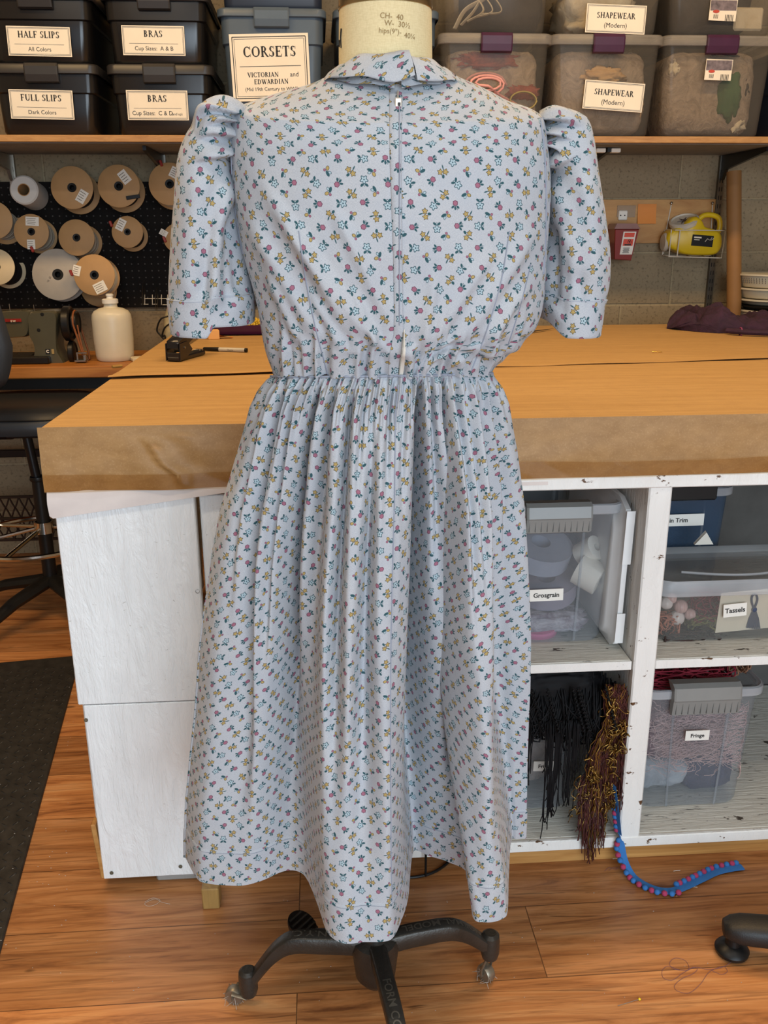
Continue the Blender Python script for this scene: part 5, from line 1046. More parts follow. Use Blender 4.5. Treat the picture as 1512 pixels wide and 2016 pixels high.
for k in range(7):                                    # twisted cords
    x = xl+(xr2-xl)*rg.random(); q = [(x+.03*s_+.0022*math.sin(s_*75), -.002+.0022*math.cos(s_*75), zt3-.03-.10*s_) for s_ in np.linspace(0, 1, 90)]; mb.tube(q, .002, 5)
o1 = mb
loops = o1.build('fringe_loops', M_BLKF, None, ang=0)
bf = thing('black_fringe', 'black fringe hanging in front of the lower left bay with long loose strands', 'fringe', (.98, .03, BZ0))
loops.parent = bf; loops.location = -Vector(ORIG[bf.name]); loops['kind'] = 'stuff'
heap('fringe_core', ((xl+xr2)/2, .07, zt3-.075), (xr2-xl, .09, .15), M_BLKF, '', '', 7, .2, 8, 50, parent=bf)
mb = MB(); bunch = [1038, 1042, 1076, 1078, 1082, 1088, 1096, 1100, 1118, 1122, 1128, 1135, 1150]
for k in range(70):
    c_ = bunch[int(rg.integers(len(bunch)))]; x = at_y(c_+rg.normal()*3, 1480, .008)[0]; ze = at_y(1080, {1038: 1540, 1042: 1530, 1076: 1620, 1082: 1600, 1088: 1600, 1096: 1590, 1118: 1580, 1122: 1585}.get(c_, 1530)+rg.normal()*14, .008)[2]
    mb.tube(spline([(x, .012, zt3-.11), (x+.003*rg.normal(), .006, (zt3+ze)/2), (x+.002*rg.normal(), .006, ze+.02), (x+.004*rg.normal(), .006, ze)], 14), .0011, 4)
s_ = mb.build('long_strands', M_BLKF, bf, ang=0); s_['kind'] = 'stuff'
# metallic gold and rust fringe
gf = thing('gold_fringe', 'gold and rust red metallic fringe hanging beside the black fringe', 'fringe', (1.08, .02, BZ0))
M_GOLD = mat('gold_thread', '8a6c38', .3, .85, var=.35); M_RUST = mat('rust_thread', '451a14', .6, .1, var=.45, scale=120)
mg, mr_ = MB(), MB(); rg = np.random.default_rng(20)
for k in range(230):
    u = rg.random(); up = rg.random() < .55
    if up: pts = [(1185+50*rg.random(), 1345+25*rg.random()), (1190+45*u, 1420), (1160+65*u, 1490), (1155+70*u, 1540+60*rg.random())]
    else: pts = [(1165+40*rg.random(), 1480+20*rg.random()), (1140+60*u, 1545), (1140+50*u, 1600), (1140+48*u, 1620+95*rg.random()*(1-abs(u-.5)))]
    Yf = .006+.008*rg.random(); P = spline([at_y(x+rg.normal()*3, y, Yf-.022*min(1, max(0, (y-1560)/60))) for x, y in pts], 20); P[:, 0] += .0022*np.sin(np.arange(20)*rg.random()*3)
    (mg if rg.random() < .2 else mr_).tube(P, .0011, 4, caps=False)
for k in range(80):                                    # crinkled gold tinsel
    cx_, cy_ = [(1210, 1400), (1212, 1450), (1168, 1530), (1205, 1480), (1150, 1590), (1172, 1570), (1200, 1560)][k % 7]; c_ = at_y(cx_+rg.normal()*9, cy_+rg.normal()*18, .0)
    p = np.zeros(3); pts = []
    for s_ in range(9): pts.append(c_+p); p = p+rg.normal(size=3)*np.array([.006, .003, .008])
    mg.tube(spline(pts, 22), .0013, 4, caps=False, flat=(1.6, .5))
a_ = mg.build('gold_strands', M_GOLD, gf, ang=0); a_['kind'] = 'stuff'; a_ = mr_.build('rust_strands', M_RUST, gf, ang=0); a_['kind'] = 'stuff'
# pompom trim running down to the floor
M_BLUE = mat('blue_braid', '2f6fb0', .8, var=.1, bump=.2, bscale=300); M_MAG = mat('magenta_pom', 'a8385c', .85, bump=.3, bscale=300)
pt = thing('pompom_trim', 'blue braid with blue and magenta pompoms trailing from the shelf onto the floor', 'trim', at_z(1300, 1752, 0))
path2 = [at_y(1208, 1545, .0), at_y(1215, 1600, -.004), at_y(1222, 1660, -.006), at_z(1228, 1690, .03), at_z(1244, 1722, .008)]+[at_z(x, y, .006) for x, y in ((1262, 1737), (1285, 1748), (1305, 1753), (1325, 1753), (1350, 1744), (1380, 1730), (1410, 1716), (1440, 1709), (1462, 1706))]
PT = spline(path2, 160); tg = np.gradient(PT, axis=0); tg /= np.linalg.norm(tg, axis=1, keepdims=True)
side = np.stack([-tg[:, 1], tg[:, 0], np.zeros(160)], 1); side /= np.linalg.norm(side, axis=1, keepdims=True)+1e-9; side[:40] = [.3, -.9, 0]
wid = .0085; rib = []
for i in range(160):
    s_ = side[i]; z_ = np.array([0, 0, .0016]); rib.append([PT[i]-s_*wid, PT[i]-s_*wid*.4+z_*.6, PT[i]+z_*.3, PT[i]+s_*wid*.4+z_*.6, PT[i]+s_*wid, PT[i]+s_*wid-z_, PT[i]-s_*wid-z_])
MB().loft(rib, True, True).build('braid', M_BLUE, pt)
cum = np.r_[0, np.cumsum(np.linalg.norm(np.diff(PT, axis=0), axis=1))]; proto = None; k = 0
for d_ in np.arange(.004, cum[-1]-.002, .0115):
    i = int(np.searchsorted(cum, d_)); i = min(159, i); sgn = -1 if PT[i][0] < at_z(1330, 1752, 0)[0] else 1; c_ = PT[i]+side[i]*sgn*wid*1.25+np.array([0, 0, .002])
    mb = MB(); mb.ball(c_, (.0062, .0062, .0058), 10, 7); mb.build('pompom', M_BLUE if k % 2 else M_MAG, pt); k += 1
# ------------------------------------------------------------------ dress form
YC0 = -.33
M_IRON = mat('cast_iron', '3a3732', .36, .45, var=.25, bump=.25, bscale=120); M_LINEN = None
t_ = NT('linen'); n_ = t_.noise(t_.coord('Object', (160, 160, 900)), 1, 2); n2_ = t_.noise(t_.coord('Object', (900, 900, 160)), 1, 2); n3_ = t_.noise(t_.coord('Object'), 9, 4)
c_ = t_.mix(t_.smooth(t_.math('ADD', n_, n2_), .7, 1.3, 0, .35), srgb('d9c89c'), srgb('b7a273')); c_ = t_.mix(t_.smooth(n3_, .4, .8, 0, .25), c_, srgb('bfa878')); t_.color(c_); t_.rough(.85); t_.bump(t_.math('ADD', n_, n2_), .15, .001); M_LINEN = t_.m
fm = thing('dress_form', 'old linen dress form on a four legged cast iron base, wearing the dress', 'dress form', (.56, -.335, 0))
PX_, PY_ = .56, -.335
nl, nr_ = at_y(667, 75, YC0), at_y(850, 75, YC0); NX = (nl[0]+nr_[0])/2; NR = (nr_[0]-nl[0])/2
zc = at_y(757, 22, YC0)[2]
MB().lathe([(NR*1.25, 1.44), (NR*1.06, 1.465), (NR*1.01, 1.49), (NR, 1.52), (NR*.985, zc)], (NX, YC0, 0), 48, ell=(1, 1)).build('neck', M_LINEN, fm)
MB().lathe([(NR*.97, zc-.001), (NR*1.0, zc), (NR*1.01, zc+.003), (NR*1.0, zc+.006), (NR*.99, zc+.028), (NR*.97, zc+.034), (NR*.8, zc+.046), (NR*.4, zc+.054), (.0005, zc+.056)], (NX, YC0, 0), 48).build('neck_cap', mat('aged_nickel', 'b3a284', .22, 1.0, var=.18, scale=25), fm)
mb = MB()
def on_neck(geo, px, py, h, rot):
    V, Fc = geo; c = at_y(px, py, YC0-NR); cr, sr = math.cos(rot), math.sin(rot); P = []
    for x, y in V*h:
        X, Z = c[0]+x*cr-y*sr, c[2]+x*sr+y*cr; dx = max(-.98, min(.98, (X-NX)/(NR*1.012))); P.append((X, YC0-NR*1.012*math.sqrt(1-dx*dx), Z))
    mb.add(P, Fc)
for s_, x, y, h in (('CH-  40', 771, 37, .0085), ('W-  30½', 783, 52, .0085), ('hips(9")-', 768, 66, .008), ('40¼', 808, 74, .008)): on_neck(text_geo(s_), x, y, h, R(-4))
mb.build('handwriting', mat('pencil', '8a7248', .8), fm, smooth=False)
mk = MB()
for pts in ([(673, 52), (672, 70), (673, 90)], [(668, 72), (667, 86)]):
    Q = []
    for x, y in spline(pts, 12):
        c = at_y(x, y, YC0-.03); dx = max(-.985, min(.985, (c[0]-NX)/NR)); Q.append((NX+NR*1.006*dx, YC0-NR*1.006*math.sqrt(1-dx*dx), c[2]))
    mk.tube(Q, .0011, 5)
mk.build('ink_mark', M_INK, fm)
tz = [(1.46, .065, .055), (1.44, .11, .075), (1.41, .15, .085), (1.36, .158, .095), (1.28, .15, .10), (1.2, .135, .095), (1.12, .10, .06), (1.08, .07, .045), (1.05, .03, .03)]
MB().loft([np.stack([.575+a_*np.cos(q), YC0+b_*np.sin(q), np.full(40, z)], 1) for z, a_, b_ in tz for q in [np.arange(40)*2*PI/40]]).build('torso', M_LINEN, fm)
MB().tube([(PX_, PY_, .10), (PX_+.008, PY_+.002, .5), (.575, YC0, .86), (.575, YC0, 1.06)], .012, 16).build('pole', M_BLKMET, fm)
# base
hz = at_y(735, 1868, -.36)[2]
MB().lathe([(.0005, .055), (.022, .058), (.034, .075), (.040, hz-.02), (.036, hz-.004), (.022, hz+.004), (.018, hz+.03), (.0005, hz+.03)], (PX_-.004, PY_, 0), 28).build('hub', M_IRON, fm)
H0 = np.array([PX_-.004, PY_, hz-.010])
def leg(end_px, floor_px, ye, text, tpos, nm='leg', flip=True):
    top = at_y(*end_px, ye); ex_, ey_, ez_ = top; P = spline([H0+np.array([0, 0, .0]), H0*.62+np.array([ex_, ey_, 0])*.38+np.array([0, 0, H0[2]*.38+.004]), H0*.3+np.array([ex_, ey_, 0])*.7+np.array([0, 0, H0[2]*.7-.004]), np.array([ex_, ey_, ez_-.028])], 30)
    D = np.array([ex_, ey_, 0])-H0*np.array([1, 1, 0]); L_ = np.linalg.norm(D); D /= L_; Nn = np.array([-D[1], D[0], 0]); rings = []
    for i, p in enumerate(P):
        k = i/29; w_ = .0145-.002*k; ht, hb = .012-.001*k, .025-.006*k+.003*math.sin(k*PI)
        sec = [(-w_*.75, ht), (w_*.75, ht), (w_, ht-.003), (w_*1.0, -hb*.4), (w_*.5, -hb), (-w_*.5, -hb), (-w_, -hb*.4), (-w_, ht-.003)]
        rings.append([p+Nn*a_+np.array([0, 0, b_]) for a_, b_ in sec])
    lg = MB().loft(rings).build(nm, M_IRON, fm, ang=50)
    tx = MB(); V, Fc = text_geo(text, .01); h_ = .0185; out = []
    for x, y in V*h_:
        s_ = tpos*29*1.0+(x/L_*29)*(-1 if flip else 1); s_ = max(0, min(28.99, s_)); i = int(s_); p = P[i]*(1-(s_-i))+P[i+1]*(s_-i)
        a_ = (y-.0065)*(-1 if flip else 1)*(-1 if D[0] < -.3 else 1)
        if not flip: a_ = (y-.0065)
        out.append(p+Nn*a_+np.array([0, 0, .0112+.0006]))
    ring_t = np.array(out); tx.add(np.r_[ring_t, ring_t], Fc); tx.build('raised_lettering', mat('worn_iron', '6b665c', .35, .6, var=.2), lg, smooth=False)
    MB().lathe([(.0005, ez_+.0), (.010, ez_-.0), (.0155, ez_-.005), (.0165, ez_-.015), (.0165, ez_-.042), (.014, ez_-.052), (.0005, ez_-.052)], (ex_, ey_, 0), 24).build('caster_boss', M_IRON, fm)
    fl = at_z(*floor_px, 0) if floor_px is not None else np.array([ex_+.01, ey_-.015, 0]); wr = .0165
    cs = MB(); cs.tube([(ex_, ey_, ez_-.05), (ex_, ey_, ez_-.058)], .007, 10)
    wc = np.array([fl[0], fl[1]+.004, wr]); wdir = np.array([wc[0]-ex_, wc[1]-ey_, 0]); wdir /= np.linalg.norm(wdir)+1e-6; wn = np.array([-wdir[1], wdir[0], 0])
    cst = MB(); rm = Vector(wn).to_track_quat('Z', 'Y').to_matrix(); cst.lathe([(.0005, -.008), (wr*.5, -.009), (wr*.9, -.0085), (wr, -.005), (wr, .005), (wr*.9, .0085), (wr*.5, .009), (.0005, .008)], wc, 24, mtx=rm)
    w_ = cst.build('caster_wheel', mat('worn_steel', '8b8272', .4, .7, var=.3), fm)
    for s_ in (-1, 1): cs.tube([np.array([ex_, ey_, ez_-.055])+wn*s_*.009, wc+wn*s_*.0115+np.array([0, 0, .012]), wc+wn*s_*.0115], .004, 6, flat=(1, .5))
    cs.build('caster_fork', mat('worn_steel', '8b8272', .4, .7, var=.3), fm)
    lint = MB(); rg = np.random.default_rng(int(ex_*1000))
    for k in range(24):
        a_ = rg.random()*2*PI; lint.tube([wc+wn*(rg.random()-.5)*.022+np.array([0, 0, .006*math.cos(a_)]), wc+wn*(rg.random()-.5)*.034+wdir*.02*math.cos(a_)+np.array([0, 0, .012*math.sin(a_)]), wc+wn*(rg.random()-.5)*.04+wdir*.008*rg.normal()+np.array([0, 0, -.0125])], .0004, 3)
    o = lint.build('lint', mat('lint', 'b9b0a4', .9), w_, ang=0)
leg((487, 1908), (463, 1976), -.313, 'N.Y.C.', .42, flip=False)
leg((966, 1836), (957, 1932), -.297, 'NORMAL MODEL', .55)
# front leg comes towards the viewer, its end below the frame
fx = at_z(775, 2030, .085)
def front_leg():
    e_ = np.array([fx[0]+.012, -.585, 0]); yy = e_[1]; v = CAM; 
    return e_
e_ = front_leg()
def px_of(p):
    v = np.asarray(p, float)-CAM; d_ = v @ FW; return np.stack([756+F_PX*(v @ RT)/d_, 1008-F_PX*(v @ UP)/d_], -1)
q = px_of(np.array([e_[0], e_[1], .105])); leg((q[0], q[1]), None, e_[1], 'FORM CO.', .52, flip=False)
q = px_of(np.array([PX_+.0, -.10, .105])); leg((q[0], q[1]), None, -.10, '', .5) if False else None
# pedal on its own arm
pc = at_z(597, 1823, .085)
pd = MB(); a_ = np.arange(28)*2*PI/28; dd = np.array([pc[0]-H0[0], pc[1]-H0[1], 0]); dd /= np.linalg.norm(dd); dn = np.array([-dd[1], dd[0], 0])
pd.loft([[pc+dd*(.030*math.cos(q)*s_)+dn*(.0245*math.sin(q)*s_*(1+.12*math.cos(q)))+np.array([0, 0, z+.010*math.cos(q)]) for q in a_] for s_, z in ((.8, -.014), (.95, -.010), (1.0, 0), (.96, .004))])
for k in range(5):
    s_ = -.020+.010*k; w_ = .021*math.sqrt(max(.05, 1-(s_/.029)**2)); pd.tube([pc+dd*s_-dn*w_+np.array([0, 0, .0045+.33*s_]), pc+dd*s_+dn*w_+np.array([0, 0, .0045+.33*s_])], .0030, 6)
pd.build('foot_pedal', mat('pedal_iron', '2b2927', .38, .4, var=.2), fm)
MB().tube(spline([pc-dd*.02+np.array([0, 0, -.008]), (pc+H0)/2+np.array([0, 0, -.004]), H0+np.array([0, 0, -.005])], 14), [.013]*6+[.012]*8, 10, flat=(1, .8)).build('pedal_arm', M_IRON, fm)
wr = thing('wire_hoop', 'bent black wire with an upright stem on the floor behind the skirt opening', 'wire', at_z(838, 1726, .0))
MB().tube(spline([at_z(770, 1728, .004), at_z(812, 1727, .004), at_z(840, 1722, .004), at_z(860, 1714, .004), at_z(880, 1700, .004), at_z(890, 1690, .004)], 30), .0030, 8).build('arc', M_BLACK, wr)
p_ = at_z(838, 1725, .003); MB().tube([p_, p_+np.array([0, .002, .12])], .0025, 8).build('stem', M_BLACK, wr)
# ------------------------------------------------------------------ the printed cotton
def m_print():
    t = NT('floral_cotton'); uvn = t.n('ShaderNodeUVMap'); uvn.uv_map = 'UVMap'; sp = t.n('ShaderNodeSeparateXYZ'); t.l(uvn.outputs[0], sp.inputs[0])
    U, V = sp.outputs[0], sp.outputs[1]; PXU, PYV = .0276, .0246
    wv1 = t.noise(t.coord('UV', (2600, 500, 1)), 1, 2); wv2 = t.noise(t.coord('UV', (500, 2600, 1)), 1, 2); bl = t.noise(t.coord('UV', (14, 14, 1)), 1, 4)
    base = t.mix(t.smooth(t.math('ADD', wv1, wv2), .75, 1.25, 0, .8), srgb('a0a4aa'), srgb('bec0c2')); base = t.mix(t.smooth(bl, .35, .7, 0, .3), base, srgb('9aa3b0'))
    col = base
    TEAL, BLU, BLUD, PINK, PINKD, YEL, YELD, WHT = [srgb(x) for x in ('2b4f56', '9fb2b9', '2f4f58', '956072', '5a374a', 'a89059', '464130', 'b4bec2')]
    def vmath(op, a, b):
        nd = t.n('ShaderNodeVectorMath', operation=op); t.put(nd.inputs[0], a); t.put(nd.inputs[1], b); return nd.outputs[0]
    for lat in (0, 1):
        a = t.math('ADD', t.math('DIVIDE', U, PXU), .5*lat); b = t.math('ADD', t.math('DIVIDE', V, PYV), .5*lat)
        ia, ib = t.math('FLOOR', a), t.math('FLOOR', b)
        wn = t.n('ShaderNodeTexWhiteNoise', noise_dimensions='3D'); cb = t.n('ShaderNodeCombineXYZ'); t.l(ia, cb.inputs[0]); t.l(ib, cb.inputs[1]); cb.inputs[2].default_value = lat*7.3; t.l(cb.outputs[0], wn.inputs['Vector'])
        ws = t.n('ShaderNodeSeparateColor'); t.l(wn.outputs['Color'], ws.inputs[0])
        lx = t.math('MULTIPLY', t.math('SUBTRACT', t.math('SUBTRACT', a, ia), .5), PXU*1000/1.45); ly = t.math('MULTIPLY', t.math('SUBTRACT', t.math('SUBTRACT', b, ib), .5), PYV*1000/1.45)   # millimetres
        lx = t.math('ADD', lx, t.math('MULTIPLY', t.math('SUBTRACT', ws.outputs[1], .5), 2.6)); ly = t.math('ADD', ly, t.math('MULTIPLY', t.math('SUBTRACT', ws.outputs[2], .5), 2.6))
        an = t.math('MULTIPLY', t.math('FLOOR', t.math('MULTIPLY', wn.outputs[0], 7.99)), PI/4); ca, sa = t.math('COSINE', an), t.math('SINE', an)
        x = t.math('SUBTRACT', t.math('MULTIPLY', lx, ca), t.math('MULTIPLY', ly, sa)); y = t.math('ADD', t.math('MULTIPLY', lx, sa), t.math('MULTIPLY', ly, ca))
        par = t.math('MODULO', t.math('ADD', t.math('ADD', ia, t.math('MULTIPLY', t.math('FLOOR', t.math('MULTIPLY', ib, .5)), 1)), 1000), 2)
        sel = t.math('GREATER_THAN', par, .5); nsel = t.math('SUBTRACT', 1, sel)
        def ell(cx, cy, rx, ry, rot=0):
            c, s = math.cos(R(rot)), math.sin(R(rot)); dx, dy = t.math('SUBTRACT', x, cx), t.math('SUBTRACT', y, cy)
            ex = t.math('MULTIPLY_ADD', dx, c/rx, t.math('MULTIPLY', dy, s/rx)); ey = t.math('MULTIPLY_ADD', dy, c/ry, t.math('MULTIPLY', dx, -s/ry))
            return t.math('MULTIPLY', t.math('SUBTRACT', t.math('SQRT', t.math('MULTIPLY_ADD', ex, ex, t.math('MULTIPLY', ey, ey))), 1), min(rx, ry))
        def flw(cx, cy, r, n=5, amp=.22, ph=0):
            dx, dy = t.math('SUBTRACT', x, cx), t.math('SUBTRACT', y, cy)
            th = t.math('ARCTAN2', dy, dx); rr_ = t.math('SQRT', t.math('MULTIPLY_ADD', dx, dx, t.math('MULTIPLY', dy, dy)))
            lim = t.math('MULTIPLY_ADD', t.math('COSINE', t.math('MULTIPLY_ADD', th, n, ph)), r*amp, r); return t.math('SUBTRACT', rr_, lim)
        def paint(d, c, on, ed=None, ew=.62, op=1.0):
            nonlocal col
            m = t.math('MULTIPLY', t.smooth(d, -.18, .18, op, 0), on); cc = c
            if ed is not None: cc = t.mix(t.smooth(d, -ew-.15, -ew+.15), c, ed)
            col = t.mix(m, col, cc)
        if lat == 0:
            for (q1, q2, ro) in ((2.7, 1.9, 50), (2.7, -1.9, -50)): paint(ell(q1, q2, 1.6, 1.0, ro), TEAL, nsel)
            paint(ell(2.6, 0, 1.1, .8), WHT, nsel, BLUD, .35); paint(flw(-1.4, 0, 3.0), BLU, nsel, BLUD, .8); paint(ell(-1.4, 0, .6, .6), BLUD, nsel)
            for (q1, q2, ro) in ((1.5, 2.1, 50), (2.3, -.2, 0), (1.4, -2.2, -50)): paint(ell(q1, q2, 1.6, .85, ro), TEAL, sel)
            paint(ell(2.9, 1.4, .9, .6, 30), WHT, sel, TEAL, .3)
            paint(flw(-1.6, 0, 2.25, 6, .08), PINK, sel, PINKD, .5)
        else:
            paint(ell(2.4, 2.6, 1.6, 1.1, 40), TEAL, nsel); paint(ell(-2.6, -2.4, 1.9, .55, 60), TEAL, nsel); paint(flw(-1.7, 1.6, 2.15, 5, .24, 1), YEL, nsel, YELD, .6); paint(flw(1.7, -1.4, 2.15, 5, .24), YEL, nsel, YELD, .6)
            paint(ell(2.2, .6, 2.5, 1.25, 25), TEAL, sel); paint(ell(1.4, 2.4, 1.6, 1.1, 60), BLU, sel, BLUD, .35); paint(ell(-2.0, .8, 1.9, 1.45, -20), YEL, sel, YELD, .35); paint(ell(-.7, -1.8, 1.15, 1.15), PINK, sel, PINKD, .3)
    t.color(col); t.rough(.85); t.b.inputs['Sheen Weight'].default_value = .08; t.b.inputs['Specular IOR Level'].default_value = .25
    wr = t.noise(t.coord('UV', (60, 45, 1)), 1, 4, .6); t.bump(wr, .22, .004); return t.m
M_PRINT = m_print(); M_SEAM = mat('seam_grey', '8d93a0', .9); M_THREAD = mat('seam_thread', 'aeb6c2', .9)  # even blue grey for the seam lines and hem stitching

def ridge(P2, pts, amp, w_pos, w_neg=None, fade=.12, out=None):
    """soft fold along a polyline in photo pixels; w_pos / w_neg are its widths on either side"""
    w_neg = w_neg or w_pos; L_ = spline(pts, 40); d2 = np.full(P2.shape[:-1], 1e9); sg = np.zeros(P2.shape[:-1]); tt = np.zeros(P2.shape[:-1])
    for i in range(39):
        a_, b_ = L_[i], L_[i+1]; ab = b_-a_; k = np.clip(((P2-a_) @ ab)/(ab @ ab), 0, 1); df = P2-(a_+k[..., None]*ab); q = (df**2).sum(-1); m = q < d2
        d2 = np.where(m, q, d2); sg = np.where(m, ab[0]*df[..., 1]-ab[1]*df[..., 0], sg); tt = np.where(m, (i+k)/39, tt)
    d_ = np.sqrt(d2); w_ = np.where(sg > 0, w_pos, w_neg); return amp*np.exp(-(d_/w_)**2)*sstep(tt, -.001, fade)*(1-sstep(tt, 1-(out or fade), 1.001))

def tube_surface(rows, Yc, depth, nr, nc, front_only=False, ex=(.9, .85), dy=0.0):
    """closed garment surface whose side outlines run through the photo's outline at depth Yc"""
    rows = np.array(rows, float); ys = np.linspace(rows[0, 0], rows[-1, 0], nr)
    k = np.linspace(0, len(rows)-1, nr); Rw = spline(rows, nr); out = np.zeros((nr, nc, 3)); th = np.linspace(0, 2*PI, nc)
    for i, (y, L, Rr) in enumerate(Rw):
        a_, b_ = at_y(L, y, Yc), at_y(Rr, y, Yc); cx, hw = (a_[0]+b_[0])/2, (b_[0]-a_[0])/2; d_ = np.interp(y, *zip(*depth))
        c, s = np.cos(th), np.sin(th)
        X = cx-hw*np.sign(c)*np.abs(c)**ex[0]; Yv = Yc-d_*np.sign(s)*np.abs(s)**ex[1]
        out[i] = np.stack([X, Yv, a_[2]+(b_[2]-a_[2])*(X-a_[0])/(b_[0]-a_[0]+1e-9)], 1)
    return out
def normals(P):
    du = np.gradient(P, axis=1); dv = np.gradient(P, axis=0); n = np.cross(du, dv); n /= np.linalg.norm(n, axis=-1, keepdims=True)+1e-9; return n
def uv_of(P, j0):
    seg = np.linalg.norm(np.diff(P, axis=1), axis=-1); cu = np.concatenate([np.zeros((P.shape[0], 1)), np.cumsum(seg, 1)], 1); cu -= cu[:, j0:j0+1]
    sv = np.linalg.norm(np.diff(P, axis=0), axis=-1).mean(1); cv = np.r_[0, np.cumsum(sv)]; return np.stack([cu, np.repeat(-cv[:, None], P.shape[1], 1)], -1)
dress = thing('dress', 'pale blue floral cotton dress with puffed sleeves and back zip, on the form', 'dress', (.55, -.33, .30))
# ---- bodice
brow = [(146, 652, 897), (152, 640, 905), (165, 612, 935), (180, 556, 966), (198, 500, 1000), (214, 463, 1045), (232, 457, 1065), (300, 455, 1072), (400, 463, 1076), (500, 480, 1072), (560, 496, 1068), (600, 506, 1064), (640, 513, 1050), (680, 520, 1020), (710, 529, 985), (730, 536, 969), (739, 538, 967)]
bdep = [(146, .064), (165, .078), (180, .092), (200, .105), (215, .114), (300, .126), (400, .132), (500, .130), (600, .124), (690, .114), (739, .100)]
NRb, NCb = 230, 480
B0 = tube_surface(brow, YC0, bdep, NRb, NCb); P2 = px_of(B0); Nb = normals(B0)
c0 = B0.mean(1, keepdims=True)
if ((Nb*(B0-c0)).sum() < 0): Nb = -Nb
fr_ = (B0[..., 1] < YC0)
X2, Y2 = P2[..., 0], P2[..., 1]
dsp = np.zeros(B0.shape[:2])
for pts, am, wp, wn_ in (([(478, 400), (545, 520), (650, 700)], .007, 20, 13), ([(500, 330), (610, 510), (715, 705)], .006, 18, 12), ([(545, 400), (655, 560), (765, 720)], .007, 18, 12), ([(640, 380), (715, 520), (778, 660)], .005, 16, 11),
        ([(520, 520), (560, 600), (600, 710)], .006, 14, 10), ([(600, 560), (650, 640), (690, 730)], .005, 12, 9), ([(690, 560), (730, 650), (765, 735)], .005, 10, 8),
        ([(1068, 430), (985, 560), (880, 720)], .006, 20, 14), ([(1060, 540), (985, 630), (930, 725)], .006, 16, 12), ([(985, 480), (900, 600), (830, 720)], .005, 18, 13), ([(860, 520), (845, 620), (820, 725)], .004, 12, 9), ([(1010, 590), (975, 660), (955, 728)], .005, 10, 8)):
    dsp += ridge(P2, pts, am, wp, wn_, .3)
ph = np.zeros_like(X2)
gz = sstep(Y2, 560, 739)**2.0
jit = np.array([mnoise.noise((float(x)*.045, 3.3, 0)) for x in X2[-1]])
dsp += gz*.0040*(np.sin(X2/5.2+6*jit[None, :])+.6*np.sin(X2/8.9+4*jit[None, :]+1))+gz*.0
fld = np.zeros_like(X2)
for i in range(0, NRb):
    for j in range(0, NCb, 1):
        if fr_[i, j]: fld[i, j] = mnoise.noise((X2[i, j]*.010, Y2[i, j]*.007, .5))
dsp += .0035*fld*sstep(Y2, 230, 330)+.0013*np.sin(Y2/9+X2/40)*0
# blousing just above the seam
dsp += .0*Y2
fw_ = np.clip((YC0-B0[..., 1])/.07, 0, 1)
B = B0+Nb*(1.25*dsp*fr_*fw_)[..., None]; B[..., 2] -= .27*np.clip(YC0-B[..., 1], 0, 1)*(1-sstep(Y2, 165, 320)); B[..., 2] += .013*np.clip((YC0-B[..., 1])/.1, 0, 1.2)*sstep(Y2, 640, 739)
mb = MB(); mb.grid(B); mb.build('bodice', M_PRINT, dress, uv=uv_of(B, NCb//4).reshape(-1, 2)+np.array([.004, .002]), ang=0)
jf = np.arange(2, NCb//2-1)                                # visible half, left to right
B2 = px_of(B)
def bod(px, py, off=.0):
    """point of the bodice at photo position (px, py), lifted by off"""
    best = np.argmin(np.abs(B2[:, jf, 0]-px)+0, axis=1); yy = B2[np.arange(NRb), jf[best], 1]; i = int(np.clip(np.argmin(np.abs(yy-py)), 1, NRb-2)); out = []
    xs_ = B2[i, jf, 0]; o_ = np.argsort(xs_); p = np.array([np.interp(px, xs_[o_], B[i, jf, k][o_]) for k in range(3)])
    i2 = i+1 if yy[i] < py else i-1; xs_ = B2[i2, jf, 0]; o_ = np.argsort(xs_); p2 = np.array([np.interp(px, xs_[o_], B[i2, jf, k][o_]) for k in range(3)])
    f_ = 0 if abs(yy[i2]-yy[i]) < 1e-6 else np.clip((py-yy[i])/(yy[i2]-yy[i]), 0, 1); q = p*(1-f_)+p2*f_
    n = CAM-q; n[2] *= .3; n /= np.linalg.norm(n); return q+n*off
def seam(pts, nm, m, r=.0008, off=.0004, n=60):
    MB().tube([bod(x, y, off) for x, y in spline(pts, n)], r, 5).build(nm, m, dress)
seam([(588, 455), (600, 540), (620, 640), (645, 737)], 'dart_seam', M_SEAM, .0008); seam([(1003, 455), (985, 560), (955, 660), (928, 730)], 'dart_seam', M_SEAM, .0008)
seam([(1045, 520), (1025, 600), (1000, 680)], 'side_seam', M_SEAM, .0008)
# back placket and zip
pl_ = MB(); rows_ = []
for y in np.linspace(166, 738, 110):
    xr_ = np.interp(y, [160, 300, 500, 620, 660, 700, 739], [792, 789, 791, 792.5, 794, 789, 784]); xl_ = np.interp(y, [160, 300, 500, 620, 660, 700, 739], [767, 768, 775, 777, 776, 767, 765])
    rows_.append([bod(xl_-1, y, .0006), bod(xl_+1, y, .0026), bod((xl_+xr_)/2, y, .0034), bod(xr_-2, y, .0036), bod(xr_, y, .0026), bod(xr_+1.5, y, .0004)])
Pp = np.array(rows_); u_ = uv_of(Pp, 2); pl_.grid(Pp); pl_.build('placket', M_PRINT, dress, uv=u_.reshape(-1, 2)+np.array([.011, .007]), ang=0)
M_TAPE = mat('zip_tape', 'd8d2c6', .8, var=.05)
rows_ = []
for y in np.linspace(648, 741, 40):
    cx_ = np.interp(y, [648, 690, 720, 741], [796, 795, 791.5, 789]); hw = np.interp(y, [648, 690, 720, 741], [.8, 3.6, 4.6, 3.6]); rows_.append([bod(cx_+hw*k, y, .0046-.0006*abs(k)) for k in (-1, 0, 1)])
MB().grid(np.array(rows_)).build('zip_tape', M_TAPE, dress, ang=0)
th_ = MB()
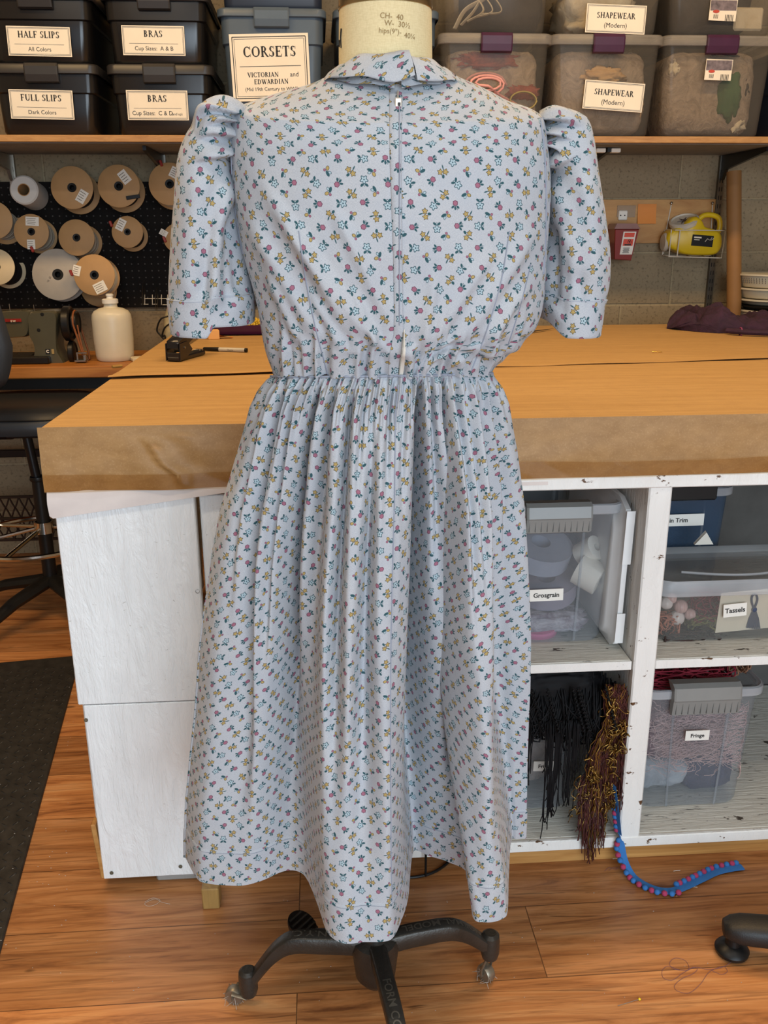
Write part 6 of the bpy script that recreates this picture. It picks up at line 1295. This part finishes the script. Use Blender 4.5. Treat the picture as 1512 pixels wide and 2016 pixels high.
for k, y in enumerate(np.linspace(655, 740, 56)):
    cx_ = np.interp(y, [648, 690, 720, 741], [795.5, 792, 787.2, 785.5]); th_.ball(bod(cx_, y, .0052), .0009, 6, 4)
th_.build('zip_teeth', mat('zip_teeth', '8b8578', .4, .3), dress)
MB().tube([bod(786.5, y, .0042) for y in np.linspace(205, 640, 60)], .0007, 5).build('zip_line', M_SEAM, dress)
zp = bod(784, 203, .005); MB().box(zp, (.0078, .004, .0105), .001).build('zip_slider', mat('cream_metal', 'cfc4b4', .35, .3), dress, smooth=False)
MB().box(bod(786, 206, .0076), (.003, .001, .0035)).build('slider_slot', M_INK, dress, smooth=False)
MB().tube([bod(784, 199, .008), bod(783, 190, .0075), bod(783.5, 183, .0065)], .0024, 8, flat=(.5, 1.1)).build('zip_pull', mat('cream_metal', 'cfc4b4', .35, .3), dress)
# neckband and folded collar, open at the centre back
def collar_ring(profile, a0, a1, nm, zt=lambda a: 0, n=120, par=dress, zmid=1.4855):
    th = np.linspace(R(a0), R(a1), n); P = np.zeros((len(profile), n, 3))
    for i, (r, z) in enumerate(profile):
        P[i] = np.stack([NX+.007+r*np.cos(th)*.94, YC0-.002+r*np.sin(th)*.98, zmid+(z-zmid)*(1-.5*np.abs(np.cos(th))**1.5)+np.array([zt(math.degrees(a)) for a in th])+.0012*np.sin(th*9+i)], 1)
    o = MB().grid(P).build(nm, M_PRINT, par, uv=(uv_of(P, n//2)+np.array([.005, .0])).reshape(-1, 2), ang=0); return o
# band: angle -90 is the centre back (towards the viewer)
slope = lambda a: -.002*abs(math.cos(R(a)))
collar_ring([(.0855, 1.452), (.0815, 1.458), (.0785, 1.464), (.074, 1.468), (.070, 1.474)], -86, 268, 'neckband', slope)
prof = [(.0665, 1.470), (.0655, 1.482), (.0668, 1.4905), (.0705, 1.4925), (.0750, 1.4875), (.0835, 1.477), (.0915, 1.4610), (.0922, 1.4585), (.0890, 1.4600), (.0800, 1.470)]
collar_ring(prof, 94, 284, 'collar', lambda a: slope(a)+.0015*math.sin(R(a)*5)+.004*max(0, (a-268)/16))
collar_ring(prof, -74, 90, 'collar', lambda a: slope(a)-.004*math.exp(-((a+40)/26)**2)+.0015*math.sin(R(a)*6))
# ---- sleeves
def sleeve(rows, depth, lines, nm, Yc, cuff_from, bottom, side):
    NR_, NC_ = 190, 260
    S0 = tube_surface(rows, Yc, depth, NR_, NC_, ex=(.95, .8)); p2 = px_of(S0); N_ = normals(S0); c_ = S0.mean(1, keepdims=True)
    if (N_*(S0-c_)).sum() < 0: N_ = -N_
    d_ = np.zeros(S0.shape[:2]); fr = S0[..., 1] < Yc+.02
    for pts, am, wp, wn_ in lines: d_ += ridge(p2, pts, am, wp, wn_, .06 if min(wp, wn_) < 3 else .2, .5 if min(wp, wn_) < 3 else .2)
    for i in range(NR_):
        for j in range(NC_):
            if fr[i, j]: d_[i, j] += .003*mnoise.noise((p2[i, j, 0]*.018, p2[i, j, 1]*.011, 7.7+side))
    S = S0+N_*(d_*fr*np.clip((Yc+.005-S0[..., 1])/.045, 0, 1)**.8)[..., None]
    S[..., 2] += bottom(px_of(S)[..., 0])*sstep(np.linspace(0, 1, NR_), .75, 1)[:, None]
    uv = uv_of(S, NC_//4); k = int(NR_*cuff_from)
    MB().grid(S[:k+1]).build(nm, M_PRINT, dress, uv=uv[:k+1].reshape(-1, 2)+np.array([.013+side*.01, .009]), ang=0)
    Cf = S[k-1:]+N_[k-1:]*np.interp(np.arange(NR_-k+1), [0, 1, NR_-k-1, NR_-k], [-.0002, .0022, .0022, .0008])[:, None, None]
    mb = MB(); mb.grid(Cf); mb.build('cuff', M_PRINT, dress, uv=uv[k-1:].reshape(-1, 2)+np.array([.002+side*.01, .005]), ang=0)
    MB().tube(Cf[1, ::3]+N_[k, ::3]*.0004, .0004, 5).build('cuff_stitching', M_THREAD, dress)
lrow = [(203, 428, 466), (212, 412, 466), (228, 398, 464), (248, 381, 461), (270, 366, 461), (310, 352, 462), (380, 346, 469), (450, 340, 482), (520, 336, 494), (590, 335, 500), (625, 339, 500), (655, 343, 499)]
ldep = [(203, .035), (228, .06), (270, .07), (380, .075), (655, .072)]
Lf = [([(466, 217), (432, 222), (402, 236), (380, 258)], .019, 17, 2.4), ([(461, 237), (428, 241), (395, 262)], .019, 17, 2.4), ([(460, 272), (414, 264), (386, 276)], .019, 22, 2.4), ([(460, 304), (425, 310), (380, 319)], .018, 26, 2.6),
      ([(400, 330), (380, 450), (372, 610)], .007, 26, 20), ([(452, 330), (425, 470), (418, 640)], .010, 12, 22), ([(462, 420), (470, 520), (480, 600)], -.010, 18, 18), ([(470, 380), (445, 480), (448, 640)], -.008, 14, 14), ([(420, 430), (410, 520), (395, 600)], -.005, 14, 14)]
sleeve(lrow, ldep, Lf, 'sleeve', -.312, .855, lambda px: .014*sstep(px, 405, 425), 0)
rrow = [(217, 1064, 1112), (224, 1066, 1132), (238, 1068, 1146), (262, 1070, 1155), (310, 1074, 1165), (380, 1075, 1173), (440, 1072, 1182), (500, 1064, 1191), (560, 1060, 1188), (600, 1062, 1178), (630, 1064, 1173), (656, 1068, 1168)]
rdep = [(217, .03), (238, .055), (310, .07), (656, .07)]
Rf = [([(1066, 238), (1078, 232), (1115, 240), (1150, 250)], .019, 2.2, 17), ([(1070, 259), (1102, 264), (1132, 279)], .019, 2.2, 15), ([(1072, 289), (1092, 284), (1108, 292), (1120, 310)], .019, 2.2, 15), ([(1075, 322), (1096, 328), (1118, 318), (1140, 300)], .019, 2.2, 24),
      ([(1085, 340), (1118, 440), (1140, 560)], .008, 22, 16), ([(1150, 330), (1165, 450), (1170, 580)], .005, 16, 16), ([(1082, 430), (1085, 540), (1078, 620)], -.012, 16, 16), ([(1120, 470), (1110, 560), (1105, 640)], -.005, 16, 16), ([(1110, 400), (1135, 500), (1150, 640)], -.004, 12, 12)]
sleeve(rrow, rdep, Rf, 'sleeve', -.312, .845, lambda px: .020*(1-sstep(px, 1070, 1120)), 1)
for pts in ([(458, 222), (455, 262), (456, 320), (462, 420), (478, 500)], [(1064, 232), (1071, 290), (1075, 380), (1074, 470), (1070, 540)]):
    MB().tube([bod(np.clip(x, 1, 1511), y, .0012) for x, y in spline(pts, 50)], .0013, 6).build('armhole_seam', M_SEAM, dress)

# ---- skirt
ZH = .30; WC = np.array([.5755, YC0]); WA, WB = .1515, .100
ctl = [((361, 1688), 537), ((378, 1726), 544), ((392, 1741), 552), ((454, 1752), 578), ((497, 1745), 602), ((559, 1728), 640), ((592, 1731), 655), ((611, 1755), 665), ((630, 1798), 676), ((645, 1836), 688), ((673, 1857), 712), ((721, 1865), 748), ((754, 1862), 770), ((773, 1850), 786), ((788, 1817), 800), ((804, 1769), 815), ((811, 1702), 825), ((818, 1680), 830),
       ((850, 1690), 842), ((888, 1702), 854), ((930, 1729), 866), ((933, 1775), 869), ((937, 1811), 873), ((954, 1819), 886), ((997, 1807), 922), ((1002, 1788), 928), ((1004, 1730), 934), ((1008, 1660), 942), ((1020, 1652), 955), ((1036, 1650), 967)]
def waist_pt(px):
    y = YC0-.05
    for _ in range(6):
        x = at_y(px, 741, y)[0]; r_ = np.clip((x-WC[0])/WA, -1, 1); y = YC0-WB*math.sqrt(1-r_*r_)
    return np.array([WC[0]+WA*r_, y])
cf = []
for (hx, hy), wx in ctl:
    h = at_z(hx, hy, ZH); w = waist_pt(wx); cf.append((h[0], h[1], w[0], w[1], wx))
hc = np.array([.5285, -.30]); e0, e1 = np.array(cf[-1]), np.array(cf[0]); back = []
for k in range(1, 24):                                   # behind: from the right edge round to the left
    a_ = PI*k/24; rx = .285; ry = .235+.014*math.sin(a_*14); back.append((hc[0]+rx*math.cos(a_), hc[1]+ry*math.sin(a_), WC[0]+WA*math.cos(a_), WC[1]+WB*math.sin(a_), 967-(967-537)*k/24))
cf = np.array(cf); allc = np.vstack([cf, np.array(back), cf[:1]])
MF, MBk = 680, 150
dF = spline(np.c_[cf], MF); dB = spline(np.vstack([cf[-1:], np.array(back), cf[:1]]), MBk+2)[1:]
C5 = np.vstack([dF, dB]); MC = len(C5)
Hm, Wm, pw = C5[:, :2], C5[:, 2:4].copy(), C5[:, 4]
isf = np.r_[np.ones(MF, bool), np.zeros(MC-MF, bool)]
ang_ = np.arctan2((Wm[:, 1]-WC[1])/WB, (Wm[:, 0]-WC[0])/WA); Wm = np.stack([WC[0]+WA*np.cos(ang_), WC[1]+WB*np.sin(ang_)], 1)
ry_ = np.where(np.sin(ang_) < 0, .165, .235); base = np.stack([hc[0]+.285*np.cos(ang_), hc[1]+ry_*np.sin(ang_)], 1); lobe = Hm-base
NRs = 250; tt = np.linspace(0, 1, NRs)**1.25
gl = np.interp(tt, [0, .055, .144, .236, .33, .43, .53, .637, .748, .862, 1], [0, .146, .30, .45, .556, .646, .725, .80, .88, .955, 1.0])
gr_ = np.interp(tt, [0, .055, .144, .236, .33, .43, .53, .637, .748, .862, 1], [0, .22, .446, .61, .72, .82, .90, .96, .985, 1, 1.0])
wmix = np.clip((Wm[:, 0]-WC[0]+WA)/(2*WA), 0, 1)
hh_ = .30*sstep(tt, 0, .25)+.70*tt**1.35
Rad = np.stack([np.cos(ang_)/WA, np.sin(ang_)/WB], 1); Rad /= np.linalg.norm(Rad, axis=1, keepdims=True)
val = [(553, 5, .010, .03, .9), (573, 6, .026, .03, 1.1), (604, 5, .012, .03, .8), (636, 6, .040, .03, 1.1), (668, 5, .018, .03, .75), (704, 6, .022, .04, .9), (729, 4, .006, .02, .2), (750, 6, .024, .16, 1.1), (775, 4, .006, .02, .2), (800, 4, .008, .02, .25),
       (829, 4.2, .050, .02, 1.0), (850, 3, .008, .02, .4), (871, 4.0, .058, .02, 1.0), (894, 4, .010, .02, .5), (910, 4, .010, .02, .45), (933, 6, .028, .04, 1.0), (952, 4, .012, .02, .7)]
mic_ = [(x, 2.6, .0048, .01, .10) for x in np.arange(543, 966, 9.3)]
jit = np.array([mnoise.noise((float(x)*.05, 1.1, 4)) for x in pw]); S = np.zeros((NRs, MC, 3))
micro = np.sin(pw/2.35+5*jit)+.7*np.sin(pw/3.7+3*jit+1)
mid = np.sin(pw/6.3+3.5*jit)
for i, t in enumerate(tt):
    g = gl[i]*(1-wmix)+gr_[i]*wmix; xy = Wm+(base-Wm)*g[:, None]+lobe*hh_[i]
    d_ = .0042*micro*(math.exp(-t/.04))*min(1, .35+t/.01)+.0045*mid*float(sstep(t, .01, .06))*math.exp(-t/.35)
    for p0_, w_, am, t0, t1 in val+mic_: d_ = d_-(1+1.3*t)*am*np.exp(-((pw-p0_)/(w_*(1+1.0*t+3.5*t*t)))**2)*float(sstep(t, 0, t0*1.5+.01))*float(1-sstep(t, t1*.45, t1*1.1))*(1 if True else 0)
    d_ = d_+.009*float(sstep(t, 0, .03))*math.exp(-t/.12)
    d_ = np.where(isf, d_, .4*d_)
    wob = .003*np.array([mnoise.noise((float(x)*.02, t*5, 9)) for x in pw[::8]]); d_ = d_+np.interp(np.arange(MC), np.arange(0, MC, 8), wob)*float(sstep(t, .05, .3))
    xy = xy+Rad*d_[:, None]
    zt = 1.1025+.013*np.clip(-np.sin(ang_), 0, 1); S[i] = np.c_[xy, zt+(ZH-zt)*t]
j0 = int(np.argmin(np.abs(pw[:MF]-787)))
S = np.concatenate([S, S[:, :1]], 1); uvS = uv_of(S, j0); i8 = int(np.argmin(np.abs(tt-.11))); uvS[:i8, :, 0] = uvS[i8, :, 0]*.94+.06*uvS[:i8, :, 0]
ker = np.exp(-(np.arange(-14, 15)/7.)**2); ker /= ker.sum(); uvS[..., 0] = np.apply_along_axis(lambda q: np.convolve(np.pad(q, 14, 'edge'), ker, 'valid'), 0, uvS[..., 0]); kh = int(np.argmin(np.abs(tt-.925)))
MB().grid(S[:kh+1]).build('skirt', M_PRINT, dress, uv=uvS[:kh+1].reshape(-1, 2)+np.array([.006, -.004]), ang=0)
Ns = normals(S); 
if (Ns*(S-S.mean(1, keepdims=True))).sum() < 0: Ns = -Ns
Hb = S[kh:]+Ns[kh:]*np.interp(np.arange(NRs-kh), [0, 1, NRs-kh-1], [0, .0014, .0014])[:, None, None]
MB().grid(Hb).build('hem_band', M_PRINT, dress, uv=uvS[kh:].reshape(-1, 2)+np.array([.009, .003]), ang=0)
MB().tube(Hb[1, 2:MF-2:2]+Ns[kh, 2:MF-2:2]*.0004, .0003, 5).build('hem_stitching', M_SEAM, dress)
MB().tube(S[8:int(NRs*.98):2, j0]+Ns[8:int(NRs*.98):2, j0]*.0006, .0008, 5).build('back_seam', M_SEAM, dress)
MB().tube(S[0, :MF:3]+Rad[np.arange(0, MF, 3)].repeat(1, 0) @ np.array([[1, 0, 0], [0, 1, 0]])*.0015, .0016, 6).build('waist_seam', M_SEAM, dress)
# ------------------------------------------------------------------ floor bits
# foot of an office chair coming in from the right
cl = thing('office_chair', 'matte black chair leg with round foot at the right edge of the floor', 'chair', at_z(1440, 1880, 0))
f0 = at_z(1438, 1872, .002); MB().lathe([(.0005, 0), (.024, .001), (.030, .006), (.031, .012), (.026, .019), (.014, .024), (.012, .040), (.0005, .04)], (f0[0], f0[1]-.004, 0), 32).build('glide', M_BLACK, cl)
a_ = np.array([f0[0]-.012, f0[1]-.002, .058]); b_ = np.array([f0[0]+.30, f0[1]-.09, .075]); D = (b_-a_); D /= np.linalg.norm(D); Nn = np.array([-D[1], D[0], 0]); Nn /= np.linalg.norm(Nn); rg_ = []
for k, s_ in ((0, .55), (.012, .82), (.03, .97), (.05, 1.0), (.35, 1.15)):
    p = a_+D*(k-.008); sec = []
    for q in range(20): c, s = math.cos(2*PI*q/20), math.sin(2*PI*q/20); sec.append(p+Nn*.030*s_*math.copysign(abs(c)**.7, c)+np.array([0, 0, .022*s_*math.copysign(abs(s)**.7, s)]))
    rg_.append(sec)
MB().loft(rg_).build('leg', mat('matte_black', '1b1a19', .5, var=.15, bump=.15, bscale=400), cl, ang=60)
# ball pin, threads, lint
p0, p1 = at_z(1216, 1980, .0012), at_z(1259, 1967, .0022); pn = thing('ball_pin', 'dressmaking pin with yellow ball head lying on the floor', 'pin', p1)
MB().tube([p0, p1], .0005, 6).build('shaft', M_STEEL, pn); MB().ball(p1, .0024, 12, 8).build('head', mat('yellow_pin', 'e8c81e', .25), pn)
def thread(pts, m, lab, r=.00035, n=160, grp=None):
    P = spline([at_z(x, y, .0009) for x, y in pts], n); o = MB().tube(P, r, 4).build('thread', m, ang=0); tag(o, lab, 'thread', grp)
M_TH1, M_TH2 = mat('mauve_thread', '7a5460', .8), mat('pale_thread', 'c9bfae', .8)
thread([(1450, 1887), (1420, 1905), (1390, 1908), (1370, 1904), (1345, 1915), (1322, 1930), (1306, 1925), (1304, 1910), (1316, 1902), (1340, 1910), (1356, 1908), (1350, 1892), (1330, 1886), (1318, 1896), (1325, 1907), (1350, 1910), (1366, 1904), (1373, 1908), (1362, 1918), (1345, 1925), (1328, 1940), (1332, 1950), (1355, 1955), (1378, 1938), (1398, 1912), (1425, 1903), (1432, 1912), (1420, 1918), (1400, 1910)], M_TH1, 'tangled mauve thread on the floor below the chair foot', n=320)
thread([(285, 1776), (300, 1768), (315, 1772), (308, 1780), (292, 1784), (285, 1779), (305, 1770), (318, 1776), (335, 1780)], M_TH2, 'pale tangled thread on the floor below the white panel', n=120)
thread([(1190, 1715), (1200, 1708), (1212, 1712), (1218, 1706), (1224, 1712), (1210, 1708), (1198, 1714)], M_TH1, 'mauve fuzz of thread on the floor under the gold fringe', n=80)
for k, (x, y, lb) in enumerate(((1332, 1714, 'white thread clipping right of the pompom trim bend'), (1366, 1746, 'white thread clipping under the far end of the pompom trim'), (1212, 1690, 'white clipping on the base board by the gold fringe'))):
    thread([(x-6, y+1), (x, y), (x+7, y-.5+k)], mat('white_thread', 'e2dcd0', .8), lb, .0007, 12)
rg = np.random.default_rng(3)
lt = MB()
for k in range(60):
    x, y = rg.random()*1512, 1750+rg.random()*260; p = at_z(x, y, .0008); lt.ball(p, (.0006+.0012*rg.random(), .0006, .0005), 5, 4)
for k in range(46):
    x, y = rg.random()*150, 1340+rg.random()*600; p = at_z(x, y, .0075); lt.ball(p, (.0006+.0014*rg.random(), .0007, .0005), 5, 4)
o = lt.build('lint', mat('lint', 'b9b0a4', .9), ang=0); tag(o, 'specks of lint scattered over the floor and mat', 'lint', kind='stuff')
thread([(0, 1775), (5, 1768), (2, 1779), (8, 1772), (3, 1783), (9, 1778)], M_TH2, 'pale thread knot on the rubber mat at the left edge', n=50)
